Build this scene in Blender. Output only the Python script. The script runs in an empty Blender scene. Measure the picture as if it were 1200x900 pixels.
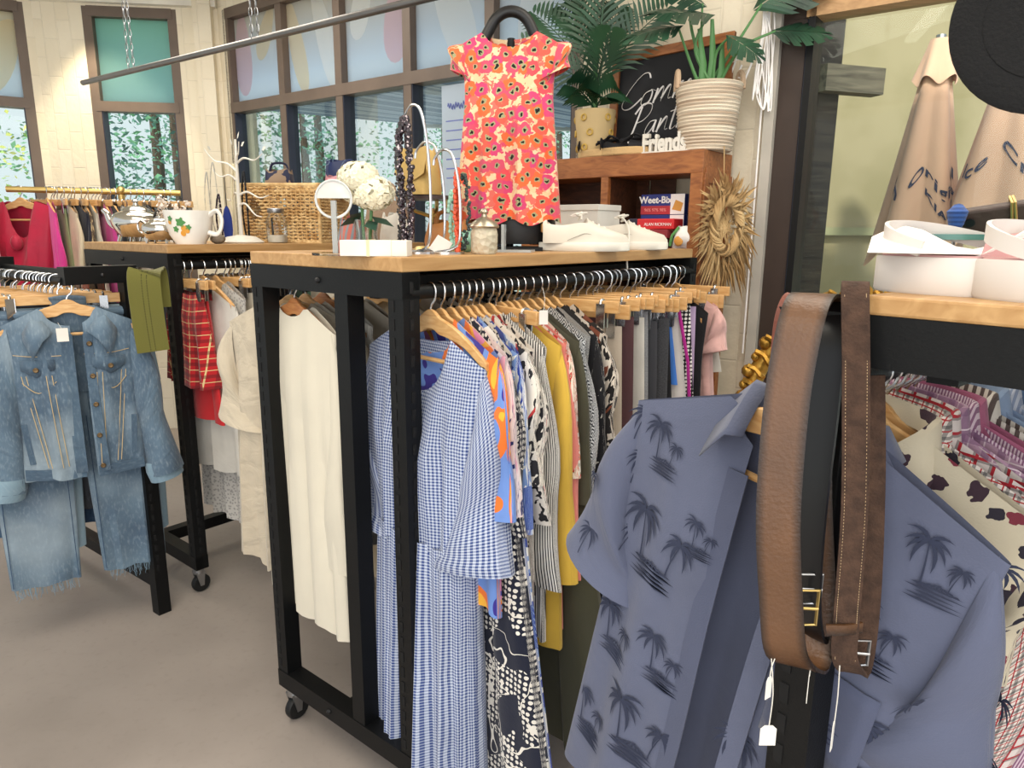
import bpy, math, random
from math import sin, cos, pi, sqrt, atan2, radians
from mathutils import Vector, Matrix
R = random.Random(7)
SC = bpy.context.scene
COL = SC.collection
# ------------------------------------------------------------------ camera
CH, CF, CP, CR = 1.5, 828.0, 0.2121, 0.0078
cam = bpy.data.cameras.new('camera'); cam.sensor_width = 36; cam.lens = CF / 1200 * 36
cam.clip_start = 0.02
camo = bpy.data.objects.new('camera', cam); COL.objects.link(camo)
camo.matrix_world = Matrix.Translation((0, 0, CH)) @ Matrix.Rotation(pi / 2 - CP, 4, 'X') @ Matrix.Rotation(CR, 4, 'Z')
SC.camera = camo

def ray(px, py):
    x, y = px - 600, py - 450
    c, s = cos(-CR), sin(-CR)
    x, y = x * c - y * s, x * s + y * c
    u, v = -y / CF, x / CF
    return Vector((v, cos(CP) + u * sin(CP), -sin(CP) + u * cos(CP)))
def aty(px, py, Y):
    r = ray(px, py); return Vector((0, 0, CH)) + r * (Y / r.y)
def atz(px, py, z):
    r = ray(px, py); return Vector((0, 0, CH)) + r * ((z - CH) / r.z)
def col(px, q, d, z=1.45, py=None):
    # plan position: where the line through q along d meets the sight line towards (px, py)
    k = (px - 600) / 847.0
    if py is not None: r_ = ray(px, py); k = r_.x / r_.y
    t = (k * q[1] - q[0]) / (d[0] - k * d[1])
    return Vector((q[0] + d[0] * t, q[1] + d[1] * t, z))

# ------------------------------------------------------------------ objects
def tag(o, label=None, cat=None, group=None, kind=None):
    if label: o['label'] = label
    if cat: o['category'] = cat
    if group: o['group'] = group
    if kind: o['kind'] = kind
    return o
def empty(name, loc=(0, 0, 0), rz=0.0, label=None, cat=None, group=None):
    o = bpy.data.objects.new(name, None); COL.objects.link(o)
    o.empty_display_size = .05
    o.location = loc; o.rotation_euler = (0, 0, rz)
    return tag(o, label, cat, group)
def kids(o): return list(o.children)
def dup(o, loc=None, rz=None, label=None, group=None, parent=None):
    c = o.copy(); COL.objects.link(c)
    if parent is not None: c.parent = parent
    if loc is not None: c.location = loc
    if rz is not None: c.rotation_euler = (0, 0, rz)
    if label: c['label'] = label
    if group: c['group'] = group
    for k in kids(o): dup(k, parent=c)
    return c

class MB:
    def __init__(s): s.v = []; s.f = []; s.uv = []; s.mi = []; s.cm = 0
    def add(s, vs, fs, uvs=None):
        b = len(s.v); s.v += [tuple(v) for v in vs]
        for f in fs:
            s.f.append(tuple(b + i for i in f)); s.mi.append(s.cm)
            if uvs: s.uv.append([uvs[i] for i in f])
            else: s.uv.append([(vs[i][0], vs[i][2]) for i in f])
        return s
    def xf(s, M, start=0):
        for i in range(start, len(s.v)): s.v[i] = tuple(M @ Vector(s.v[i]))
        return s
    def box(s, c, d, rz=0, M=None, tap=1.0):
        x, y, z = d[0] / 2, d[1] / 2, d[2] / 2
        vs = [Vector((a * x * (tap if k < 0 else 1), b_ * y * (tap if k < 0 else 1), k * z)) for k in (-1, 1) for b_ in (-1, 1) for a in (-1, 1)]
        m = Matrix.Translation(c) @ Matrix.Rotation(rz, 4, 'Z')
        if M is not None: m = Matrix.Translation(c) @ M
        vs = [m @ v for v in vs]
        fs = [(0, 2, 3, 1), (4, 5, 7, 6), (0, 1, 5, 4), (2, 6, 7, 3), (0, 4, 6, 2), (1, 3, 7, 5)]
        b = len(s.v); s.v += [tuple(v) for v in vs]
        for f in fs:
            s.f.append(tuple(b + i for i in f)); s.mi.append(s.cm)
            p = [vs[i] for i in f]; e1 = (p[1] - p[0]); e2 = (p[3] - p[0])
            s.uv.append([(0, 0), (e1.length, 0), (e1.length, e2.length), (0, e2.length)])
        return s
    def beam(s, p, q, w, h):
        # square bar from p to q
        p, q = Vector(p), Vector(q); d = q - p
        up = Vector((0, 0, 1)) if abs(d.normalized().z) < .95 else Vector((0, 1, 0))
        X = d.normalized(); Y = up.cross(X).normalized(); Z = X.cross(Y)
        M = Matrix((X, Y, Z)).transposed().to_4x4()
        return s.box((p + q) / 2, (d.length, w, h), M=M)
    def tube(s, pts, r, n=8, closed=False, flat=1.0, caps=True, up=None):
        pts = [Vector(p) for p in pts]; m = len(pts)
        rr = r if isinstance(r, (list, tuple)) else [r] * m
        vs = []; uvs = []; N = None; L = 0
        for i, p in enumerate(pts):
            a = pts[(i - 1) % m] if (closed or i) else p
            c = pts[(i + 1) % m] if (closed or i < m - 1) else p
            T = (c - a).normalized() if (c - a).length > 1e-9 else Vector((0, 0, 1))
            if up is not None: N = Vector(up) - T * T.dot(Vector(up))
            elif N is None: N = T.orthogonal()
            else: N = N - T * N.dot(T)
            if N.length < 1e-6: N = T.orthogonal()
            N.normalize(); B = T.cross(N)
            if i: L += (p - pts[i - 1]).length
            for j in range(n):
                t = 2 * pi * j / n
                vs.append(p + (N * cos(t) + B * sin(t) * flat) * rr[i]); uvs.append((rr[i] * t, L))
        fs = []
        for i in range(m if closed else m - 1):
            for j in range(n):
                a = i * n + j; b = i * n + (j + 1) % n; i2 = ((i + 1) % m) * n
                fs.append((a, b, i2 + (j + 1) % n, i2 + j))
        if caps and not closed:
            fs.append(tuple(range(n))[::-1]); fs.append(tuple((m - 1) * n + j for j in range(n)))
        return s.add(vs, fs, uvs)
    def lathe(s, prof, n=28, c=(0, 0, 0), sx=1, sy=1):
        vs = []; uvs = []; m = len(prof)
        for i, (r, z) in enumerate(prof):
            for j in range(n):
                t = 2 * pi * j / n
                vs.append(Vector((c[0] + r * cos(t) * sx, c[1] + r * sin(t) * sy, c[2] + z))); uvs.append((t * .1, z))
        fs = []
        for i in range(m - 1):
            for j in range(n):
                fs.append((i * n + j, i * n + (j + 1) % n, (i + 1) * n + (j + 1) % n, (i + 1) * n + j))
        if prof[0][0] > 1e-5: fs.append(tuple(range(n))[::-1])
        if prof[-1][0] > 1e-5: fs.append(tuple((m - 1) * n + j for j in range(n)))
        return s.add(vs, fs, uvs)
    def ball(s, c, r, n=10, sx=1, sy=1, sz=1):
        m = max(4, n // 2 + 1)
        return s.lathe([(max(1e-6, r * sin(pi * i / m)), -r * sz * cos(pi * i / m)) for i in range(m + 1)], n, c, sx, sy)
    def grid(s, P, uv=None, cu=False):
        # P[i][j] points
        m, n = len(P), len(P[0]); vs = [p for row in P for p in row]
        uvs = [u for row in uv for u in row] if uv else None
        fs = [(i * n + j, i * n + (j + 1) % n, (i + 1) * n + (j + 1) % n, (i + 1) * n + j) for i in range(m - 1) for j in range(n if cu else n - 1)]
        return s.add(vs, fs, uvs)
    def prism(s, poly, h, axis='z', o=(0, 0, 0)):
        n = len(poly)
        def mk(a, b, t):
            return {'z': (a, b, t), 'y': (a, t, b), 'x': (t, a, b)}[axis]
        vs = [Vector(mk(a, b, 0)) + Vector(o) for a, b in poly] + [Vector(mk(a, b, h)) + Vector(o) for a, b in poly]
        fs = [tuple(range(n))[::-1], tuple(range(n, 2 * n))] + [(i, (i + 1) % n, n + (i + 1) % n, n + i) for i in range(n)]
        return s.add(vs, fs)
    def build(s, name, mat, parent=None, smooth=True, bevel=0, loc=None, rz=None, sub=0, ang=40):
        me = bpy.data.meshes.new(name); me.from_pydata(s.v, [], s.f); me.update()
        ul = me.uv_layers.new(name='UVMap')
        k = 0; flat = []
        for f in s.uv:
            for u in f: flat += [u[0], u[1]]
        ul.data.foreach_set('uv', flat)
        for m in (mat if isinstance(mat, (list, tuple)) else [mat]): me.materials.append(m)
        me.polygons.foreach_set('material_index', s.mi)
        me.polygons.foreach_set('use_smooth', [bool(smooth)] * len(s.f))
        if smooth:
            try: me.set_sharp_from_angle(angle=radians(ang))
            except Exception: pass
        o = bpy.data.objects.new(name, me); COL.objects.link(o)
        if parent is not None: o.parent = parent
        if loc is not None: o.location = loc
        if rz is not None: o.rotation_euler = (0, 0, rz)
        if bevel:
            b = o.modifiers.new('bevel', 'BEVEL'); b.width = bevel; b.segments = 2; b.limit_method = 'ANGLE'
        if sub:
            b = o.modifiers.new('sub', 'SUBSURF'); b.levels = sub; b.render_levels = sub
        return o

def absorb(o, mb, mt):
    # printed or moulded detail becomes part of the mesh it lies on
    import bmesh
    me = o.data; me.materials.append(mt); k = len(me.materials) - 1
    bm = bmesh.new(); bm.from_mesh(me); vs = [bm.verts.new(v) for v in mb.v]
    for f in mb.f:
        try: nf = bm.faces.new([vs[i] for i in f]); nf.material_index = k; nf.smooth = False
        except ValueError: pass
    bm.to_mesh(me); bm.free()
def arc(c, r, a0, a1, n, plane='xz'):
    o = []
    for i in range(n + 1):
        a = a0 + (a1 - a0) * i / n; u, v = r * cos(a), r * sin(a)
        o.append(Vector(c) + Vector({'xz': (u, 0, v), 'yz': (0, u, v), 'xy': (u, v, 0)}[plane]))
    return o
def spline(P, k=8):
    P = [Vector(p) for p in P]; o = []
    for i in range(len(P) - 1):
        a = P[max(0, i - 1)]; b = P[i]; c = P[i + 1]; d = P[min(len(P) - 1, i + 2)]
        for j in range(k):
            t = j / k
            o.append(.5 * ((2 * b) + (c - a) * t + (2 * a - 5 * b + 4 * c - d) * t * t + (3 * b - a - 3 * c + d) * t ** 3))
    o.append(P[-1]); return o
def text_mesh(body, size, shear=0.0, extrude=.0006, align='CENTER', bold=0.0):
    cu = bpy.data.curves.new('t', 'FONT'); cu.body = body; cu.size = size; cu.extrude = extrude
    cu.align_x = align; cu.align_y = 'CENTER'; cu.shear = shear; cu.offset = bold; cu.resolution_u = 3
    o = bpy.data.objects.new('t', cu); COL.objects.link(o)
    dg = bpy.context.evaluated_depsgraph_get(); dg.update()
    me = bpy.data.meshes.new_from_object(o.evaluated_get(dg))
    bpy.data.objects.remove(o); bpy.data.curves.remove(cu)
    return me
def text(name, body, size, mat, parent, M, **kw):
    me = text_mesh(body, size, **kw); me.materials.clear(); me.materials.append(mat)
    o = bpy.data.objects.new(name, me); COL.objects.link(o); o.parent = parent; o.matrix_local = M
    return o

# ------------------------------------------------------------------ materials
def C(h, a=1):
    h = h.lstrip('#'); o = []
    for i in (0, 2, 4):
        c = int(h[i:i + 2], 16) / 255
        o.append(c / 12.92 if c <= .04045 else ((c + .055) / 1.055) ** 2.4)
    return (*o, a)
class NB:
    def __init__(s, nt, uvname='UV'):
        s.nt = nt; tc = nt.nodes.new('ShaderNodeTexCoord'); s.vec = tc.outputs[uvname]; s.tc = tc; s.two = uvname == 'UV'
    def node(s, t): return s.nt.nodes.new(t)
    def put(s, inp, v):
        if isinstance(v, bpy.types.NodeSocket): s.nt.links.new(v, inp)
        else: inp.default_value = v
    def m(s, op, a, b=0.0, c=0.0, clamp=False):
        n = s.node('ShaderNodeMath'); n.operation = op; n.use_clamp = clamp
        s.put(n.inputs[0], a); s.put(n.inputs[1], b); s.put(n.inputs[2], c); return n.outputs[0]
    def noise(s, sc, det=2.0, vec=None, dist=0.0, off=None, color=False):
        n = s.node('ShaderNodeTexNoise'); s.put(n.inputs['Vector'], vec or s.vec)
        if off is not None: s.put(n.inputs['Vector'], s.shift(vec or s.vec, off))
        n.inputs['Scale'].default_value = sc; n.inputs['Detail'].default_value = det; n.inputs['Distortion'].default_value = dist
        return n.outputs['Color' if color else 'Fac']
    def vor(s, sc, out='Distance', rand=1.0, feat='F1', vec=None, metric='EUCLIDEAN'):
        n = s.node('ShaderNodeTexVoronoi'); n.voronoi_dimensions = '2D' if s.two else '3D'; n.feature = feat
        if feat != 'DISTANCE_TO_EDGE': n.distance = metric
        s.put(n.inputs['Vector'], vec or s.vec); n.inputs['Scale'].default_value = sc; n.inputs['Randomness'].default_value = rand
        return n.outputs[out]
    def shift(s, vec, off=(0, 0, 0), sc=(1, 1, 1), rot=0.0):
        n = s.node('ShaderNodeMapping'); s.put(n.inputs[0], vec); n.inputs[1].default_value = off
        n.inputs[3].default_value = sc; n.inputs[2].default_value = (0, 0, rot); return n.outputs[0]
    def warp(s, sc, amt, vec=None):
        v = vec or s.vec
        n = s.node('ShaderNodeVectorMath'); n.operation = 'MULTIPLY_ADD'
        s.put(n.inputs[0], s.noise(sc, 2, v, color=True)); n.inputs[1].default_value = (amt,) * 3
        s.put(n.inputs[2], v); return n.outputs[0]
    def xyz(s, ax, vec=None):
        n = s.node('ShaderNodeSeparateXYZ'); s.put(n.inputs[0], vec or s.vec); return n.outputs[ax]
    def stripe(s, ax, per, duty=.5, vec=None):
        f = s.m('FRACT', s.m('DIVIDE', s.xyz(ax, vec), per)); return s.m('LESS_THAN', f, duty)
    def mix(s, f, a, b):
        n = s.node('ShaderNodeMix'); n.data_type = 'RGBA'
        s.put(n.inputs[0], f); s.put(n.inputs[6], a); s.put(n.inputs[7], b); return n.outputs[2]
    def lt(s, a, b): return s.m('LESS_THAN', a, b)
    def gt(s, a, b): return s.m('GREATER_THAN', a, b)
    def smooth(s, f, a, b):
        n = s.node('ShaderNodeMapRange'); n.clamp = True; s.put(n.inputs[0], f)
        n.inputs[1].default_value = a; n.inputs[2].default_value = b; return n.outputs[0]
    def ramp(s, f, stops, const=False):
        n = s.node('ShaderNodeValToRGB'); cr = n.color_ramp
        if const: cr.interpolation = 'CONSTANT'
        while len(cr.elements) < len(stops): cr.elements.new(.5)
        for e, (p, c) in zip(cr.elements, stops): e.position = p; e.color = c
        s.put(n.inputs[0], f); return n.outputs[0]
MATS = {}
def mat(name, color, rough=.6, metal=0.0, bump=None, coords='Object', spec=.5, sheen=0.0, trans=0.0, ior=1.45, emit=None, alpha=1.0, coat=0.0, sss=0):
    """color: hex string or function(NB)->socket; bump: (scale, strength) or function(NB)->height"""
    if name in MATS: return MATS[name]
    m = bpy.data.materials.new(name); m.use_nodes = True; nt = m.node_tree
    p = nt.nodes['Principled BSDF']; b = NB(nt, coords)
    if callable(color): nt.links.new(color(b), p.inputs['Base Color'])
    else:
        c = C(color)
        f = b.noise(6, 3)
        nt.links.new(b.mix(b.smooth(f, .3, .7), tuple(x * .86 for x in c[:3]) + (1,), tuple(min(1, x * 1.1) for x in c[:3]) + (1,)), p.inputs['Base Color'])
    p.inputs['Roughness'].default_value = rough; p.inputs['Metallic'].default_value = metal
    p.inputs['Specular IOR Level'].default_value = spec
    if sheen: p.inputs['Sheen Weight'].default_value = sheen
    if coat: p.inputs['Coat Weight'].default_value = coat
    p.inputs['Transmission Weight'].default_value = trans; p.inputs['IOR'].default_value = ior
    p.inputs['Alpha'].default_value = alpha
    if emit: p.inputs['Emission Color'].default_value = C(emit[0]); p.inputs['Emission Strength'].default_value = emit[1]
    if bump:
        h = bump(b) if callable(bump) else b.noise(bump[0], 3)
        bn = nt.nodes.new('ShaderNodeBump'); bn.inputs['Strength'].default_value = bump[1] if not callable(bump) else .5
        bn.inputs['Distance'].default_value = .01
        nt.links.new(h, bn.inputs['Height']); nt.links.new(bn.outputs[0], p.inputs['Normal'])
    MATS[name] = m; return m
def fab(name, color, rough=.85, wr=.5, crease=9):
    """cloth: UV in metres; creases by noise bump"""
    def bmp(b):
        a = b.noise(crease, 3, dist=.6); w = b.noise(420, 0)
        return b.m('ADD', b.m('MULTIPLY', a, 1.6 * wr), b.m('MULTIPLY', w, .06))
    def colr(b):
        c = color(b) if callable(color) else b.mix(0.0, C(color), C(color))
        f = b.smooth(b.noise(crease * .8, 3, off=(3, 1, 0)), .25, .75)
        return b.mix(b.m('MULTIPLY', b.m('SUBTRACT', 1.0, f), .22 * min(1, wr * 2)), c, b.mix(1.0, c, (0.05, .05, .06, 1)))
    return mat('fabric_' + name, colr, rough, bump=bmp, coords='UV', spec=.25, sheen=.15)
def thin_glass(name, tint='#ffffff', refl=1.0, rough=0.0):
    if name in MATS: return MATS[name]
    m = bpy.data.materials.new(name); m.use_nodes = True; nt = m.node_tree; nt.nodes.clear()
    o = nt.nodes.new('ShaderNodeOutputMaterial'); mx = nt.nodes.new('ShaderNodeMixShader')
    t = nt.nodes.new('ShaderNodeBsdfTransparent'); g = nt.nodes.new('ShaderNodeBsdfGlossy')
    t.inputs[0].default_value = C(tint); g.inputs['Roughness'].default_value = rough
    fr = nt.nodes.new('ShaderNodeFresnel'); fr.inputs[0].default_value = 1.45
    mu = nt.nodes.new('ShaderNodeMath'); mu.operation = 'MULTIPLY'; mu.inputs[1].default_value = refl
    nt.links.new(fr.outputs[0], mu.inputs[0]); nt.links.new(mu.outputs[0], mx.inputs[0])
    nt.links.new(t.outputs[0], mx.inputs[1]); nt.links.new(g.outputs[0], mx.inputs[2]); nt.links.new(mx.outputs[0], o.inputs[0])
    MATS[name] = m; return m
def film(name, color, tr=.6):
    """frosted window film: translucent + diffuse"""
    if name in MATS: return MATS[name]
    m = bpy.data.materials.new(name); m.use_nodes = True; nt = m.node_tree; nt.nodes.clear()
    b = NB(nt, 'Object'); o = nt.nodes.new('ShaderNodeOutputMaterial'); mx = nt.nodes.new('ShaderNodeMixShader')
    c = color(b) if callable(color) else C(color)
    t = nt.nodes.new('ShaderNodeBsdfTranslucent'); d = nt.nodes.new('ShaderNodeBsdfDiffuse'); mx.inputs[0].default_value = 1 - tr
    b.put(t.inputs[0], c); b.put(d.inputs[0], c)
    nt.links.new(t.outputs[0], mx.inputs[1]); nt.links.new(d.outputs[0], mx.inputs[2]); nt.links.new(mx.outputs[0], o.inputs[0])
    MATS[name] = m; return m
def wood(name, a, b2, sc=5, rough=.5, ax=(1, 9, 9), coords='Object'):
    def c(b):
        v = b.shift(b.vec, sc=ax); n = b.noise(sc, 5, v, dist=1.2)
        return b.ramp(n, [(.3, C(a)), (.7, C(b2))])
    return mat('wood_' + name, c, rough, bump=(30, .08), coords=coords)
M_BLACK = mat('black_powdercoat', '#090a0b', .5, bump=(300, .08), spec=.3)
M_BLACK2 = mat('black_plastic', '#121214', .4)
M_SLOT = mat('slot_dark', '#030304', .8)
M_CHROME = mat('chrome', '#c9cbce', .22, 1.0)
M_STEEL = mat('brushed_steel', '#a9abae', .35, 1.0)
M_BRASS = mat('brass', '#c2a86a', .38, .9)
M_OAK = wood('oak_top', '#a27a4b', '#ba9463', 4, .45, (10, 1.2, 10))
M_HANG = wood('hanger_beech', '#c08e54', '#d8b07a', 7, .4, (2, 10, 10))
M_HANGD = wood('hanger_dark', '#a8663a', '#c58a55', 7, .4, (2, 10, 10))
M_SHELF = wood('shelf_rimu', '#7d4a28', '#a56a3c', 5, .45, (2, 12, 9))
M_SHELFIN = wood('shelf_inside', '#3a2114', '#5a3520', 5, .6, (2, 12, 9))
M_PAPER = mat('white_paper', '#e4e0d8', .8)
M_WHITE = mat('white_matte', '#dedad0', .6)
M_RUB = mat('caster_rubber', '#0d0d0e', .6)
# ------------------------------------------------------------------ racks
class Rack:
    def __init__(s, o, yaw, w, L, h=1.41):
        s.o, s.rz, s.w, s.L, s.h = Vector((o[0], o[1], 0)), yaw - pi / 2, w, L, h
        s.e = Vector((sin(yaw), -cos(yaw), 0)); s.l = Vector((cos(yaw), sin(yaw), 0))
    def W(s, x, y, z=0): return s.o + s.e * x + s.l * y + Vector((0, 0, z))
    def onrow(s, px, x, z=1.45):          # point in column px on the row at local x
        return col(px, s.W(x, 0), s.l, z)
    def oncross(s, px, y, z=1.45):
        return col(px, s.W(0, y), s.e, z)
    def t_of(s, p): return (p - s.o).dot(s.l)
PW = .05
def make_rack(rk, label, posts, top, rails, far=True, casters=True, overhang=(0, 0, 0, 0), endtop=True, slots=True, x0=0.0, tt=.033, bh=.06, rd=0.0, base=True):
    r = empty('clothes_rack', rk.o, rk.rz, label, 'clothes rack', 'wheeled black clothes racks with timber tops')
    w, L, h = rk.w, rk.L, rk.h
    for ye in ([0] if not far else [0, L - PW]):
        for px in posts:
            m = MB(); zb = .115 if casters else .0
            m.box((px, ye + PW / 2, (h + zb) / 2 - .001), (PW, PW, h - zb))
            if slots and not (0.1 < px < w - .1):
                m.cm = 1
                sx = -1 if px < w / 2 else 1
                z = .2
                while z < h - .02:
                    m.box((px - PW * .2, ye - .0004, z), (.011, .002, .026))
                    m.box((px + sx * (PW / 2 + .0002), ye + PW / 2, z), (.002, .011, .026)); z += .042
            m.build('post', [M_BLACK, M_SLOT], r, smooth=False)
        m = MB(); m.box(((w + x0) / 2, ye + PW / 2, h - bh / 2), (w - x0, PW + .004, bh)); m.cm = 1
        m.ball(((w + x0) * .5, ye - .003, h - bh / 2), .008, 8)
        m.build('top_bar', [M_BLACK, M_BLACK2], r, smooth=False)
        if not base: continue
        m = MB(); m.box((w / 2, ye + PW / 2, .1425), (w, PW + .004, .056)); m.cm = 1; m.ball((w * .42, ye - .003, .1425), .008, 8)
        m.build('bottom_bar', [M_BLACK, M_BLACK2], r, smooth=False)
    for x in (.16, w - .16) if base else ():
        MB().box((x, L / 2, h - .045), (.03, L - .1, .05)).build('long_beam', M_BLACK, r, smooth=False)
    if base: MB().box((w / 2, L / 2, .142), (.05, L - .1, .05)).build('base_beam', M_BLACK, r, smooth=False)
    else:
        for x in posts: MB().box((x, L / 2, .142), (.05, L - .1, .05)).build('base_beam', M_BLACK, r, smooth=False)
    for x in rails:
        MB().tube([(x, PW * .5, h - .047 - rd), (x, L - PW * .5, h - .047 - rd)], .0165, 12).build('hanging_rail', M_BLACK, r)
    if top:
        x0, x1, y0, y1 = top
        MB().box(((x0 + x1) / 2, (y0 + y1) / 2, h + tt / 2), (x1 - x0, y1 - y0, tt)).build('table_top', M_OAK, r, smooth=False, bevel=.003)
    if casters:
        for ye in (PW / 2, L - PW / 2):
            for x in ((.04, w - .04) if base else posts):
                c = MB(); c.cm = 0
                c.lathe([(.022, .085), (.022, .115), (.018, .116)], 12, (x, ye, 0))
                for sx in (-.017, .017): c.prism([(-.02, .095), (.02, .095), (.012, .03), (-.004, .03)], .003, 'x', (x + sx - .0015, ye, 0))
                co = c.build('caster', M_STEEL, r)
                wv = MB(); wv.lathe([(.012, -.013), (.034, -.013), (.038, -.008), (.038, .008), (.034, .013), (.012, .013)], 20)
                wv.xf(Matrix.Translation((x, ye + .006, .038)) @ Matrix.Rotation(pi / 2, 4, 'Y'))
                wv.build('wheel', M_RUB, co)
    return r

MID = Rack((-.718, 1.958), .8875, .612, 1.4955, 1.41)
LEFT = Rack((-1.30 - .776 * .78, 2.70 + .631 * .78), .8875, .78, 1.35, 1.41)
RIGHT = Rack((.30, .80), .693, .66, 1.25, 1.42)
make_rack(MID, 'black wheeled rack in the middle, blue gingham dress at its near end', [.025, .39, .587], (0.0, .61, .0, 1.46), [.03, .597])
make_rack(LEFT, 'black wheeled rack carrying the silver teapot and wicker basket on top', [.025, .755], (-.0, .78, .0, 1.33), [.03, .765])
make_rack(RIGHT, 'black rack at lower right with belts over its corner and sandals on top', [.062, .635], (.095, .66, -.004, 1.24), [.045, .6], tt=.02, bh=.054, rd=.04)

# ------------------------------------------------------------------ hangers
def hook_pts(drop=.075):
    P = arc((0, 0, -.0165), .0195, -.1 * pi, 1.1 * pi, 12)[::-1]      # around the rail (rail top at z=0)
    P += [Vector((.016, 0, -.036)), Vector((.004, 0, -.047)), Vector((0, 0, -.056)), Vector((0, 0, -drop))]
    return P
def shirt_hanger_body(halfw=.203):
    m = MB(); P = []
    n = 22
    for i in range(-n, n + 1):
        t = i / n; x = halfw * t; a = abs(t)
        zt = -.070 - .012 * a - .078 * a ** 1.7
        if a < .16: zt += .012 * (1 - (a / .16) ** 2)
        th = .010 + .006 * a ** 2
        hh = .046 - .022 * min(1, a * 1.6) - (.008 if a > .95 else 0)
        y = 0
        P.append([Vector((x, y - th / 2, zt)), Vector((x, y + th / 2, zt)), Vector((x, y + th / 2, zt - hh)), Vector((x, y - th / 2, zt - hh))])
    m.grid(P, cu=True)
    m.add(P[0], [(0, 1, 2, 3)]); m.add(P[-1], [(3, 2, 1, 0)])
    return m
def clip_mb(x, z):
    m = MB()
    m.box((x, -.010, z - .004), (.026, .004, .07)); m.box((x, .010, z - .004), (.026, .004, .07))
    m.tube(arc((x, 0, z + .03), .012, 0, pi, 6, 'yz'), .004, 6)
    return m
HG = 'wooden hangers on the rails'
def proto_shirt(wd=M_HANG, bar=True, hw=.203):
    r = empty('clothes_hanger', (0, 0, -50), 0, 'wooden hanger', 'hanger')
    MB().tube(hook_pts(), .0026, 6).build('hook', M_CHROME, r)
    shirt_hanger_body(hw).build('hanger_arms', wd, r, bevel=.002)
    if bar: MB().tube([(-hw * .9, 0, -.178), (hw * .9, 0, -.178)], .0055, 8).build('trouser_bar', wd, r)
    return r
def proto_clip(wd=M_HANG, hw=.19):
    r = empty('clip_hanger', (0, 0, -50), 0, 'clip hanger', 'hanger')
    MB().tube(hook_pts(.07), .0026, 6).build('hook', M_CHROME, r)
    MB().box((0, 0, -.083), (hw * 2, .013, .034)).build('hanger_bar', wd, r, bevel=.002)
    for s in (-1, 1): clip_mb(s * hw * .72, -.105).build('clip', M_CHROME, r)
    return r
P_SH, P_SHD, P_CL = proto_shirt(), proto_shirt(M_HANGD), proto_clip()
USED = set()
def hanger(kind, loc, rz, label, sz=1.0):
    label = ' '.join(label.split()[:16])
    h = hanger_(kind, loc, rz, label); h.scale = (1, 1, sz); return h
def hanger_(kind, loc, rz, label):
    P = {'s': P_SH, 'd': P_SHD, 'c': P_CL}[kind]
    g = {'s': 'curved wooden shirt hangers', 'd': 'dark wooden shirt hangers', 'c': 'straight wooden clip hangers'}[kind]
    if kind not in USED:
        USED.add(kind); P.location = loc; P.rotation_euler = (0, 0, rz); P['label'] = label; P['group'] = g; return P
    return dup(P, loc, rz, label, g)

# ------------------------------------------------------------------ garments
class Shape: pass
def body_surface(sw, L, hw, th, nw=.075, nd=.09, ndb=.02, slope=.46, amp=.012, nf=5, ph=0.0, z0=-.074, arm=.2, waist=None, hemw=.006, skew=0.0):
    S = Shape()
    def ztop(x, front):
        a = abs(x)
        if a < nw:
            d = (nd if front else ndb); return z0 - d * sqrt(max(0, 1 - (a / nw) ** 2))
        return z0 - slope * (a - nw)
    S.ztop = ztop
    def w(v):
        d = v * L
        if d < arm: return sw - .012 * sin(min(1, d / arm) * pi / 2)
        t = (d - arm) / max(.01, L - arm)
        b = sw - .012
        if waist: b = b + (waist - b) * sin(min(1, t * 2) * pi / 2) ** 2 if t < .5 else waist + (hw - waist) * ((t - .5) * 2) ** 1.3
        else: b = b + (hw - b) * t
        return b
    S.w = w
    def pt(a, v):
        # a in 0..1: 0..0.5 front (left to right), 0.5..1 back (right to left)
        front = a < .5
        A = pi + a * 2 * pi if front else (a - .5) * 2 * pi
        s = (a * 4 - 1) if front else (3 - a * 4)           # -1..1 across
        s = max(-1, min(1, s))
        cx = sin(s * pi / 2)
        ww = w(v); x = ww * cx
        xt = sw * cx
        zt = ztop(xt, front)
        zh = z0 - .02 - L + hemw * sin(9 * cx + ph)
        z = zt + (zh - zt) * v
        T = .0135 + th * min(1, v * L / .22) ** .8
        prof = cos(s * pi / 2) ** .75
        y = (-1 if front else 1) * T * prof
        fold = amp * min(1, v * 1.6 + .05) * (sin(nf * 2.2 * cx + ph + 1.2 * v) + .55 * sin(nf * 4.7 * cx + 2 * ph + (0 if front else 1.7) - 1.5 * v))
        y += fold * (prof * .5 + .5)
        x += .25 * fold * prof + skew * v
        return Vector((x, y, z))
    S.pt = pt; S.L = L; S.z0 = z0; S.sw = sw
    def fr(x, z, off=.0025):
        v = .5
        for _ in range(4):
            ww = w(max(0, min(1, v))); cx = max(-.999, min(.999, (x - skew * v) / ww)); zt = ztop(sw * cx, True)
            v = max(0, min(1, (zt - z) / (zt - (z0 - .02 - L))))
        s = math.asin(cx) / (pi / 2); a = (s + 1) / 4
        p = pt(a, v); return Vector((x, p.y - off, z))
    S.fr = fr
    return S
def body_mesh(S, N=56, M=26, open_=None, mb=None):
    m = mb or MB(); P = []; U = []
    rows = [0, .02, .05] + [i / M for i in range(2, M + 1)]
    for v in rows:
        row = []; ur = []
        for j in range(N):
            a = j / N; p = S.pt(a, v); row.append(p)
            ur.append((p.x + (0 if a < .5 else 1.37), p.z))
        P.append(row); U.append(ur)
    b = len(m.v); vs = [p for r in P for p in r]; uv = [u for r in U for u in r]
    fs = []
    for i in range(len(rows) - 1):
        for j in range(N):
            j2 = (j + 1) % N
            if open_ and j < N // 2:
                xm = (P[i][j].x + P[i][j2].x) / 2
                if open_[0] < xm < open_[1]: continue
            fs.append((i * N + j, (i + 1) * N + j, (i + 1) * N + j2, i * N + j2))
    return m.add(vs, fs, uv)
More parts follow.
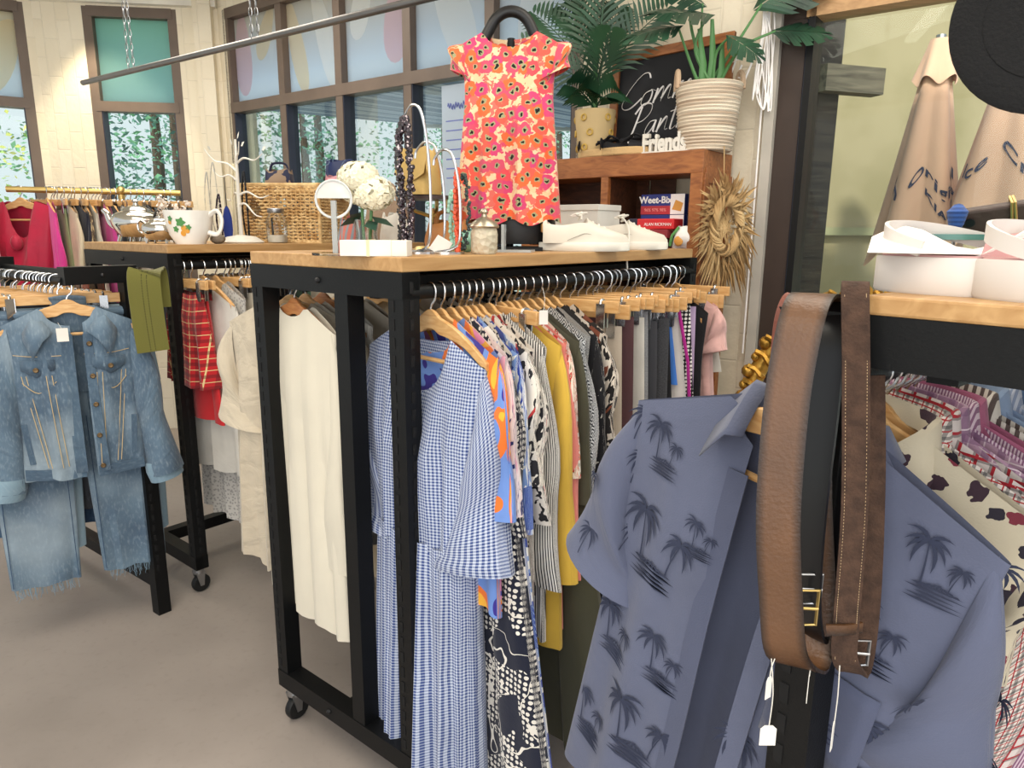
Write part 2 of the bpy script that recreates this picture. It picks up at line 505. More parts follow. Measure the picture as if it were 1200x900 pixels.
def sleeve_mesh(S, side, L, wd, ang=.12, th=.028, flare=1.0, puff=0.0, ph=0.0, cuff=0.0, N=18, armh=.2, bend=0.0, M=10, yd=0.0, cap=.028):
    m = MB(); sw = S.sw; zt = S.ztop(sw, True)
    d = Vector((sin(ang) * side, yd, -cos(ang))).normalized(); n = Vector((cos(ang) * side, 0, sin(ang)))
    O0 = Vector((side * (sw - .012), 0, zt + .004)); I0 = Vector((side * (sw - .03), 0, zt - armh))
    O1 = O0 + d * L + n * .015; I1 = O1 - n * wd * flare
    P = []; U = []
    for i in range(M + 1):
        t = i / M
        q = 1 - (1 - min(1, t * 2.2)) ** 2
        O = O0 + (O1 - O0) * t + n * (cap * sin(min(1, t * 1.6) * pi) + puff * sin(pi * t))
        I = I0 + (I1 - I0) * t
        if bend: O += n * bend * sin(pi * t) * -1; I += n * bend * sin(pi * t) * -1
        c = (O + I) / 2; h = (O - I) / 2
        T = th * (.35 + .65 * q) * (1 + .12 * sin(7 * t + ph))
        if cuff and t > 1 - cuff: T *= 1.12
        row = []; ur = []
        for j in range(N):
            a = 2 * pi * j / N
            wr = 1 + .05 * sin(3 * a + 5 * t + ph) * t
            p = c + h * cos(a) * wr + Vector((0, T * sin(a) * wr, 0)) + Vector((0, .006 * sin(9 * t + ph), 0))
            row.append(p); ur.append((a * .05 + 2.1 * side, -t * L))
        P.append(row); U.append(ur)
    return m.grid(P, U, cu=True)
def collar_mesh(nw, z0, h=.075, spread=.09, droop=.07, thick=.02):
    """fold-over shirt collar around the neck line: two points at the front"""
    m = MB()
    rows = []; n = 24
    for r_, (k, dz) in enumerate([(0.0, 0.0), (.25, .028), (.45, .03), (1.0, -.01)]):
        row = []
        for i in range(n + 1):
            t = i / n; a = -pi / 2 + .25 + (2 * pi - .5) * t      # from front left round the back to front right
            f = max(0, -sin(a)) ** 2                                 # 1 at the front, 0 at the back
            R1 = nw + k * .03
            x = R1 * cos(a) * -1 * (1 + spread * f * k * 6); y = (.03 + k * .022) * sin(a) * 1.0 - k * .012 * f
            z = z0 - .055 * f + dz - (h * k * k * (.35 + .65 * f)) - droop * f * k * .3
            row.append(Vector((x, y, z)))
        rows.append(row)
    return m.grid(rows)
def garment(name, label, cat, loc, rz, fb, group=None, sw=.2, L=.62, hw=.23, th=.03, sleeve=None, collar=None, placket=None, open_=None, hem=None, scale=1.0, N=56, M=26, band=None, **kw):
    r = empty(name, loc, rz, label, cat, group)
    S = body_surface(sw, L, hw, th, **kw)
    m = body_mesh(S, N, M, open_)
    fbs = fb if isinstance(fb, (list, tuple)) else [fb]
    m.build('body', fbs[0], r)
    if sleeve:
        sl = dict(sleeve); fbv = sl.pop('fab', fbs[0])
        for sd in (-1, 1): sleeve_mesh(S, sd, ph=sd + kw.get('ph', 0), **sl).build('sleeve', fbv, r)
    if collar:
        collar_mesh(kw.get('nw', .075), kw.get('z0', -.078), **(collar if isinstance(collar, dict) else {})).build('collar', fbs[-1], r)
    if scale != 1: r.scale = (scale,) * 3
    return r, S
def slab(name, label, cat, loc, rz, fb, w=.19, w2=.2, L=.9, th=.018, ztop=-.12, amp=.008, nf=4, ph=0.0, group=None, split=False, waistband=None, legx=.62, legw=.5):
    """trousers, skirts: cloth hung flat from clips"""
    r = empty(name, loc, rz, label, cat, group)
    def mk(x0, x1, z0, z1, w0, w1, phx, T):
        m = MB(); P = []; U = []; N = 28; M = 12
        for i in range(M + 1):
            v = i / M; row = []; ur = []
            for j in range(N):
                a = 2 * pi * j / N; cx = cos(a); sx = sin(a)
                cxx = math.copysign(abs(cx) ** .6, cx)
                ww = w0 + (w1 - w0) * v; xc = x0 + (x1 - x0) * v
                f = amp * (v * .9 + .1) * (sin(nf * 2.5 * cxx + phx + v) + .5 * sin(nf * 5.1 * cxx + 2 * phx))
                row.append(Vector((xc + ww * cxx, T * (.5 + .5 * min(1, v * 4)) * sx + f, z0 + (z1 - z0) * v + .004 * sin(5 * cxx + phx))))
                ur.append((xc + ww * cxx + (1.1 if sx > 0 else 0), -v * (z0 - z1)))
            P.append(row); U.append(ur)
        m.grid(P, U, cu=True)
        return m
    if split:
        cr = ztop - .3
        mk(0, 0, ztop, cr, w, w * 1.12, ph, th).build('seat_panel', fb, r)
        for s in (-1, 1): mk(s * w * .55, s * w2 * legx, cr + .06, ztop - L, w * .53, w2 * legw, ph + s, th * .9).build('trouser_leg', fb, r)
    else:
        mk(0, 0, ztop, ztop - L, w, w2, ph, th).build('panel', fb, r)
    if waistband:
        m = MB(); 
        m.tube([(-w, 0, ztop - .018), (w, 0, ztop - .018)], .019, 10, flat=.7 if th < .02 else .9, up=(0, 0, 1)).build('waistband', waistband, r)
    return r
# ------------------------------------------------------------------ cloths
def gingham(c1, c2, per=.0065):
    def f(b):
        v = b.warp(9, .004)
        a, d = b.stripe(0, per, .5, v), b.stripe(1, per, .5, v)
        return b.mix(b.m('MULTIPLY', b.m('ADD', a, d), .5), C(c1), C(c2))
    return f
def stripes(c1, c2, per=.012, duty=.4, ax=0, c3=None, per3=.05):
    def f(b):
        v = b.warp(7, .006)
        c = b.mix(b.stripe(ax, per, duty, v), C(c1), C(c2))
        if c3: c = b.mix(b.stripe(ax, per3, .12, v), c, C(c3))
        return c
    return f
def plaid(base, c2, c3, per=.05, thin=.1):
    def f(b):
        v = b.warp(6, .004); c = C(base)
        for ax in (0, 1):
            c = b.mix(b.m('MULTIPLY', b.stripe(ax, per, .3, v), .6), c, C(c2))
            c = b.mix(b.stripe(ax, per, thin * .6, b.shift(v, (.017, .017, 0))), c, C(c3))
        return c
    return f
def blotch(base, layers, warp=.03, wsc=14):
    """layers: (colour, scale, threshold, seed)"""
    def f(b):
        v = b.warp(wsc, warp); c = C(base)
        for hx, sc, th, sd in layers:
            c = b.mix(b.gt(b.noise(sc, 1.5, v, off=(sd, sd * 1.7, 0)), th), c, C(hx))
        return c
    return f
def flowers(base, petals, centre, sc=16, r=.42, leaf=None, warp=.012, core='#151515', extra=None):
    def f(b):
        v = b.warp(60, warp); c = C(base)
        if extra:
            for hx, s2, th in extra: c = b.mix(b.gt(b.noise(s2, 1, v, off=(5, 2, 0)), th), c, C(hx))
        if leaf: c = b.mix(b.lt(b.vor(sc * 1.35, vec=b.shift(v, (.3, .7, 0))), r * .75), c, C(leaf))
        d = b.vor(sc, vec=v); cc = b.vor(sc, 'Color', vec=v)
        n = len(petals); pc = b.ramp(b.xyz(0, cc), [(i / n, C(h)) for i, h in enumerate(petals)], True)
        c = b.mix(b.lt(d, r), c, pc)
        if centre: c = b.mix(b.lt(d, r * .38), c, C(centre))
        if core: c = b.mix(b.lt(d, r * .2), c, C(core))
        return c
    return f
def dots(base, dot, sc=60, r=.3, rand=.0, ring=None):
    def f(b):
        d = b.vor(sc, rand=rand); m = b.lt(d, r)
        if ring: m = b.m('MULTIPLY', m, b.gt(d, ring))
        return b.mix(m, C(base), C(dot))
    return f
def denim(a, b2, light):
    def f(b):
        n = b.smooth(b.noise(5, 4), .3, .7); c = b.mix(n, C(a), C(b2))
        c = b.mix(b.m('MULTIPLY', b.smooth(b.noise(150, 4, b.shift(b.vec, sc=(1, .3, 1))), .5, .75), .35), c, C(light))
        return b.mix(b.m('MULTIPLY', b.smooth(b.noise(3, 2, off=(4, 4, 0)), .52, .7), .6), c, C(light))
    return f
F_GING = fab('gingham', gingham('#c6cfe0', '#243f80', .008), wr=.5, crease=7)
F_NAVY = fab('palm_navy', '#5b6178', wr=.7, crease=9)
F_NAVYIN = fab('palm_navy_inside', '#4f556c', wr=.6, crease=8)
F_MULTI = fab('abstract_multi', lambda b: b.ramp(b.noise(7, 1, dist=.8), [(0, C('#3a2f8f')), (.36, C('#6f93d8')), (.53, C('#f07a2e')), (.6, C('#f5b53a')), (.66, C('#e98fc0')), (.74, C('#3f4fc0'))], True))
F_PINKBLOCK = fab('pink_block', blotch('#ead9da', [('#e9a9bd', 9, .58, 1), ('#b8b4bb', 13, .62, 4), ('#23306b', 34, .62, 7), ('#f0ece8', 20, .64, 9)], .02, 9))
def paisley(b):
    c = b.mix(b.m('MULTIPLY', b.lt(b.vor(70, rand=.25), .34), b.gt(b.noise(9, 1), .47)), C('#141a2e'), C('#e9e4da'))
    d = b.m('ABSOLUTE', b.m('SUBTRACT', b.noise(11, 1, dist=.8), .5)); return b.mix(b.lt(d, .012), c, C('#e9e4da'))
F_PAISLEY = fab('navy_paisley', paisley)
def delft(b):
    c = b.mix(b.gt(b.noise(26, 2, b.warp(20, .03)), .53), C('#f1f1ee'), C('#7f9fd8'))
    c = b.mix(b.gt(b.noise(22, 2.5, b.warp(25, .04), off=(2, 9, 0)), .56), c, C('#2a45a5'))
    bandz = b.m('FRACT', b.m('MULTIPLY', b.xyz(1), -2.4)); band = b.m('MULTIPLY', b.gt(bandz, .74), b.lt(bandz, .98))
    zz = b.m('FRACT', b.m('MULTIPLY', b.m('ADD', b.xyz(1), b.m('ABSOLUTE', b.m('SUBTRACT', b.m('FRACT', b.m('MULTIPLY', b.xyz(0), 18)), .5))), 14))
    return b.mix(band, c, b.mix(b.lt(zz, .25), C('#2d4aa8'), C('#a8c3ee')))
F_DELFT = fab('blue_delft', delft)
F_CRLEAF = fab('cream_leaf', blotch('#ece6da', [('#26262a', 38, .57, 3), ('#c23b3b', 30, .7, 8)], .04, 28))
F_REDCREAM = fab('red_cream', blotch('#e8e2d8', [('#1b1b1f', 46, .56, 3), ('#b5282c', 22, .66, 5)], .03, 30))
F_STRIPE = fab('bw_stripe', stripes('#f0ede6', '#1b1b1f', .0085, .42))
F_YELLOW = fab('yellow', '#dcb548', wr=.35)
F_CORAL = fab('coral', '#ee8f86')
F_REDFLOR = fab('red_white_floral', flowers('#efe7dc', ['#d2352c', '#e07a52', '#b9302c'], '#efe0c0', 40, .33, '#8b8f74'))
F_OLIVE = fab('olive_dark', '#4b4a38')
def geom(b):
    d = b.vor(26, rand=.1, metric='MANHATTAN'); return b.mix(b.lt(b.m('FRACT', b.m('MULTIPLY', d, 4.2)), .5), C('#e6e8ea'), C('#2a3038'))
F_GEOM = fab('geometric', geom)
F_GEOM2 = fab('zigzag_grey', lambda b: b.mix(b.lt(b.m('FRACT', b.m('MULTIPLY', b.m('ADD', b.xyz(1), b.m('ABSOLUTE', b.m('SUBTRACT', b.m('FRACT', b.m('MULTIPLY', b.xyz(0), 22)), .5))), 42)), .5), C('#d9d9d6'), C('#33363b')))
F_BLACK = fab('black', '#1a1a1d', wr=.4)
F_BLACKW = fab('black_white_fleck', blotch('#17171a', [('#dcd8d0', 40, .66, 2)], .02))
F_ANIMAL = fab('animal', blotch('#e7dccd', [('#1d1917', 34, .5, 2), ('#8a4a32', 16, .66, 6)], .03, 25))
F_BEIGE = fab('beige', '#c4b7a6')
F_MAROON = fab('maroon', '#55373a')
F_WHITE = fab('white', '#d2cec5', wr=.5)
F_CREAM = fab('cream', '#c8bfad', wr=.5)
F_LINEN = fab('linen', '#bfb39e', wr=1.3, crease=20)
F_LINENW = fab('linen_white', '#c6bdac', wr=.8, crease=13)
F_IVORY = fab('ivory', '#d3ccba', wr=.25, crease=5)
F_LACE = fab('lace', lambda b: b.mix(b.lt(b.vor(75), .3), C('#c6c2bb'), C('#9f9c98')), wr=.6)
F_GREY = fab('grey_wool', lambda b: b.mix(b.noise(260, 2), C('#63656a'), C('#a3a5a8')))
F_CHAR = fab('charcoal', '#3f4045')
F_CHAR2 = fab('charcoal_marl', lambda b: b.mix(b.noise(200, 2), C('#232427'), C('#55565a')))
F_BLUESAT = fab('blue_satin', '#3f79cf', rough=.4)
F_RAGLAN = fab('raglan_white', '#d9d4d0')
F_MAGENTA = fab('magenta', '#b8268f')
F_POLKA = fab('polka', dots('#131316', '#eceae6', 75, .36))
F_LAV = fab('lavender', '#b9a3c6')
F_DKFLOR = fab('dark_floral', blotch('#1a1e2b', [('#8fa0b5', 26, .66, 3)], .03))
F_PINKR = fab('pink_ruffle', '#e8b9b3', wr=.9, crease=20)
F_DENIM = fab('denim_mid', denim('#4c6075', '#6c8394', '#a1b1bb'), wr=.7, crease=14)
F_DENIMJ = fab('denim_jacket', denim('#465a6e', '#667d90', '#a3b3bc'), wr=.9, crease=18)
F_DENIMD = fab('denim_dark', denim('#22364f', '#35506e', '#5a7690'), wr=.7, crease=14)
F_DENIML = fab('denim_light', denim('#7793a6', '#8ba6b6', '#a8bcc6'), wr=.4, crease=10)
F_DENIMB = fab('denim_black', denim('#2b2d31', '#43454a', '#60636a'), wr=.5)
F_DENIMS = fab('denim_seam', denim('#3c4f63', '#566d80', '#8598a5'), wr=.9, crease=24)
F_STITCH = mat('stitch_tan', '#b7a27c', .8)
F_TARTAN = fab('tartan', plaid('#b51d22', '#5e1419', '#d8c08a', .045), wr=.4)
F_RED = fab('red', '#c2252a')
F_DKRED = fab('dark_red', '#7d2028')
F_ROSE = fab('rose_satin', '#b5203f', rough=.45, wr=.5, crease=12)
F_HOTPINK = fab('hot_pink', '#e43f97')
F_PALEPINK = fab('pale_pink', '#f0a9c4')
F_SAGE = fab('sage', '#93a777')
F_DKGREEN = fab('dark_green', '#2f4a36')
F_SAND = fab('sand', '#d8c8aa')
F_NAVYBLK = fab('navy_black', '#1b1c2b')
F_BROWNPR = fab('brown_print', blotch('#4a3524', [('#c9ae82', 30, .55, 2), ('#1d1712', 24, .6, 5)], .03))
F_FUCHSIA = fab('fuchsia', '#c13b86')
F_POPPY = fab('poppy', flowers('#dfbf96', ['#dc4e56', '#cc4470', '#e8683a', '#cf4f68', '#e05c4c'], '#9a9a72', 25, .53, None, .022, '#171412', [('#d96a5e', 40, .52), ('#e3c8a2', 55, .58), ('#cf4a66', 46, .64)]), wr=.25)
F_PURPSTR = fab('purple_stripe', stripes('#d9c3cf', '#8a5f7e', .0042, .5, 0))
F_PURPSTRH = fab('purple_stripe_fine', stripes('#d6bfcb', '#8f6784', .0042, .5, 1))
F_PURPPLAID = fab('purple_plaid', plaid('#b795ab', '#7d567a', '#e7d5dd', .03))
F_PINKSH = fab('dusty_pink', '#a85e7c')
F_REDCHK = fab('red_black_check', plaid('#e6ddd4', '#1d1b22', '#b3242c', .013, .2))
F_REDCHK2 = fab('red_black_check_big', plaid('#d9cfca', '#2a2228', '#a9202c', .02, .3))
F_CRFLOR = fab('cream_floral_shirt', flowers('#cfc4ab', ['#3a2530', '#7c2c3a', '#2a2530'], None, 26, .24, None, .03, None))
F_LTBLUE = fab('light_blue', '#8fa5c4')
F_CHAMB = fab('chambray', '#4a6487')
F_SLATE = fab('slate_green', '#5d6f73')
F_BRSTR = fab('brown_white_stripe', stripes('#d8d2c8', '#5a4c48', .011, .5, 0))
F_WAFF = fab('waffle_white', dots('#d8d3cb', '#4a4a4c', 150, .32))
F_BWCHK = fab('bw_check', gingham('#e4e2de', '#121214', .022))
F_STRBL = fab('pale_blue_stripe', stripes('#c4cbd9', '#8f9db8', .006, .5, 0))
GT = 'garments hanging on the rails'

# ------------------------------------------------------------------ middle rack, near rail
def shirt_k(ph, **k):
    d = dict(ph=ph, nf=4 + (ph * 7) % 3, amp=.011); d.update(k); return d
def hang_on(rack, x, t, kind, tilt=0.0, hlabel='', sz=1.0):
    loc = rack.W(x, t, rack.h - .047 + .0165); rz = rack.rz + tilt
    hanger(kind, loc, rz, hlabel, sz); return loc, rz
def rail_t(rack, x, px): return rack.t_of(rack.onrow(px, x, 1.38))
XN = .597
near = [
 (502, 's', 'g', 'blue and white gingham smock dress hanging at the near end of the middle rack', 'dress', F_GING),
 (514, 's', 'sh', 'periwinkle abstract print shirt with orange patch beside the gingham dress', 'shirt', F_MULTI),
 (526, 's', 'sh', 'pale pink shirt with navy block print in the middle rack', 'shirt', F_PINKBLOCK),
 (536, 's', 'dr', 'long navy dress with white dotted paisley lines', 'dress', F_PAISLEY),
 (544, 's', 'dr', 'long white dress with blue floral print and banded border', 'dress', F_DELFT),
 (552, 's', 'sh', 'cream blouse with black leaf print behind the blue floral dress', 'blouse', F_CRLEAF),
 (560, 's', 'sh', 'cream top with black print and red rose at its shoulder', 'top', F_REDCREAM),
 (572, 's', 'sl', 'black and white narrow striped shirt next to the yellow shirt', 'shirt', F_STRIPE),
 (586, 's', 'yl', 'mustard yellow long shirt on the middle rack', 'shirt', F_YELLOW),
 (594, 's', 'sl', 'coral pink top just behind the yellow shirt', 'top', F_CORAL),
 (602, 's', 'sh', 'white blouse with small red flowers behind the coral top', 'blouse', F_REDFLOR),
 (610, 's', 'dr', 'dark olive long dress with bare hanger showing at its shoulder', 'dress', F_OLIVE),
 (620, 's', 'sl', 'grey and black diamond geometric print shirt', 'shirt', F_GEOM),
 (630, 's', 'st', 'grey zigzag knit top behind the diamond print shirt', 'top', F_GEOM2),
 (638, 's', 'dr', 'long black dress with tiny white flecks on the middle rack', 'dress', F_BLACKW),
 (648, 's', 'sh', 'brown black and white animal print blouse beside the beige trousers', 'blouse', F_ANIMAL),
 (668, 'c', 'tr', 'beige trousers clipped up first among the trousers', 'trousers', F_BEIGE),
 (678, 'c', 'tr', 'maroon trousers seen as a thin edge beside beige trousers', 'trousers', F_MAROON),
 (696, 'c', 'tr', 'white trousers clipped on the middle rack', 'trousers', F_WHITE),
 (701, 'c', 'tr', 'grey marl trousers next to the white trousers', 'trousers', F_GREY),
 (711, 'c', 'tr', 'plain charcoal trousers behind the grey marl trousers', 'trousers', F_CHAR),
 (722, 'c', 'tr', 'dark speckled charcoal trousers beside the blue satin top', 'trousers', F_CHAR2),
 (731, 'c', 'sk', 'short black skirt above the blue satin scrap', 'skirt', F_BLACK),
 (740, 'c', 'bs', 'bright blue satin top showing as a narrow strip', 'top', F_BLUESAT),
 (746, 'c', 'rg', 'white top with magenta piping and grey lining', 'top', F_RAGLAN),
 (752, 'c', 'po', 'black top with white polka dots', 'top', F_POLKA),
 (759, 'c', 'tr', 'lavender trousers on the middle rack', 'trousers', F_LAV),
 (767, 'c', 'tr', 'dark trousers with pale flower print', 'trousers', F_DKFLOR),
 (774, 's', 'st', 'black top on a hanger with its wooden tip showing', 'top', F_BLACK),
 (781, 'c', 'tr', 'black trousers near the far end of the middle rack', 'trousers', F_BLACK),
 (788, 'c', 'sk', 'white knit garment hanging high at the far end of the middle rack', 'top', F_WHITE),
 (794, 's', 'pr', 'pale pink ruffled top at the far end of the middle rack', 'top', F_PINKR),
]
for i, (px, hk, ty, lab, cat, fb) in enumerate(near):
    t = max(.075, rail_t(MID, XN, px)) + (.0 if i else .0)
    t = min(t, 1.43)
    tilt = R.uniform(-.05, .05) * (3 if hk == 'c' else 1) + (.22 if hk == 'c' else (-.1 if i == 0 else -.25)); sz = R.uniform(.9, 1.45) if hk == 'c' else 1.0
    loc, rz = hang_on(MID, XN, t, hk, tilt, ('wooden hanger of the ' if hk == 's' else 'clip hanger of the ') + lab, sz)
    ph = R.uniform(0, 6)
    if ty == 'g':
        loc = loc - MID.e * .03; r, S = garment('gingham_dress', lab, cat, loc, rz, fb, GT, sw=.23, L=.5, hw=.2, th=.045, sleeve=dict(L=.47, wd=.165, ang=.17, th=.05, flare=1.65, armh=.24, M=18, cuff=.1), nd=.14, nw=.11, z0=-.115, slope=.5, amp=.011, nf=5, ph=1.3, N=80, M=36)
        m = MB(); P = []; U = []; Nn = 150
        for i in range(25):
            v = i / 24; row = []; ur = []
            for j in range(Nn):
                a = 2 * pi * j / Nn; ca, sa = cos(a), sin(a); g_ = (.007 + .017 * v) * (sin(13 * a + .6) + .5 * sin(29 * a + 2.0)) * (1 - .5 * abs(ca)); w_ = .192 + .015 * v
                row.append(Vector((w_ * math.copysign(abs(ca) ** .85, ca), (.062 + .02 * v) * sa + g_ * (1 if sa > 0 else -1), -.62 - .62 * v + .004 * sin(13 * a) * (1 - v)))); ur.append((a * .15, -v * .62))
            P.append(row); U.append(ur)
        m.grid(P, U, cu=True).build('skirt', fb, r)
    elif ty == 'sh': garment('print_shirt' if cat == 'shirt' else 'print_blouse', lab, cat, loc, rz, fb, GT, sw=.235, L=.66, hw=.25, th=.012, sleeve=dict(L=.36 + R.uniform(-.06, .06), wd=.19, ang=.17, th=.02), **shirt_k(ph))
    elif ty == 'dr': garment('print_dress', lab, cat, loc, rz, fb, GT, sw=.232, L=1.18, hw=.43, th=.024, sleeve=dict(L=.42, wd=.17, ang=.15, th=.02), **shirt_k(ph, amp=.014))
    elif ty == 'sl': garment('long_sleeved_shirt', lab, cat, loc, rz, fb, GT, sw=.232, L=.8, hw=.25, th=.012, sleeve=dict(L=.6, wd=.14, ang=.12, th=.02), **shirt_k(ph))
    elif ty == 'yl': garment('yellow_shirt', lab, cat, loc, rz, fb, GT, sw=.235, L=.86, hw=.25, th=.02, sleeve=dict(L=.6, wd=.15, ang=.12, th=.028), **shirt_k(ph))
    elif ty == 'st': garment('sleeveless_blouse', lab, cat, loc, rz, fb, GT, sw=.222, L=.66, hw=.23, th=.01, **shirt_k(ph))
    elif ty == 'tr': slab('folded_trousers', lab, cat, loc, rz, fb, w=.17 + R.uniform(-.01, .015), w2=.2, L=.8 + R.uniform(-.1, .1), ztop=-.12 * sz, th=.012, amp=.006, ph=ph, group=GT)
    elif ty == 'sk': slab('hanging_skirt' if cat == 'skirt' else 'knit_jumper', lab, cat, loc, rz, fb, w=.16, w2=.2, ztop=-.12 * sz, L=.45 if cat == 'skirt' else .2, th=.014, amp=.01, ph=ph, group=GT)
    elif ty == 'bs': slab('satin_camisole', lab, cat, loc, rz, fb, w=.14, w2=.175, L=.22, ztop=-.12 * sz, th=.012, ph=ph, group=GT)
    elif ty == 'po': slab('polka_dot_blouse', lab, cat, loc, rz, fb, w=.17, w2=.215, L=.5, ztop=-.12 * sz, th=.012, ph=ph, group=GT)
    elif ty == 'rg':
        r = slab('piped_tee', lab, cat, loc, rz, fb, w=.15, w2=.215, L=.52, th=.02, ph=ph, group=GT)
        MB().tube([(.15, -.01, -.13), (.19, -.015, -.3), (.222, -.018, -.63)], .006, 6).build('piping', F_MAGENTA, r)
        MB().tube([(.222, 0, -.62), (.2, 0, -.66), (.1, 0, -.67)], .03, 8, flat=.35).build('lining', fab('lining_dots', dots('#77767a', '#c9c9c9', 90, .3)), r)
    elif ty == 'pr': garment('ruffled_blouse', lab, cat, loc, rz, fb, GT, sw=.2, L=.5, hw=.22, th=.02, sleeve=dict(L=.16, wd=.17, ang=.3, th=.04), **shirt_k(ph, amp=.015))
# bare looking clip hangers between
for px in (580, 657, 688, 717, 798):
    t = rail_t(MID, XN, px)
    hang_on(MID, XN, min(t, 1.43), 'c', (-.3 if px == 580 else R.uniform(.0, .35)), 'clip hanger crowded among the trousers on the middle rack')
tl = aty(637, 372, 1.68); tt_ = empty('price_tag', tl, .3, 'small white swing tag tied to a hanger above the yellow shirt', 'tag')
MB().box((0, 0, 0), (.022, .0008, .034)).build('card', M_PAPER, tt_, smooth=False); MB().tube([(0, 0, .016), (.004, .004, .045), (0, .01, .07)], .0006, 4).build('string', M_WHITE, tt_)
# middle rack, far rail (white and pale clothes)
XF = .03
far = [
 (.1, 's', 'ln', 'crumpled natural linen shirt spilling out left of the middle rack post', 'shirt', F_LINEN),
 (.15, 's', 'ls', 'off white linen shirt with wide short sleeve inside the rack end', 'shirt', F_LINENW),
 (.055, 'd', 'iv', 'long ivory shirt with button cuff on the dark hanger', 'shirt', F_IVORY),
 (.21, 'd', 'wt', 'plain white top behind the long ivory shirt', 'top', F_WHITE),
 (.3, 's', 'wt', 'pale cream blouse further along the white clothes rail', 'blouse', F_CREAM),
 (.45, 's', 'be', 'pale beige long dress behind the rack post', 'dress', F_SAND),
 (.55, 's', 'wt', 'greige folded top seen past the gingham dress', 'top', F_BEIGE),
 (.64, 's', 'wt', 'black and cream spotted knit on the far rail', 'top', F_ANIMAL),
 (.74, 's', 'wt', 'grey striped knit on the far rail', 'top', F_GEOM2),
 (.84, 's', 'sb', 'navy print top on the far rail behind the gingham dress', 'top', F_PAISLEY),
 (.96, 's', 'sb', 'black top on the far rail', 'top', F_BLACK),
 (1.1, 'c', 'tr', 'beige trousers on the far rail', 'trousers', F_BEIGE),
 (1.24, 'c', 'tr', 'dark grey trousers on the far rail', 'trousers', F_CHAR),
]
for i, (t, hk, ty, lab, cat, fb) in enumerate(far):
    loc, rz = hang_on(MID, XF + (.085 if ty == 'iv' else 0), t, hk, {'ln': .26, 'iv': -.12}.get(ty, R.uniform(-.05, .05)), 'wooden hanger of the ' + lab)
    ph = R.uniform(0, 6)
    if ty == 'ln': garment('linen_shirt', lab, cat, loc, rz, fb, GT, sw=.24, L=.8, hw=.26, th=.03, sleeve=dict(L=.3, wd=.21, ang=.2, th=.05), N=72, M=30, nd=.05, **shirt_k(ph, amp=.016, hemw=.02))
    elif ty == 'ls': garment('linen_shirt', lab, cat, loc, rz, fb, GT, sw=.225, L=.8, hw=.235, th=.02, sleeve=dict(L=.3, wd=.22, ang=.12, th=.06, flare=1.2), **shirt_k(ph))
    elif ty == 'iv': garment('ivory_shirt', lab, cat, loc, rz, fb, GT, sw=.215, L=.9, hw=.23, th=.015, sleeve=dict(L=.66, wd=.13, ang=.03, th=.025, cuff=.14), nd=.035, **shirt_k(ph, amp=.009))
    elif ty == 'be': garment('beige_dress', lab, cat, loc, rz, fb, GT, sw=.2, L=1.0, hw=.25, th=.012, **shirt_k(ph))
    elif ty == 'tr': slab('folded_trousers', lab, cat, loc, rz, fb, w=.18, w2=.2, L=.8, th=.012, ph=ph, group=GT)
    else: garment('pale_blouse' if ty == 'wt' else 'dark_blouse', lab, cat, loc, rz, fb, GT, sw=.222, L=.7, hw=.22, th=.012, sleeve=dict(L=.4, wd=.13, ang=.06, th=.014), **shirt_k(ph))
# ------------------------------------------------------------------ left rack
XL = .765
lefts = [
 (.06, 'c', 'tk', 'short red tartan pleated skirt on the left rack', 'skirt', F_TARTAN),
 (.09, 'c', 'rd', 'plain red skirt hanging below the red tartan skirt', 'skirt', F_RED),
 (.14, 's', 'tt', 'white ruffled tee low on the left rack', 'top', F_WHITE),
 (.19, 's', 'lc', 'long white lace dress on the left rack', 'dress', F_LACE),
 (.25, 'c', 'sk', 'cream trousers clipped on the left rack', 'trousers', F_CREAM),
 (.3, 'c', 'sk', 'pale blue white trousers clipped on the left rack', 'trousers', F_STRBL),
 (.33, 's', 'lc', 'navy and white striped dress low on the left rack', 'dress', fab('navy_stripe', stripes('#1b2138', '#c9ccd6', .02, .15))),
 (.44, 'c', 'sk', 'black trousers clipped on the left rack', 'trousers', F_BLACK),
 (.52, 'c', 'gs', 'dark green trousers clipped on the left rack', 'trousers', F_DKGREEN),
 (.62, 's', 'lc', 'cream long dress toward the middle of the left rack', 'dress', F_CREAM),
 (.72, 's', 'tt', 'white blouse toward the far end of the left rack', 'blouse', F_LINENW),
 (.82, 's', 'tt', 'sand blouse toward the far end of the left rack', 'blouse', F_SAND),
 (.95, 's', 'lc', 'beige long dress at the far end of the left rack', 'dress', F_BEIGE),
]
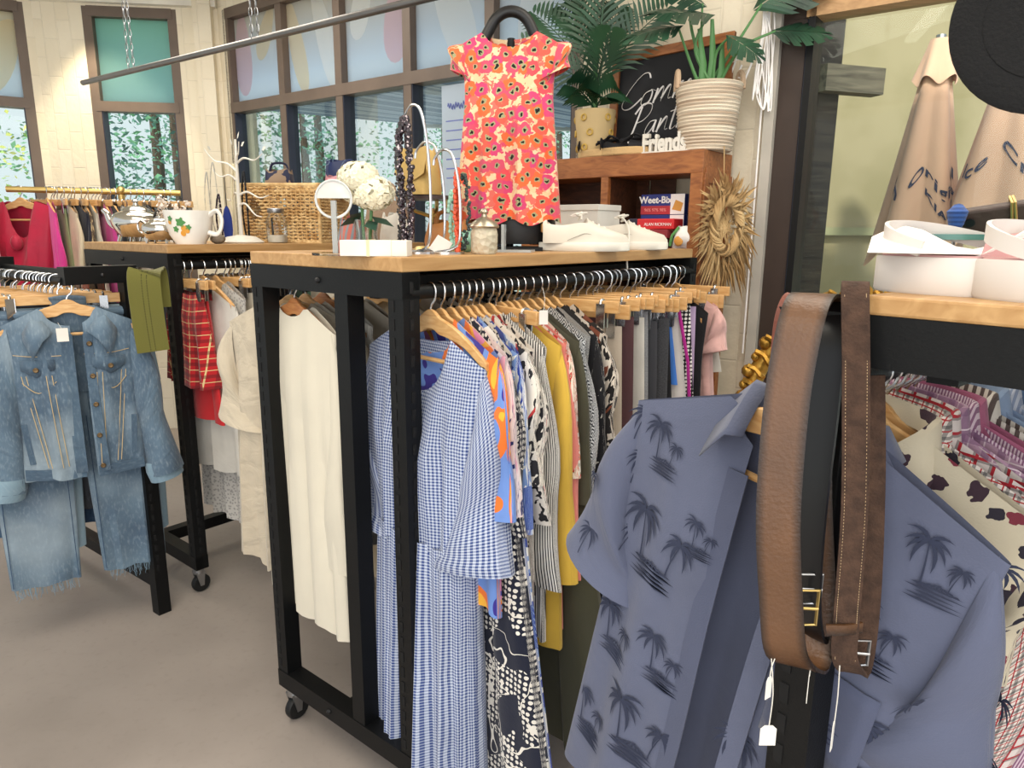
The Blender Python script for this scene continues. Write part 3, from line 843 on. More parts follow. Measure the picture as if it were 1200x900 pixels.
for i, (t, hk, ty, lab, cat, fb) in enumerate(lefts):
    loc, rz = hang_on(LEFT, XL, t, hk, R.uniform(-.05, .05), 'wooden hanger of the ' + lab)
    ph = R.uniform(0, 6)
    if ty == 'tk': slab('tartan_skirt', lab, cat, loc, rz, fb, w=.14, w2=.19, L=.36, th=.03, amp=.02, nf=7, ph=ph, group=GT)
    elif ty == 'rd': slab('red_skirt', lab, cat, loc, rz, fb, w=.13, w2=.2, L=.5, th=.02, amp=.012, nf=5, ph=ph, group=GT)
    elif ty == 'tt': garment('white_tee', lab, cat, loc, rz, fb, GT, sw=.222, L=.72, hw=.23, th=.02, sleeve=dict(L=.32, wd=.17, ang=.14, th=.03), z0=-.1, **shirt_k(ph))
    elif ty == 'ln': garment('linen_shirt', lab, cat, loc, rz, fb, GT, sw=.235, L=1.04, hw=.27, th=.03, sleeve=dict(L=.34, wd=.19, ang=.16, th=.04), N=72, M=30, nd=.05, **shirt_k(ph, amp=.016, hemw=.02))
    elif ty == 'lc': garment('lace_dress' if 'lace' in lab else 'long_dress', lab, cat, loc, rz, fb, GT, sw=.222, L=.98, hw=.245, th=.02, **shirt_k(ph, amp=.012))
    else: slab('folded_trousers', lab, cat, loc, rz, fb, w=.17, w2=.195, L=.86, th=.012, ph=ph, group=GT)
for px in (257, 262, 268, 275, 281, 287, 293, 299): hang_on(LEFT, XL, rail_t(LEFT, XL, px), 'c', R.uniform(-.12, .12), 'clip hanger on the left rack beside the white clothes')
# ------------------------------------------------------------------ ribbons (belts, straps)
def ribbon(m, pts, wv, w, th=.004, k=6):
    P = spline(pts, k); n = len(P); rows = []; U = []; L = 0
    for i, p in enumerate(P):
        T = (P[min(n - 1, i + 1)] - P[max(0, i - 1)]).normalized()
        f = i / (n - 1)
        wvv = Vector(wv) if not callable(wv) else wv(f)
        W = (wvv - T * T.dot(wvv)).normalized(); Nn = T.cross(W)
        ww = w if not callable(w) else w(f)
        if i: L += (p - P[i - 1]).length
        rows.append([p - W * ww / 2 - Nn * th / 2, p + W * ww / 2 - Nn * th / 2, p + W * ww / 2 + Nn * th / 2, p - W * ww / 2 + Nn * th / 2])
        U.append([(0, L), (ww, L), (ww, L), (0, L)])
    m.grid(rows, U, cu=True); m.add(rows[0], [(3, 2, 1, 0)]); m.add(rows[-1], [(0, 1, 2, 3)])
    return P
def stitches(m, pts, wv, w, k=12, off=.0025, step=2):
    P = spline(pts, k * 6); n = len(P)
    for s in (-1, 1):
        for i in range(1, n - 1, step):
            T = (P[i + 1] - P[i - 1]).normalized(); W = (Vector(wv) - T * T.dot(Vector(wv))).normalized(); N = T.cross(W)
            c = P[i] + W * s * (w / 2 - .003)
            M = Matrix((T, W, N)).transposed().to_4x4()
            m.box(c, (.0016, .0005, off * 2), M=M)
L_TAN = mat('leather_tan', lambda b: b.mix(b.smooth(b.m('ABSOLUTE', b.m('SUBTRACT', b.xyz(0), .0215)), .012, .021), b.ramp(b.noise(9, 3), [(.25, C('#48301d')), (.75, C('#66452b'))]), C('#24160d')), .38, bump=(220, .12), coords='UV')
L_RED = mat('leather_reddish', lambda b: b.ramp(b.noise(9, 3), [(.25, C('#5c2e22')), (.75, C('#8a4a36'))]), .5, bump=(160, .15), coords='UV')
L_BLK = mat('leather_black', '#141416', .28)
L_SUEDE = mat('suede_brown', lambda b: b.ramp(b.noise(60, 4), [(.25, C('#2f211a')), (.75, C('#513b2e'))]), .95, bump=(300, .3), coords='UV')
L_DARK = mat('leather_dark', '#4a3226', .5, bump=(120, .2), coords='UV')
L_OLIVE = fab('olive_belt', lambda b: b.mix(b.m('MULTIPLY', b.lt(b.m('ABSOLUTE', b.m('SUBTRACT', b.m('ABSOLUTE', b.m('SUBTRACT', b.xyz(0), .0525)), .008)), .0016), b.stripe(1, .009, .6)), C('#67652f'), C('#3f3f1c')), wr=.2)

# ------------------------------------------------------------------ denim rack
NX = Vector((-1.5, 2.4, 0))
DE = Vector((.6, .8, 0))
DEN = Rack(NX - DE * .7, math.atan2(.6, -.8), .93, 1.2, 1.372)
make_rack(DEN, 'low black rack at far left with denim jacket on its end', [.905], None, [.7, .89], x0=.69, base=False, casters=False)
RZD = DEN.rz
zr = DEN.h - .047 + .0165
def hang_den(x, t, kind, tilt, lab, dz=0):
    loc = DEN.W(x, t, zr + dz); rz = RZD + tilt
    # local x of hangers runs along the end bar (towards camera right and back)
    hanger(kind, loc, rz, lab); return loc, rz
for i, t in enumerate((.14, .19, .24, .3, .35, .41, .47, .52, .58, .64)):
    hang_den(.7, t, 'c', R.uniform(-.12, .12), 'clip hanger in the row behind the denim jacket')
jn = [(.1, 'blue jeans with raw frayed hems under the denim jacket', F_DENIM, 1.0), (.16, 'pale blue wide jeans just behind the frayed jeans', F_DENIML, .9), (.21, 'black denim jeans seen between the frayed legs', F_DENIMB, .78), (.27, 'dark blue jeans behind the black jeans on the denim rack', F_DENIMD, .85), (.33, 'cream trousers at the back of the denim row', F_CREAM, .86), (.4, 'mid blue jeans deep in the denim row', F_DENIM, .86), (.5, 'dark indigo jeans deepest in the denim row', F_DENIMD, .86)]
for i, (t, lab, fb, L) in enumerate(jn):
    loc, rz = hang_den(.7, t, 'c', -.3 + R.uniform(-.04, .04), 'clip hanger of the ' + lab)
    r = slab('jeans', lab, 'jeans', loc, rz, fb, w=.21, w2=.2, legx=.62, legw=.46, L=L, th=.02, ztop=-.115, amp=.006, ph=i * 2.1, group='jeans on the denim rack', split=True, waistband=fb)
    r.scale = (1.17, 1, 1)
    if i == 1: r.location = r.location + Vector((cos(rz), sin(rz), 0)) * .05
    if i == 0:
        rr = random.Random(3)
        for s in (-1, 1):
            m = MB()
            for k in range(60):
                x = s * .124 + rr.uniform(-.085, .085); y = rr.uniform(-.02, .018); z0 = -1.115
                m.tube([(x, y, z0 + .004), (x + rr.uniform(-.004, .004), y, z0 - rr.uniform(.006, .03)), (x + rr.uniform(-.008, .008), y, z0 - rr.uniform(.02, .05))], .0007, 3)
            m.build('frayed_hem', F_DENIML, r)
        m = MB()
        for s in (-1, 1):
            for dx in (-.085, .085):
                m.tube([(s * .119 + dx, -.022, -.5), (s * .124 + dx, -.022, -1.1)], .0016, 4)
        m.build('side_seam', F_DENIMD, r)
# denim jacket
M_BRONZE = mat('bronze_button', '#6e5a40', .4, .8)
loc = DEN.W(.7, .03, zr - .02); rz = RZD - .42
hanger('s', loc, rz, 'pale wooden hanger inside the collar of the denim jacket')
jk, S = garment('denim_jacket', 'faded blue denim jacket with brass buttons hanging at far left', 'jacket', loc, rz, F_DENIMJ, None, sw=.178, L=.52, hw=.172, th=.04, sleeve=dict(L=.52, wd=.115, ang=.2, th=.05, cuff=.12, M=18, N=24), open_=(.002, .03), N=96, M=36, nw=.07, nd=.06, slope=.5, amp=.009, nf=4, ph=.8, arm=.22)
jk.scale = (1.1, 1.1, 1.1)
m = MB()
# collar wings
for s in (-1, 1):
    g = []
    for i in range(7):
        t = i / 6
        a = Vector((s * (.045 + .03 * sin(t * pi)), .03 - .075 * t, -.075 - .02 * t - .055 * t * t)); b_ = a + Vector((s * (.045 + .012 * t), .0 - .012, -.03 - .045 * t))
        g.append([a, (a + b_) / 2 + Vector((0, -.008, .012)), b_])
    m.grid(g)
g = []
for i in range(9):
    x = -.05 + .1 * i / 8; g.append([Vector((x, .035, -.045 - .25 * x * x * 10)), Vector((x, .05, -.06)), Vector((x, .052, -.1))])
m.grid(g); o = m.build('collar', F_DENIMJ, jk); o.modifiers.new('th', 'SOLIDIFY').thickness = .003
def strip(S, pts, w, off=.003, th=.002, mb=None):
    m = mb or MB(); P = [S.fr(x, z, off) for x, z in pts]
    ribbon(m, P, (1, 0, 0) if abs(pts[0][0] - pts[-1][0]) < abs(pts[0][1] - pts[-1][1]) else (0, 0, 1), w, th, 3); return m
def seamline(pts, m=None, r_=.0014):
    m = m or MB(); P = spline([S.fr(x, z, .002) for x, z in pts], 4); m.tube(P, r_, 4); return m
strip(S, [(-.012, -.16), (-.012, -.3), (-.012, -.45), (-.012, -.6)], .032).build('placket', F_DENIMS, jk)
strip(S, [(.045, -.16), (.045, -.3), (.05, -.45), (.055, -.6)], .026).build('placket', F_DENIMS, jk)
strip(S, [(-.165, -.595), (-.1, -.598), (0, -.6)], .035, .004).build('hem_band', F_DENIMS, jk)
strip(S, [(.035, -.6), (.1, -.598), (.165, -.595)], .035, .004).build('hem_band', F_DENIMS, jk)
for s in (-1, 1):
    m = MB(); q = [(s * .05, -.232), (s * .14, -.232), (s * .14, -.262), (s * .1, -.285), (s * .05, -.262)]
    P = [S.fr(x, z, .006) for x, z in q]; m.add(P, [(0, 1, 2, 3, 4)]); o = m.build('pocket_flap', F_DENIMS, jk); o.modifiers.new('th', 'SOLIDIFY').thickness = .003
    m = seamline([(s * .155, -.215), (s * .1, -.222), (s * .03, -.222)])
    for x0, x1 in ((.06, .045), (.075, .06), (.14, .1), (.128, .09)): seamline([(s * x0, -.28), (s * (x0 + x1) / 2, -.43), (s * x1, -.575)], m)
    seamline([(s * .05, -.3), (s * .1, -.335), (s * .14, -.3)], m)
    m.build('seams', F_STITCH, jk)
    strip(S, [(s * .15, -.43), (s * .145, -.5), (s * .14, -.56)], .016, .004).build('welt_pocket', F_DENIMS, jk)
    b = MB(); P = S.fr(s * .1, -.262, .010); b.lathe([(.0, 0), (.0075, 0), (.008, .002), (.006, .004), (.0, .0035)], 14); b.xf(Matrix.Translation(P) @ Matrix.Rotation(pi / 2, 4, 'X')); b.build('button', M_BRONZE, jk)
for z in (-.19, -.29, -.38, -.48, -.58):
    b = MB(); P = S.fr(.048, z, .007); b.lathe([(.0, 0), (.0075, 0), (.008, .002), (.006, .004), (.0, .0035)], 14); b.xf(Matrix.Translation(P) @ Matrix.Rotation(pi / 2, 4, 'X')); b.build('button', M_BRONZE, jk)
MB().box((0, .03, -.135), (.085, .002, .022)).build('neck_label', M_PAPER, jk)
for s in (-1, 1):   # turned cuffs
    d = Vector((sin(.2) * s, 0, -cos(.2))); c = Vector((s * (.178 - .012), 0, S.ztop(.178, True))) + d * .48 - Vector((s * .045, 0, 0))
    m = MB(); m.tube([c, c + d * .035, c + d * .07], [.056, .062, .058], 16, flat=.85); m.build('cuff', F_DENIML, jk)
tg = empty('price_tag', loc, rz, 'white paper price tag on the denim jacket collar', 'tag')
MB().box((-.02, -.075, -.17), (.034, .001, .045)).build('card', M_PAPER, tg)
MB().tube([(-.02, -.075, -.15), (-.03, -.06, -.13)], .0006, 4).build('string', M_WHITE, tg)
# green obi belt and brown belts on the denim rack
p = DEN.W(.50, .0, 0)
ob = MB(); A = aty(170, 322, 2.5); 
pts = [Vector((A.x, A.y + .05, A.z - .12)), Vector((A.x, A.y + .045, A.z - .01)), Vector((A.x, A.y + .02, A.z + .012)), Vector((A.x, A.y - .012, A.z - .01)), Vector((A.x + .004, A.y - .016, A.z - .15)), Vector((A.x + .01, A.y - .014, A.z - .27))]
o = tag(ob.build('obi_belt', L_OLIVE) if ribbon(ob, pts, (.8, .6, 0), .105, .006) else None, 'wide olive green stitched sash belt hanging over the denim rack corner', 'belt')
MB().beam(DEN.W(.9, .025, DEN.h - .02), (A.x + .02, A.y + .02, A.z - .008), .02, .02).build('belt_arm', M_BLACK, [x for x in COL.objects if x.get('label', '').startswith('low black rack')][0]).matrix_parent_inverse = [x for x in COL.objects if x.get('label', '').startswith('low black rack')][0].matrix_basis.inverted()
for i, (t, lab) in enumerate(((.34, 'coiled tan brown belt over the back bar of the denim rack, left one'), (.27, 'red brown belt over the back bar of the denim rack, right one'))):
    q = DEN.W(.89, t, zr + .004); n = DEN.e * -1
    m = MB(); ribbon(m, [q - n * .03 + Vector((0, 0, -.22)), q - n * .026 + Vector((0, 0, -.05)), q + Vector((0, 0, .006)), q + n * .026 + Vector((0, 0, -.05)), q + n * .03 + Vector((0, 0, -.24))], DEN.l, .05, .004)
    tag(m.build('leather_belt', [L_TAN, L_RED][i]), lab, 'belt')

# ------------------------------------------------------------------ brass rail at the back
BA, BB = aty(8, 226, 3.95), aty(212, 232, 4.25)
BA.z = BB.z = 1.72
bd = (BB - BA).normalized(); brz = atan2(bd.y, bd.x)
br = empty('brass_clothes_rail', (BA.x, BA.y, 0), brz, 'brass clothes rail by the left windows with pink dresses', 'clothes rail')
Lb = (BB - BA).length
MB().tube([(0, 0, 1.705), (Lb, 0, 1.705)], .0165, 12).build('hanging_rail', M_BRASS, br)
for x in (.55, ):
    m = MB(); m.tube([(x, 0, .03), (x, 0, 1.69)], .018, 12); m.ball((x, 0, 1.71), .026, 10); m.build('post', M_BRASS, br)
    MB().box((x, 0, .015), (.09, .6, .03)).build('foot', M_BRASS, br, bevel=.006)
bl = [(27, 's', 'rose red satin dress with twisted front on the brass rail', 'dress', F_ROSE, 'V'), (-14, 'c', 'pale pink garment at the left end of the brass rail', 'dress', F_PALEPINK, 'S'),
      (58, 's', 'hot pink dress beside the rose satin dress', 'dress', F_HOTPINK, 'G'), (70, 'c', 'sage green dress with dark green strap', 'dress', F_SAGE, 'S'), (78, 's', 'sand coloured draped top on the brass rail', 'top', F_SAND, 'G'),
      (90, 's', 'navy black dress on the brass rail', 'dress', F_NAVYBLK, 'G'), (98, 's', 'brown leopard print scarf top on the brass rail', 'top', F_BROWNPR, 'G'), (106, 's', 'cream knit cardigan on the brass rail', 'cardigan', F_CREAM, 'G'),
      (122, 's', 'fuchsia pink top on the brass rail', 'top', F_FUCHSIA, 'G'), (132, 's', 'black top beside the fuchsia top', 'top', F_BLACK, 'G'), (142, 's', 'brown print blouse near the silver teapot', 'blouse', F_ANIMAL, 'G'),
      (155, 's', 'tan jacket near the right end of the brass rail', 'jacket', F_BEIGE, 'G'), (170, 's', 'dark coat near the right end of the brass rail', 'coat', F_CHAR, 'G')]
def on_brass(px): return col(px, BA, bd, 1.7215)
for i, (px, hk, lab, cat, fb, ty) in enumerate(bl):
    loc = on_brass(px); loc.z = 1.7215; rz = -.85 + R.uniform(-.06, .06)
    if ty == 'V': rz = -.2
    hanger(hk, loc, rz, 'hanger of the ' + lab)
    if ty == 'V':
        r, S2 = garment('satin_dress', lab, cat, loc, rz, fb, GT, sw=.19, L=.95, hw=.23, th=.06, nd=.2, nw=.085, slope=.3, amp=.014, nf=5, ph=.3, waist=.12)
        MB().ball((0, -.06, -.3), .03, 10, sz=1.4).build('twist_knot', fb, r)
    elif ty == 'S': slab('strappy_dress', lab, cat, loc, rz, fb, w=.15, w2=.21, L=.9, th=.015, ph=i, group=GT)
    else: garment('draped_' + ('blouse' if cat == 'top' else cat), lab, cat, loc, rz, fb, GT, sw=.225, L=.75, hw=.23, th=.015, sleeve=dict(L=.5, wd=.12, ang=.07, th=.018), **shirt_k(i * 1.3))
for px in (63, 66, 74, 82, 86, 102, 110, 114, 118, 127, 137, 148, 161, 177, 185, 193, 200):
    loc = on_brass(px); loc.z = 1.7215; hanger('c', loc, -.4 + R.uniform(-.3, .3), 'clip hanger on the brass rail by the window')

# ------------------------------------------------------------------ right rack shirts
zrr = RIGHT.h - .087 + .0165
rs = [(.172, 'cream shirt with dark red flower print behind the palm shirt', F_CRFLOR), (.2, 'red and black small checked shirt behind the cream floral shirt', F_REDCHK), (.225, 'red and black wide checked shirt in the right rack', F_REDCHK2),
      (.25, 'purple plaid shirt in the right rack', F_PURPPLAID), (.278, 'purple striped shirt with a grey button on its collar stand', F_PURPSTR), (.3, 'dusty pink plain shirt in the right rack', F_PINKSH), (.34, 'brown and white striped shirt with folded collar', F_BRSTR),
      (.385, 'light blue shirt in the right rack', F_LTBLUE), (.43, 'pale blue striped shirt with ruched edge', F_STRBL), (.5, 'chambray blue shirt in the right rack', F_CHAMB), (.55, 'slate green shirt behind the chambray shirt', F_SLATE),
      (.62, 'white waffle dotted shirt in the right rack', F_WAFF), (.69, 'black and white checked shirt in the right rack', F_BWCHK), (.76, 'navy shirt at the back of the right rack', F_NAVYBLK)]
for i, (t, lab, fb) in enumerate(rs):
    loc = RIGHT.W(.045, t, zrr); rz = RIGHT.rz + R.uniform(-.03, .03) + .02
    h_ = hanger('s', loc, rz, 'wooden hanger of the ' + lab); h_.rotation_euler = (0, .17 * max(.2, 1 - i / 8), rz)
    r, S2 = garment('collared_shirt', lab, 'shirt', loc, rz, fb, 'mens shirts in the right rack', sw=.23, L=.74, hw=.25, th=.012, sleeve=dict(L=.2 if i == 0 else .6 if i % 3 else .26, wd=.15, ang=.06, th=.022), collar=dict(h=.07), N=60, M=26, **shirt_k(i * 1.1, amp=.007, slope=.4))
    r.rotation_euler = (0, .17 * max(.2, 1 - i / 8), rz)
    if i == 4:
        b = MB(); b.lathe([(0, 0), (.009, 0), (.0095, .002), (.007, .003), (0, .0025)], 16); b.xf(Matrix.Translation((.1, -.05, -.125)) @ Matrix.Rotation(pi / 2, 4, 'X')); b.build('button', mat('grey_button', '#6f6a6a', .4), r)
# ------------------------------------------------------------------ palm shirt
PL = RIGHT.W(.012, .085, zrr); PR = RIGHT.rz + .03
ph_ = hanger('s', PL, PR, 'pale wooden hanger inside the navy palm tree shirt')
INK = mat('palm_ink', '#2c3247', .9)
ps, S = garment('palm_print_shirt', 'navy short sleeved shirt printed with palm tree islands, worn open', 'shirt', PL, PR, F_NAVY, None, sw=.25, L=.76, hw=.265, th=.02, open_=(-.045, .03), N=128, M=48, nw=.085, nd=.07, slope=.42, amp=.008, nf=4, ph=2.2, arm=.24)
g = []
for s in (-1, 1):
    m = MB(); rows = []
    for i in range(9):
        t = i / 8
        a = Vector((s * (.07 - .02 * t), .04 - .085 * t, -.062 - .02 * t - .03 * t * t))
        b_ = a + Vector((s * (.045 + .004 * t), -.006 - .004 * t, -.03 - .016 * t))
        rows.append([a, a * .6 + b_ * .4 + Vector((0, -.008, .016)), b_])
    m.grid(rows); o = m.build('collar', F_NAVY, ps); o.modifiers.new('th', 'SOLIDIFY').thickness = .002
m = MB(); rows = []
for i in range(11):
    a = -1 + .2 * i; rows.append([Vector((.07 * a, .045 + .01 * (1 - a * a), -.06 + .01 * (1 - a * a))), Vector((.085 * a, .06, -.075)), Vector((.1 * a, .062, -.105))])
m.grid(rows); m.build('collar_stand', F_NAVYIN, ps)
for o_ in (ps, ph_): o_.rotation_euler = (0, .17, PR)
strip(S, [(-.055, -.17), (-.052, -.4), (-.05, -.6), (-.05, -.82)], .03, .004).build('placket', F_NAVYIN, ps)
strip(S, [(.045, -.17), (.045, -.4), (.045, -.6), (.045, -.82)], .03, .004).build('placket', F_NAVY, ps)
m = MB(); rows = [[S.fr(.07 + .12 * i / 6, -.36 - .13 * j / 6 - (.012 * (1 - abs(i - 3) / 3) if j == 6 else 0), .004) for i in range(7)] for j in range(7)]
m.grid(rows); o = m.build('chest_pocket', F_NAVYIN, ps); o.modifiers.new('th', 'SOLIDIFY').thickness = .001
for sd, an, yd in ((-1, .3, .0), (1, .2, .06)): sleeve_mesh(S, sd, .3, .17, an, .04, 1.05, 0, sd * 1.0 + 2, 0, 28, .22, 0, 16, yd, .01).build('sleeve', F_NAVY, ps)
def leafpoly(c, a, L, w, curve=.5, n=5):
    P = []; up = []; dn = []
    for i in range(n + 1):
        t = i / n; aa = a - curve * t * (1 if cos(a) >= 0 else -1)
        x = c[0] + L * t * cos(aa); z = c[1] + L * t * sin(aa) - .25 * L * t * t
        h = w * sin(pi * min(1, t * .95 + .05)) ; up.append((x - h * sin(aa), z + h * cos(aa))); dn.append((x + h * sin(aa), z - h * cos(aa)))
    return up + dn[::-1]
def palm(cx, cz, k, lean=.3, rr=R):
    o = []; top = (cx + lean * k * .5, cz + k)
    tr = []; tl = []
    for i in range(7):
        t = i / 6; x = cx + lean * k * .5 * t ** 1.6; z = cz + k * t; w = .018 * k / .07 * .07 * (1.4 - .7 * t)
        tr.append((x + w, z)); tl.append((x - w, z))
    o.append(tr + tl[::-1])
    for a in (-.5, .1, .6, 1.2, 1.9, 2.5, 3.0, 3.6): o.append(leafpoly(top, a, k * .55 * rr.uniform(.8, 1.15), k * .05, .7))
    return o
def island(cx, cz, k):
    o = []
    for i in range(5):
        y = cz - i * .09 * k; h = .03 * k; w = k * (.55 + .12 * sin(i * 2.2)); o.append([(cx - w, y), (cx - w * .4, y + h), (cx + w * .3, y + h * .6), (cx + w, y), (cx + w * .4, y - h * .6), (cx - w * .5, y - h)])
    for i in range(9):
        a = .3 + i * .3; o.append(leafpoly((cx + k * (-.5 + .12 * i), cz), a, k * .22, k * .03, .3, 3))
    return o
def motif(cx, cz, k, n=1):
    o = island(cx, cz, k)
    o += palm(cx - .35 * k, cz, k, -.2)
    if n > 1: o += palm(cx + .4 * k, cz, k * .8, .5)
    else: o += palm(cx + .2 * k, cz, k * .6, .4)
    return o
def put_motifs(S, lst, name, parent):
    m = MB()
    for cx, cz, k, n in lst:
        for poly in motif(cx, cz, k, n):
            # fine triangles: fan of subdivided quads is not needed at this size
            P = [S.fr(max(-.24, min(.26, x)), z, .0035) for x, z in poly]
            m.add(P, [tuple(range(len(P)))])
    absorb([c for c in parent.children if c.name.startswith('body')][0], m, INK)
put_motifs(S, [(-.17, -.21, .05, 1), (-.15, -.37, .075, 2), (-.09, -.53, .055, 1), (-.19, -.55, .06, 1), (-.21, -.74, .06, 1), (-.11, -.69, .075, 2), (-.075, -.3, .035, 1),
               (.1, -.2, .05, 1), (.2, -.2, .05, 1), (.16, -.31, .055, 1), (.12, -.43, .07, 1), (.21, -.46, .06, 2), (.08, -.6, .07, 2), (.2, -.62, .06, 1), (.15, -.74, .07, 2)], 'palm_print', ps)
def sleeve_prints(side):
    # flat ink sprigs laid on the sleeve surface
    slv = [c for c in ps.children if c.name.startswith('sleeve')][0 if side < 0 else 1]
    me = slv.data; me.update(); m = MB(); rr = random.Random(5 + side); used = []
    for f in me.polygons:
        if f.normal.y < -.35 and len(used) < 6 and all((f.center - u).length > .07 for u in used) and rr.random() < .4:
            used.append(f.center.copy()); n = f.normal; X = Vector((1, 0, 0)); X = (X - n * n.dot(X)).normalized(); Z = X.cross(n) * -1
            if Z.z < 0: Z = -Z
            for poly in palm(0, 0, .045, .3, rr): m.add([f.center + X * x + Z * z + n * .004 for x, z in poly], [tuple(range(len(poly)))])
    if m.v: absorb(slv, m, INK)
sleeve_prints(-1); sleeve_prints(1)

# ------------------------------------------------------------------ belts over the right rack corner
KB = 1.17
def wpts(*a): return [aty(px, py, Y * KB) for px, py, Y in a]
WV = Vector((1, -.25, 0))
def buckle(m, c, w, h, r=.002):
    P = [c + Vector((sx * w / 2, 0, sz * h / 2)) for sx, sz in ((-1, -1), (1, -1), (1, 1), (-1, 1))]
    m.tube(P, r, 6, closed=True); m.tube([c + Vector((-w / 2, 0, 0)), c + Vector((w / 2, -.003, 0))], r * .8, 6)
b1 = empty('leather_belt', aty(930, 420, .6 * KB), 0, 'smooth tan brown leather belt looped over the right rack corner', 'belt', 'leather belts over the right rack corner')
def local(o, P): return [p - o.location for p in P]
m = MB(); F1 = wpts((968, 352, .66), (952, 347, .625), (938, 380, .6), (922, 470, .59), (912, 600, .58), (915, 700, .575), (922, 768, .575), (948, 774, .6), (955, 700, .625), (950, 560, .63), (958, 430, .65), (970, 360, .665))
ribbon(m, local(b1, F1), (1, -.45, 0), .043, .004); m.build('strap', L_TAN, b1)
m = MB(); buckle(m, aty(941, 712, .585 * KB) - b1.location, .03, .04); m.build('buckle', M_BRASS, b1)
b2 = empty('leather_belt', aty(1000, 420, .6 * KB), 0, 'dark brown suede belt with pale stitched edges over the right rack', 'belt', 'leather belts over the right rack corner')
m = MB(); F2 = wpts((1004, 352, .66), (1003, 334, .635), (1002, 345, .612), (1003, 450, .6), (1001, 600, .595), (992, 720, .59), (990, 772, .59), (1006, 782, .605), (1017, 700, .62), (1022, 560, .625), (1021, 440, .63))
ribbon(m, local(b2, F2), (1, -.3, 0), .026, .004); m.build('strap', L_SUEDE, b2)
m = MB(); stitches(m, local(b2, F2[2:7]), (1, -.3, 0), .026); m.build('stitching', mat('stitch_cream', '#b49a78', .8), b2)
m = MB(); ribbon(m, local(b2, wpts((968, 738, .588), (990, 738, .5845), (1010, 735, .588))), (0, 0, 1), .012, .003); m.build('keeper_loop', L_TAN, b2)
m = MB(); buckle(m, aty(1008, 765, .597 * KB) - b2.location, .018, .03); m.build('buckle', M_STEEL, b2)
b3 = empty('leather_belt', aty(965, 420, .62 * KB), 0, 'glossy black leather belt hanging between the tan and suede belts', 'belt', 'leather belts over the right rack corner')
m = MB(); ribbon(m, local(b3, wpts((990, 356, .672), (982, 356, .65), (973, 400, .63), (962, 500, .618), (950, 600, .61), (944, 700, .605), (952, 745, .615), (966, 690, .635), (970, 560, .64), (972, 420, .655))), (1, -1.4, 0), .035, .004); m.build('strap', L_BLK, b3)
m = MB(); buckle(m, aty(948, 690, .598 * KB) - b3.location, .026, .034); m.build('buckle', M_STEEL, b3)
b4 = empty('leather_belt', aty(935, 400, .68 * KB), 0, 'reddish brown grained belt behind the tan belt on the right rack', 'belt', 'leather belts over the right rack corner')
m = MB(); ribbon(m, local(b4, wpts((962, 356, .70), (945, 350, .685), (932, 372, .675), (926, 430, .67), (925, 520, .665), (935, 600, .665), (950, 640, .67))), (1, -.3, 0), .043, .004); m.build('strap', L_RED, b4)
def ptag(px, py, Y, top, lab, w=.016, h=.024, rz=0):
    Y *= KB; w *= KB; h *= KB; c = aty(px, py, Y); t = aty(top[0], top[1], Y)
    r = empty('price_tag', c, rz, lab, 'tag', 'paper price tags hanging from the belts')
    m = MB(); m.prism([(-w / 2, -h / 2), (w / 2, -h / 2), (w / 2, h / 3), (w / 4, h / 2), (-w / 4, h / 2), (-w / 2, h / 3)], .0006, 'y'); m.build('card', M_PAPER, r, smooth=False)
    d = (t - c); d.rotate(Matrix.Rotation(-rz, 3, 'Z'))
    MB().tube(spline([(0, 0, h * .4), (.001, 0, h * .4 + (d.z - h * .4) * .5), d], 4), .0006, 5).build('string', M_WHITE, r)
ptag(900, 862, .572, (904, 772), 'lowest square white tag on the strings below the tan belt', .015, .021)
ptag(901, 806, .568, (908, 772), 'narrow upper white tag on the string below the tan belt', .008, .022, .6)
ptag(947, 806, .58, (947, 772), 'thin white tag turned edge on below the black belt', .005, .03, 1.2)
ptag(976, 862, .585, (984, 780), 'white tag on a long string below the suede belt', .007, .032, .9)
# ------------------------------------------------------------------ room shell
WQ, WD, WN = Vector((.95, 3.06, 0)), Vector((-.8, .6, 0)), Vector((-.6, -.8, 0))
WRZ = atan2(.6, -.8)
def WP(s, n=0.0, z=0.0): return WQ + WD * s + WN * n + Vector((0, 0, z))
def wbox(m, s0, s1, z0, z1, n0, n1, Q=None, D=None, N=None):
    Q, D, N = Q or WQ, D or WD, N or WN
    c = Q + D * (s0 + s1) / 2 + N * (n0 + n1) / 2; c = Vector((c.x, c.y, (z0 + z1) / 2))
    return m.box(c, (abs(s1 - s0), abs(n1 - n0), z1 - z0), atan2(D.y, D.x))
def brickc(b):
    n = b.node('ShaderNodeTexBrick'); b.put(n.inputs['Vector'], b.vec)
    n.inputs['Color1'].default_value = C('#e9dfc9'); n.inputs['Color2'].default_value = C('#e3d8c0'); n.inputs['Mortar'].default_value = C('#ddd3bd')
    n.inputs['Scale'].default_value = 1; n.inputs['Brick Width'].default_value = .24; n.inputs['Row Height'].default_value = .086; n.inputs['Mortar Size'].default_value = .004; n.inputs['Mortar Smooth'].default_value = .6
    return b.mix(b.m('MULTIPLY', b.smooth(b.noise(3, 4), .5, .75), .4), n.outputs['Color'], C('#f0e8d4'))
def brickh(b):
    n = b.node('ShaderNodeTexBrick'); b.put(n.inputs['Vector'], b.warp(12, .008))
    n.inputs['Color1'].default_value = n.inputs['Color2'].default_value = (1, 1, 1, 1); n.inputs['Mortar'].default_value = (0, 0, 0, 1)
    n.inputs['Scale'].default_value = 1; n.inputs['Brick Width'].default_value = .24; n.inputs['Row Height'].default_value = .086; n.inputs['Mortar Size'].default_value = .006; n.inputs['Mortar Smooth'].default_value = .8
    return b.m('ADD', b.m('MULTIPLY', n.outputs['Color'], .3), b.noise(20, 4))
M_BRICK = mat('painted_brick', brickc, .75, bump=brickh, coords='UV')
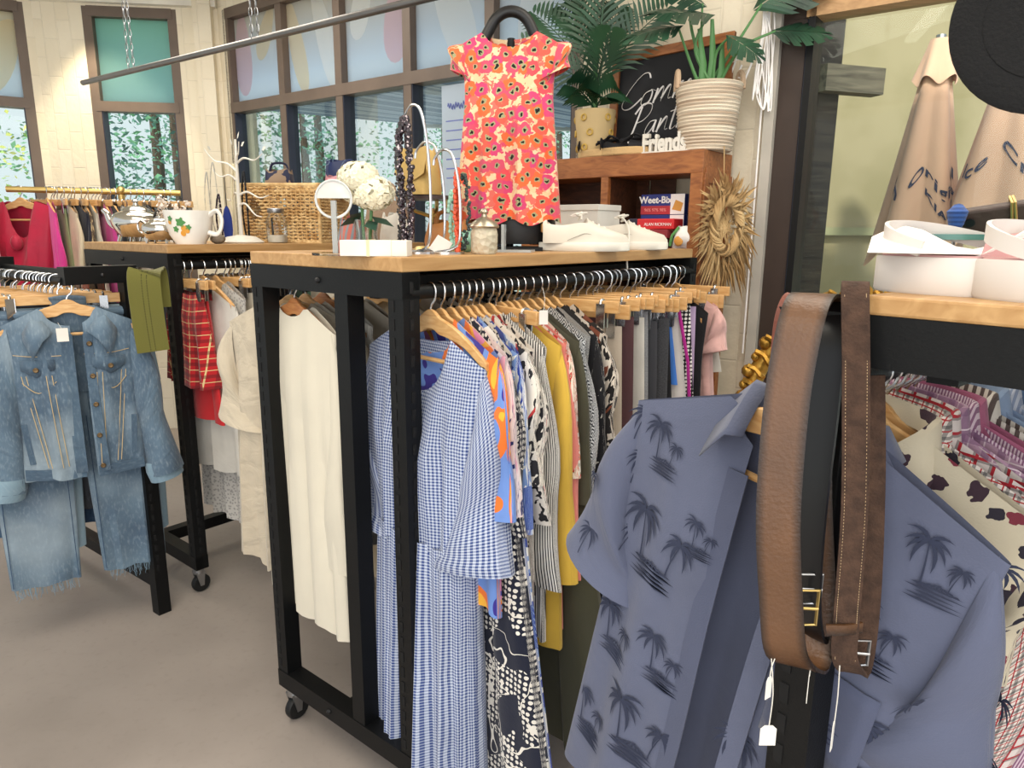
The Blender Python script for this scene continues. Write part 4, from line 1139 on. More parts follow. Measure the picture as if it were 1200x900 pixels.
M_PLAST = mat('ceiling_white', '#e9e4d8', .8)
def floorc(b):
    n = b.noise(.8, 6); c = b.ramp(n, [(.3, C('#867d76')), (.5, C('#9d938b')), (.72, C('#aca299'))])
    c = b.mix(b.m('MULTIPLY', b.smooth(b.noise(40, 5), .55, .8), .25), c, C('#766e68'))
    return c
M_FLOOR = mat('concrete', floorc, .55, bump=(18, .06))
M_FRAME = mat('window_frame_brown', '#6a5c52', .5)
M_FRAMED = mat('window_frame_dark', '#2b3040', .5)
M_GLASS = thin_glass('window_glass', '#f4faf8', .3)
CZ = 3.08
KK = col(262, WQ, WD, py=115); K2 = Vector((KK.x, KK.y, 0)); K1 = K2 + Vector((-1.19, -.15, 0)); DM = (K1 - K2).normalized(); NM = Vector((-DM.y, DM.x, 0)); 
if NM.y > 0: NM = -NM
DL = Vector((-.85, -.53, 0)).normalized(); NL = Vector((.53, -.85, 0)).normalized()
ZT, ZTOP, SILL = 2.335, 2.975, .8
SK = (K2 - WQ).length; LW = 2.2
for nm, z, mt, h in (('floor', -.06, M_FLOOR, .06), ('ceiling', CZ, M_PLAST, .1)):
    pl_ = [WP(-3.4), WP(SK), K1, K1 + DL * LW, Vector((-5.2, -2.5, 0)), Vector((4.2, -2.5, 0))]
    tag(MB().prism([(p.x, p.y) for p in pl_], h, 'z', (0, 0, z)).build(nm, mt, smooth=False), kind='structure')
# long wall
def sW(px, py): return (col(px, WQ, WD, py=py) - Vector((WQ.x, WQ.y, 1.45))).dot(WD)
S1 = [sW(*p) for p in ((678, 60), (573, 78), (477, 93), (397, 106), (331, 118), (271, 129))]
SR = sW(906, 180)
m = MB()
wbox(m, SR, S1[0], 0, CZ, -.2, 0); wbox(m, S1[0], S1[-1], 0, SILL, -.2, 0); wbox(m, S1[0], S1[-1], ZTOP, CZ, -.2, 0); wbox(m, S1[-1], SK + .05, 0, CZ, -.2, .0)
wbox(m, -3.4, SR, ZTOP, CZ, -.2, 0); wbox(m, -3.4, SR, 0, .1, -.2, 0)
tag(m.build('wall_back', M_BRICK, smooth=False), kind='structure')
m = MB()
def sM(px): return (col(px, K2, DM, 0, py=110) - K2).dot(DM)
a, b_ = sM(214), sM(106); LM = (K1 - K2).length
for s0, s1, z0, z1 in ((-.02, a, 0, CZ), (a, b_, 0, SILL), (a, b_, ZTOP, CZ), (b_, LM + .02, 0, CZ)): wbox(m, s0, s1, z0, z1, -.2, 0, K2, DM, NM)
wbox(m, .03, sM(236), 0, CZ, 0, .07, K2, DM, NM)
tag(m.build('wall_left', M_BRICK, smooth=False), kind='structure')
m = MB(); l0 = (col(42, K1, DL, 0, py=130) - K1).dot(DL)
for s0, s1, z0, z1 in ((-.02, l0, 0, CZ), (l0, l0 + 1.1, 0, SILL), (l0, l0 + 1.1, ZTOP, CZ), (l0 + 1.1, LW, 0, CZ)): wbox(m, s0, s1, z0, z1, -.2, 0, K1, DL, NL)
tag(m.build('wall_far_left', M_BRICK, smooth=False), kind='structure')
m = MB(); wbox(m, 0, LM, CZ - .09, CZ, 0, .05, K2, DM, NM); wbox(m, 0, l0, CZ - .09, CZ, 0, .05, K1, DL, NL); tag(m.build('trim_1', M_PLAST, smooth=False), kind='structure')
# windows
def filmc(top, bot, z0, z1):
    def f(b): return b.mix(b.smooth(b.xyz(2), z0, z1), C(bot), C(top))
    return f
M_FILM = film('frosted_film', filmc('#ddd2bd', '#e4edf2', 2.5, 2.95), .88)
M_FILMG = film('green_film', filmc('#b2d6c6', '#bddcda', 2.4, 3.0), .88)
M_LEAFC = film('film_cream', '#f6e9cf', .85); M_LEAFP = film('film_pink', '#f0d6da', .85); M_LEAFW = film('film_white', '#f6f6f3', .85)
def window(name, Q, D, N, ss, z0, z1, zt, filmm, dp=.09, fw=.06, upper=True, lowglass=True, framem=None):
    f = MB(); fd = MB()
    m = MB(); n1 = .0
    for s in ss: wbox(m, s - fw / 2, s + fw / 2, z0, z1, -dp, n1, Q, D, N)
    for z in ((z0 + .03), zt, z1 - .03): wbox(m, ss[0], ss[-1], z - .033, z + .033, -dp, n1 + .004, Q, D, N)
    root = m.build(name, framem or M_FRAME, smooth=False); tag(root, kind='structure')
    for i in range(len(ss) - 1):
        lo, hi = min(ss[i], ss[i + 1]), max(ss[i], ss[i + 1])
        g = MB(); wbox(g, lo + fw / 2, hi - fw / 2, z0 + .06, zt - .033, -.055, -.05, Q, D, N); g.build('lower_pane', M_GLASS, root, smooth=False)
        g = MB(); wbox(g, lo + fw / 2, hi - fw / 2, zt + .033, z1 - .06, -.055, -.05, Q, D, N); g.build('upper_pane', filmm, root, smooth=False)
        for s in (lo + fw / 2, hi - fw / 2):
            g = MB(); wbox(g, s - .008, s + .008, z0 + .06, zt - .03, -.088, -.004, Q, D, N); g.build('inner_jamb', M_FRAMED, root, smooth=False)
    return root
w1 = window('window_1', WQ, WD, WN, S1, SILL, ZTOP, ZT, M_FILM)
w2 = window('window_2', K2, DM, NM, [a + .03, b_ - .03], SILL, ZTOP, ZT, M_FILMG)
w3 = window('window_3', K1, DL, NL, [l0 + .03, l0 + 1.07], SILL, ZTOP, ZT, M_FILM)
M_RWF = mat('right_window_frame', '#3a2d26', .5)
w4 = window('window_4', WQ, WD, WN, [SR - .045, -3.3], .1, ZTOP, ZT + .005, M_GLASS, fw=.09, framem=M_RWF)
mb_ = MB(); wbox(mb_, SR - .09, -3.3, ZT - .03, ZT + .04, -.09, .02); mb_.build('transom_beam', wood('transom', '#a8825a', '#c29c70', 4), w4, smooth=False)
mb_ = MB(); wbox(mb_, SR - .1, SR - .125, .1, ZT, -.1, .02); mb_.build('black_stile', M_BLACK, w4, smooth=False)
mb_ = MB(); wbox(mb_, SR + .04, SR + .0, 0, CZ, -.02, .03); tag(mb_.build('trim_2', mat('trim_grey', '#b9b4aa', .6), smooth=False), kind='structure')
def petal(root, Q, D, N, s, z, w, h, rot, mt, name):
    pts = []
    for i in range(24):
        t = 2 * pi * i / 24; x = w * sin(t) * (1 - .45 * (cos(t) * .5 + .5)); y = h * cos(t)
        xr, yr = x * cos(rot) - y * sin(rot), x * sin(rot) + y * cos(rot); pts.append((s + xr, z + yr))
    pts = [(max(p[0], -99), max(ZT + .04, min(ZTOP - .065, p[1]))) for p in pts]
    g = MB(); P = [Q + D * p[0] + N * -.047 + Vector((0, 0, p[1])) for p in pts]
    g.add(P, [tuple(range(24))]); g.build(name, mt, root, smooth=False)
SS = lambda i, f: S1[i] + (S1[i + 1] - S1[i]) * f
for s, z, w, h, rt, mt in ((SS(4, .8), 2.68, .12, .27, .0, M_LEAFP), (SS(4, .35), 2.78, .09, .18, .5, M_LEAFC), (SS(3, .8), 2.67, .09, .32, -.25, M_LEAFC), (SS(3, .3), 2.68, .1, .36, -.3, M_LEAFW), (SS(2, .7), 2.8, .1, .2, .3, M_LEAFW), (SS(2, .2), 2.68, .13, .24, .1, M_LEAFP), (SS(1, .5), 2.68, .14, .34, -.4, M_LEAFW), (SS(0, .5), 2.65, .12, .3, .2, M_LEAFW)):
    petal(w1, WQ, WD, WN, s, z, w, h, rt, mt, 'leaf_decal')
for s, z, w, h, rt, mt in ((l0 + .2, 2.62, .16, .28, .5, M_LEAFC), (l0 + .45, 2.6, .14, .3, -.2, M_LEAFW)): petal(w3, K1, DL, NL, s, z, w, h, rt, mt, 'leaf_decal')
# poster taped to the glass
po = empty('window_poster', WP((S1[1] + S1[2]) / 2 - .06, -.04, 1.9), WRZ + pi, 'white paper notice with purple heading stuck on the window left of the poppy top', 'poster')
MB().box((0, 0, .0), (.26, .002, .75)).build('paper', film('poster_paper', '#dfe8f2', .6), po, smooth=False)
m = MB(); P = [Vector((-.085 + .17 * i / 40, -.003, .265 + .016 * sin(i * 1.45) + .006 * sin(i * .5))) for i in range(41)]; m.tube(P, .003, 5)
for k, w_ in enumerate((.2, .18, .2, .14, .19, .2, .12)): m.box((-.1 + w_ / 2, -.002, .19 - k * .05), (w_, .001, .006))
m.build('print', mat('poster_ink', '#6d78b8', .8), po)

# ------------------------------------------------------------------ outside
m = MB(); m.box((0, 16, -.35), (60, 40, .1)); tag(m.build('ground_outside', mat('bounce_ground', '#d9d7c8', .9), smooth=False), kind='structure')  # ground paled to bounce light up under the veranda roof
def tree(x, y, h, r, cols, label, seed, dense=2300, trunk=.12):
    t = empty('conifer_tree', (x, y, -.3), 0, label, 'tree', 'trees outside the windows')
    rr = random.Random(seed); MB().tube([(0, 0, 0), (.05, .02, h * .5), (0, 0, h)], [trunk, trunk * .7, .02], 8).build('trunk', mat('bark', '#5b4a3c', .9), t)
    for ci, c in enumerate(cols):
        m = MB()
        for k in range(60 // len(cols)):
            z = h * (.12 + .86 * rr.random() ** .9); a = rr.uniform(0, 2 * pi); R1 = r * (1.05 - .85 * z / h) * rr.uniform(.5, 1.1)
            cx, cy = R1 * cos(a), R1 * sin(a)
            for _ in range(dense // 60):
                q = Vector((cx + rr.gauss(0, r * .2), cy + rr.gauss(0, r * .2), z + rr.gauss(0, r * .045)))
                d = Vector((rr.gauss(0, 1), rr.gauss(0, 1), rr.gauss(-.2, .5))).normalized(); e_ = d.orthogonal().normalized(); e_.rotate(Matrix.Rotation(rr.uniform(0, 6), 3, d))
                L, w = rr.uniform(.05, .13) * r * .5, rr.uniform(.015, .034) * r * .5
                m.add([q - e_ * w * .3, q + d * L * .5 - e_ * w, q + d * L, q + d * L * .5 + e_ * w], [(0, 1, 2, 3)])
        m.build('foliage', c, t, smooth=False)
LF = [mat('leaf_' + n, h, .7, sss=0) for n, h in (('bluegreen', '#6d9a88'), ('mid', '#7db588'), ('bright', '#b0cf6a'), ('yellow', '#e2e07a'), ('deep', '#54776c'))]
tree(-7.0, 9.5, 4.6, 1.9, [LF[2], LF[3], LF[1]], 'yellow green tree seen through the far left window', 1)
tree(-5.6, 11.5, 6.0, 2.3, [LF[0], LF[1]], 'blue green conifer in the far left window above the yellow tree', 2)
tree(-4.6, 10.0, 4.6, 1.7, [LF[1], LF[0], LF[4]], 'green conifer seen through the narrow window', 3)
tree(-3.0, 10.5, 3.9, 1.6, [LF[1], LF[0]], 'conifer at the left end of the long window', 4)
tree(-1.2, 12.5, 4.2, 1.7, [LF[0], LF[1]], 'conifer behind the blue bag in the long window', 5)
tree(.8, 13.5, 4.6, 1.9, [LF[0], LF[1]], 'conifer near the brown bead necklaces in the long window', 6)
tree(-6.2, 13.5, 6.5, 2.6, [LF[4], LF[0]], 'deep green conifer filling the gap behind the yellow green tree', 7)
tree(-3.6, 13.5, 6.0, 2.6, [LF[4], LF[0]], 'deep green conifer behind the narrow window', 8)
tree(-.2, 17, 5.2, 2.6, [LF[4], LF[0]], 'distant deep green conifer behind the long window', 9)
# veranda roof outside the long window
m = MB(); rows = []
n = 150
for j in range(4):
    row = []
    for i in range(n + 1):
        s = .5 + 3.8 * i / n; d = j / 3 * (6.2 - .95 * s); row.append(WP(s, -.25 - d, 2.45 + .12 * j / 3 + .012 * sin(i * 2.1)))
    rows.append(row)
m.grid(rows); rt_ = m.build('veranda_roof', mat('roof_metal', lambda b: b.mix(b.lt(b.m('FRACT', b.m('DIVIDE', b.m('ADD', b.m('MULTIPLY', b.xyz(0), -.8), b.m('MULTIPLY', b.xyz(1), .6)), .11)), .45), C('#8497b4'), C('#c3d0e4')), .6))
tag(rt_, 'pale blue grey corrugated veranda roof outside the long window', 'roof')
mb_ = MB(); mb_.beam(WP(.5, -.25 - 5.75, 2.58), WP(4.3, -.25 - 2.15, 2.58), .06, .1); tag(mb_.build('veranda_beam', mat('roof_beam', '#d9d7cf', .7), smooth=False), 'pale edge beam along the veranda roof outside', 'beam')
# courtyard behind the right window
yw = MB(); A = Vector((.9, 4.9, 0)); B = Vector((5.2, 4.6, 0)); yw.beam(A + Vector((0, 0, 1.5)), B + Vector((0, 0, 1.5)), .1, 4.2)
tag(yw.build('wall_courtyard', mat('olive_render', lambda b: b.mix(b.smooth(b.noise(2.2, 5), .45, .7), C('#aa9a78'), C('#91845f')), .85), smooth=False), kind='structure')
m = MB(); m.beam(A + Vector((-.1, -.08, 1.52)), B + Vector((0, -.08, 1.52)), .03, .05); tag(m.build('trim_3', mat('olive_ledge', '#a6a07a', .8), smooth=False), kind='structure')
ps_ = aty(951, 200, 3.7); pt = empty('timber_post', (ps_.x, ps_.y, -.3), .3, 'dark weathered timber post outside the right window frame', 'post')
M_OLDW = wood('old_timber', '#2a2420', '#4a4038', 4, .8)
MB().box((0, 0, 1.5), (.13, .13, 3.2)).build('post_shaft', M_OLDW, pt, smooth=False)
b0 = aty(960, 96, 3.62) - ps_; MB().box((.1, -.09, aty(958, 92, 3.6).z + .3), (.34, .08, .12)).build('cross_beam', wood('old_timber_pale', '#4a4238', '#8a7d6a', 4, .8), pt, smooth=False)
gp = aty(922, 250, 3.5); tag(MB().box((gp.x, gp.y, 1.0), (.09, .03, 2.6)).build('green_glass_panel', mat('green_panel', '#7fae97', .3), smooth=False), 'narrow pale green panel outside beside the dark post', 'panel')
def umbrella(px, Y, ztop, zbot, w, label, seed, letters):
    q = aty(px, 250, Y); r = empty('folded_umbrella', (q.x, q.y, -.3), 0, label, 'umbrella', 'folded cafe umbrellas in the courtyard')
    m = MB(); n = 72; rows = []; U = []
    def rad(a, v):
        fold = cos(a * 5 + seed) * .5 + .5
        return (.055 + w * (v ** .8)) * (.64 + .46 * fold * (.3 + .7 * v))
    def pnt(a, v): 
        z = ztop + (zbot - ztop) * v - .09 * v * (cos(a * 5 + seed))
        rr_ = rad(a, v); return Vector((rr_ * cos(a), rr_ * sin(a), z + .3))
    for i in range(15):
        v = i / 14; rows.append([pnt(2 * pi * j / n, v) for j in range(n)]); U.append([(j * .02, v) for j in range(n)])
    m.grid(rows, U, cu=True); m.add(rows[0], [tuple(range(n))])
    cn = m.build('canopy', F_UMB, r)
    m = MB(); rows = []
    for i in range(5):
        v = i / 4; rows.append([Vector(((.045 + (w * .3) * v) * cos(2 * pi * j / n) * (1 + .12 * cos(5 * 2 * pi * j / n) * v), (.045 + w * .3 * v) * sin(2 * pi * j / n) * (1 + .12 * cos(10 * pi * j / n) * v), ztop + .34 - .2 * v + .02 * cos(10 * pi * j / n) * v)) for j in range(n)])
    m.grid(rows, cu=True); m.add(rows[0], [tuple(range(n))]); m.build('top_vent', F_UMB, r)
    MB().tube([(0, 0, 0), (0, 0, ztop + .36)], .022, 10).build('pole', M_STEEL, r)
    MB().lathe([(.28, 0), (.28, .05), (.05, .07), (.04, .14)], 20).build('base', M_BLACK, r)
    for body, size, a0, v0, slope_ in letters:
        # letters laid one by one on the cloth
        lm = MB(); a = a0
        for ch in body:
            me = text_mesh(ch, size, extrude=0, bold=.0016); xs = [v.co.x for v in me.vertices]
            wch = (max(xs) - min(xs)) if xs else size * .4
            if xs:
                vv = v0 + slope_ * (a - a0); R_ = rad(a, vv)
                vs = []
                for v in me.vertices:
                    aa = a + (v.co.x + wch / 2) / R_; P = pnt(aa, vv - (v.co.y - slope_ * 0) / (ztop - zbot)); d = Vector((cos(aa), sin(aa), 0)); vs.append(P + d * .006)
                lm.add(vs, [tuple(p.vertices) for p in me.polygons])
                a += (wch + size * .07) / R_
            else: a += size * .45 / rad(a, v0)
            bpy.data.meshes.remove(me)
        lm.build('lettering', M_UINK, r, smooth=False)
    for k in range(14):
        pass
    return r
F_UMB = fab('umbrella_canvas', '#d9ab90', wr=.4, crease=5); M_UINK = mat('umbrella_ink', '#3b3c52', .9)
umbrella(1077, 3.75, 2.40, 1.42, .17, 'folded peach cafe umbrella, left of the two outside the window', 1.0, [('m Original Ice Cream', .078, -3.15, .66, .0), ('KIAMA 1952', .046, -2.0, .76, .0)])
umbrella(1172, 3.45, 2.42, 1.50, .22, 'folded peach cafe umbrella, right one partly behind the black hat', 2.3, [('Ice Cream Original', .082, -3.1, .63, .0), ('KIAMA 1952', .05, -1.4, .73, .0)])
# ------------------------------------------------------------------ bookcase
F0 = Vector((.72, 2.80, 0)); E_, L_ = MID.e, MID.l; SRZ = MID.rz
def SP(x, y, z): return F0 + E_ * x + L_ * y + Vector((0, 0, z))
HS = 1.812
bc = empty('bookcase', F0, SRZ, 'reddish brown timber bookcase with open cubbies against the painted brick wall', 'bookcase')
Lr = dict(parent=bc, smooth=False, bevel=.002)
MB().box((-.44, .135, HS - .0425), (.88, .27, .085)).build('top_board', M_SHELF, **Lr)
m = MB()
for x, w_ in ((-.025, .05), (-.437, .035), (-.855, .05)): m.box((x, .012, (HS - .085) / 2), (w_, .024, HS - .085))
for z in (1.415, .95, .45, .06): m.box((-.44, .013, z), (.88, .022, .05))
m.build('face_frame', M_SHELF, **Lr)
for x in (-.01, -.87):
    m = MB(); m.box((x, .145, (HS - .085) / 2), (.018, .23, HS - .085)); m.cm = 0
    for y in (.03, .255): m.box((x + (.006 if x > -.1 else -.006), y, (HS - .085) / 2), (.02, .035, HS - .085))
    for z in (1.72, 1.3, .8): m.box((x + (.006 if x > -.1 else -.006), .14, z), (.018, .23, .06))
    m.build('side_panel', M_SHELF, **Lr)
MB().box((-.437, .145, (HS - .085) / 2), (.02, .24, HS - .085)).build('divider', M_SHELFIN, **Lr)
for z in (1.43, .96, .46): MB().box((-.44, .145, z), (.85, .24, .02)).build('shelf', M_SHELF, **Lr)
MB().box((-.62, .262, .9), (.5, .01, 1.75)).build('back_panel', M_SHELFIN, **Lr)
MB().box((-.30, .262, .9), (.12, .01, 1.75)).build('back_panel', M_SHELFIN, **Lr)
# ------------------------------------------------------------------ things in the cubby
def sbox(name, label, cat, x, y, z, d, faces, rz=0, group=None):
    """box with coloured print bands on its front"""
    r = empty(name, SP(x, y, z), SRZ + rz, label, cat, group)
    MB().box((0, 0, d[2] / 2), d).build('carton', faces[0], r, smooth=False, bevel=.0015)
    return r
M_BXB = mat('carton_blue', '#2b357e', .5); M_BXR = mat('carton_red', '#b5313a', .5); M_BXD = mat('carton_dark', '#28233a', .5); M_YEL = mat('print_biscuit', '#d79a4a', .6); M_PW = mat('print_white', '#f3f0ee', .6)
ZS = 1.44
def cereal(x, y, z, label, word):
    r = sbox('cereal_box', label, 'box', x, y, z, (.2, .06, .082), [M_BXB], 0, 'breakfast biscuit boxes in the cubby')
    m = MB(); m.box((-.03, -.0305, .018), (.14, .001, .034)); m.build('red_band', M_BXR, r, smooth=False)
    m = MB(); m.box((.068, -.031, .041), (.062, .001, .08)); m.build('picture_panel', M_PW, r, smooth=False)
    m = MB(); m.prism([(.045, .02), (.085, .012), (.093, .045), (.06, .058)], -.0015, 'y', (0, -.0312, 0)); m.build('biscuit_picture', M_YEL, r, smooth=False)
    if word:
        text('brand_lettering', word, .038, M_PW, r, Matrix.Translation((-.032, -.0315, .058)) @ Matrix.Rotation(pi / 2, 4, 'X'), bold=.001)
        text('slogan_lettering', '96% 97% 98%', .018, mat('print_pink', '#e79a94', .6), r, Matrix.Translation((-.032, -.0315, .018)) @ Matrix.Rotation(pi / 2, 4, 'X'))
    return r
cereal(-.215, .13, ZS + .135, 'blue and red breakfast biscuit box on top, white lettering', 'Weet-Bix')
cereal(-.215, .13, ZS + .052, 'blue breakfast biscuit box under the lettered one', None)
for i, (x, z) in enumerate(((-.085, ZS + .135), (-.085, ZS + .052))):
    r = sbox('cereal_box', ('upper' if i == 0 else 'lower') + ' small dark carton at the right end of the cubby', 'box', x, .14, z, (.045, .06, .08), [M_BXD], 0, 'small dark cartons in the cubby')
    MB().box((0, -.0305, .025), (.036, .001, .04)).build('label', mat('print_brown', '#7a3a30', .6), r, smooth=False)
sbox('carton', 'flat maroon carton under the breakfast boxes', 'box', -.2, .13, ZS + .0, (.24, .08, .05), [mat('carton_maroon', '#6b2a34', .5)])
bk = empty('hardback_book', SP(-.205, .03, ZS + .075), SRZ - .03, 'thick red hardback book with white spine letters lying on its side', 'book')
MB().box((0, .05, .021), (.17, .11, .042)).build('cover', mat('book_red', '#cf2b31', .45), bk, smooth=False, bevel=.004)
MB().box((-.106, .05, .021), (.045, .105, .044)).build('spine_end', M_BXD, bk, smooth=False, bevel=.004)
text('spine_lettering', 'ALAN RICKMAN', .017, M_PW, bk, Matrix.Translation((.012, -.006, .019)) @ Matrix.Rotation(pi / 2, 4, 'X'))
sbox('carton', 'low white and brown carton directly under the red book', 'box', -.22, .05, ZS + .04, (.16, .08, .034), [mat('carton_pic', lambda b: b.mix(b.gt(b.noise(16, 1), .52), C('#d9c9b0'), C('#8a3038')), .5)])
sbox('gift_box', 'orange red box on the table behind the sneaker toe', 'box', -.23, -.03, ZS - .0, (.14, .07, .04), [mat('carton_orange', '#cf4338', .5)])
sbox('wooden_box', 'pale wooden box beside the stacked shoe boxes', 'box', -.40, -.05, ZS + .0, (.11, .09, .085), [M_SAND := mat('pale_wood_box', '#d5c7a4', .6)])
sb = empty('snack_bag', SP(-.075, .02, ZS), SRZ, 'white snack bag with green edge and orange picture in the cubby', 'bag')
m = MB(); g = []
for i in range(9):
    z = .085 * i / 8; row = []
    for j in range(17):
        a = 2 * pi * j / 16; t = .028 * sin(pi * (i + .6) / 9.2) ; row.append(Vector((.048 * cos(a) * (1 - .2 * (i / 8) ** 2) + .012 * i / 8, t * sin(a), z + .004 * sin(3 * a))))
    g.append(row)
m.grid(g); m.build('bag_body', M_PW, sb); MB().ball((-.008, -.024, .03), .02, 10, sy=.25).build('picture', M_YEL, sb)
MB().tube([(-.05, -.012, .01), (-.04, -.018, .05), (-.015, -.012, .083)], .006, 6).build('green_edge', mat('print_green', '#5f9d5b', .6), sb)

# ------------------------------------------------------------------ things on the bookcase top
def onshelf(px, y): 
    p = col(px, SP(0, y, 0), E_, HS); return (p - F0).dot(E_)
# --- foliage helpers
def frond(m, base, direction, L, droop, n=22, lw=.16, width=.011, stem_r=.004, up=(0, 0, 1)):
    d = Vector(direction).normalized(); P = []
    side = d.cross(Vector(up)); side = side.normalized() if side.length > .05 else Vector((1, 0, 0))
    for i in range(n + 1):
        t = i / n; P.append(Vector(base) + d * L * t + Vector((0, 0, -droop * t * t)))
    m.tube(P, [stem_r * (1 - .8 * i / n) + .0006 for i in range(n + 1)], 5)
    for i in range(int(n * .22), n + 1):
        t = i / n; T = (P[min(n, i + 1)] - P[i - 1]).normalized(); nrm = side.cross(T).normalized()
        ll = lw * (sin(pi * (t * .78 + .16)) ** .7)
        for s in (-1, 1):
            dd = (T * .62 + side * s * .78 + nrm * .12).normalized(); w = nrm.cross(dd).normalized() * width
            q = P[i]; e = q + dd * ll + Vector((0, 0, -ll * .12))
            m.add([q, q + dd * ll * .3 + w + Vector((0, 0, .004)), q + dd * ll * .7 + w * .7, e, q + dd * ll * .7 - w * .7, q + dd * ll * .3 - w + Vector((0, 0, .004))], [(0, 1, 2, 3, 4, 5)])
M_PALM = mat('palm_leaf', lambda b: b.ramp(b.noise(4, 2), [(.3, C('#12301f')), (.7, C('#2f5c3c'))]), .35, spec=.5)
M_STEM = mat('green_stem', '#4f7f4a', .5)
M_MONS = mat('monstera_leaf', lambda b: b.ramp(b.noise(5, 2), [(.3, C('#1a3327')), (.7, C('#345a42'))]), .35)
xp = onshelf(692, .1); q = SP(xp, .1, HS)
pl = empty('potted_palm', q, SRZ, 'artificial palm with feathery fronds in a sand coloured pot with round studs', 'potted plant')
m = MB(); m.lathe([(.0, 0), (.065, 0), (.07, .01), (.088, .19), (.088, .2), (.08, .2), (.077, .17), (0, .165)], 32)
m.build('pot', mat('sand_pot', '#cbb384', .75, bump=(60, .1)), pl)
m = MB()
for k in range(10):
    for z, o_ in ((.045, .3), (.105, .0), (.165, .3)):
        a = 2 * pi * (k + o_ * 1.6) / 10 
        if k % 2 == (1 if z == .105 else 0): continue
        r_ = .072 + .09 * (z / 1.0) + .001; m.tube(arc((0, 0, 0), .012, 0, 2 * pi, 12)[:-1], .004, 6, closed=True)
        st = len(m.v) - 12 * 6
        m.xf(Matrix.Translation((r_ * cos(a), r_ * sin(a), z)) @ Matrix.Rotation(a - pi / 2, 4, 'Z'), st)
absorb([c for c in pl.children if c.name.startswith('pot')][0], m, mat('pot_stud', '#c3a24f', .5))
MB().tube(spline([(0, 0, .16), (-.01, .0, .3), (.0, .0, .42)], 4), [.018, .016, .015, .014, .013, .012, .011, .01, .01], 8).build('trunk', M_STEM, pl)
irz = Matrix.Rotation(-SRZ, 3, 'Z')
for k, (dx, dy, dz, L, dr, b0) in enumerate(((-.55, .1, .85, .5, .12, .3), (.06, -.1, 1.0, .55, .05, .35), (.5, -.1, .75, .5, .12, .3), (.12, -.25, .95, .36, .1, .25), (-.42, -.25, .6, .24, .1, .2), (.45, -.25, .6, .18, .1, .22), (-.25, -.2, .35, .2, .1, .2), (.1, -.3, .4, .15, .08, .2), (-.85, .0, .35, .34, -.05, .3), (.2, .2, 1, .5, .15, .3), (-.2, .1, 1.1, .62, .1, .35), (-.35, .15, 1.0, .45, .15, .35))):
    m = MB(); d = irz @ Vector((dx, dy, dz)); frond(m, (0, 0, b0), d, L, dr, int(8 + 21 * L), .09 + .13 * L, .0078, up=irz @ Vector((0, -1, .25))); m.build('frond', M_PALM, pl)
# basket planter
xb = onshelf(819, .12); q = SP(xb, .12, HS)
bp = empty('basket_planter', q, SRZ, 'white and beige coiled rope basket holding a split leaf monstera', 'potted plant'); bp.scale = (.9, .9, .9)
prof = [(.0, 0)]; nb = 20
for k in range(nb):
    z0 = .28 * k / nb; r0 = .108 + .032 * (k / nb) ** .8
    prof += [(r0, z0 + .0015), (r0 + .005, z0 + .007), (r0, z0 + .0125)]
prof += [(.13, .28), (.125, .25), (0, .24)]
m = MB(); m.lathe(prof, 40)
m.build('rope_basket', mat('rope', lambda b: b.mix(b.smooth(b.noise(9, 2, b.shift(b.vec, sc=(.3, .3, 9))), .4, .62), C('#ddd2bf'), C('#b39f8a')), .9, bump=(260, .3)), bp)
for s in (-1, 1):
    d = irz @ Vector((s, .1, 0)); A_ = d * .135
    m = MB(); side = Vector((-d.y, d.x, 0)); m.tube([A_ + side * .04 * cos(t) + Vector((0, 0, .26 + .075 * sin(t))) for t in [pi * i / 10 for i in range(11)]], .011, 8); m.build('handle', mat('rope_handle', '#c2a78c', .9, bump=(160, .4)), bp)
def monstera(m, base, tip, nrm, L, W, cut=True):
    # heart-shaped leaf from base to tip with notches
    d = (Vector(tip) - Vector(base)).normalized(); n = Vector(nrm); n = (n - d * n.dot(d)).normalized(); s = d.cross(n)
    K = 13
    for sd in (-1, 1):
        for k in range(K):
            t0, t1 = k / K, (k + 1) / K
            wf = lambda t: W * (sin(pi * (t * .86 + .12)) ** .65) * (1.05 - .35 * t)
            gap = .7 if (cut and k % 3 == 2) else 1.0
            P = lambda t, u, back: Vector(base) + d * (L * (t - .12 - back * u)) + s * (sd * wf(t) * u) + n * (-.22 * u * u * W - .12 * L * t * t)
            t1g = t0 + (t1 - t0) * gap
            ends = (1.0 if not (cut and k % 3 == 2) else .8)
            bk_ = -.28
            m.add([P(t0, .02, 0), P(t1, .02, 0), P(t1 * .6 + t1g * .4, .5 * ends, bk_), P(t1g, ends, bk_), P(t0, ends, bk_), P(t0, .5 * ends, bk_)], [(0, 1, 2, 3, 4, 5)] if sd > 0 else [(5, 4, 3, 2, 1, 0)])
lv = [((.0, 0, .24), (.10, -.06, .50), (.06, -.12, .0), (-.22, -.16, .02), .22, .14), ]
def stemleaf(px_base, P1, P2, dirv, nrm, L, W, thick=.006):
    A0 = Vector((R.uniform(-.05, .05), R.uniform(-.04, .04), .24)); P2 = irz @ Vector(P2); P1 = irz @ Vector(P1)
    m = MB(); sp = spline([A0, P1, P2], 8); nn = len(sp); m.tube(sp, [thick * (1.5 - .8 * i / nn) for i in range(nn)], 6); m.build('leaf_stem', M_STEM, bp)
    m = MB(); monstera(m, P2, P2 + irz @ Vector(dirv), irz @ Vector(nrm), L, W); m.build('leaf', M_MONS, bp)
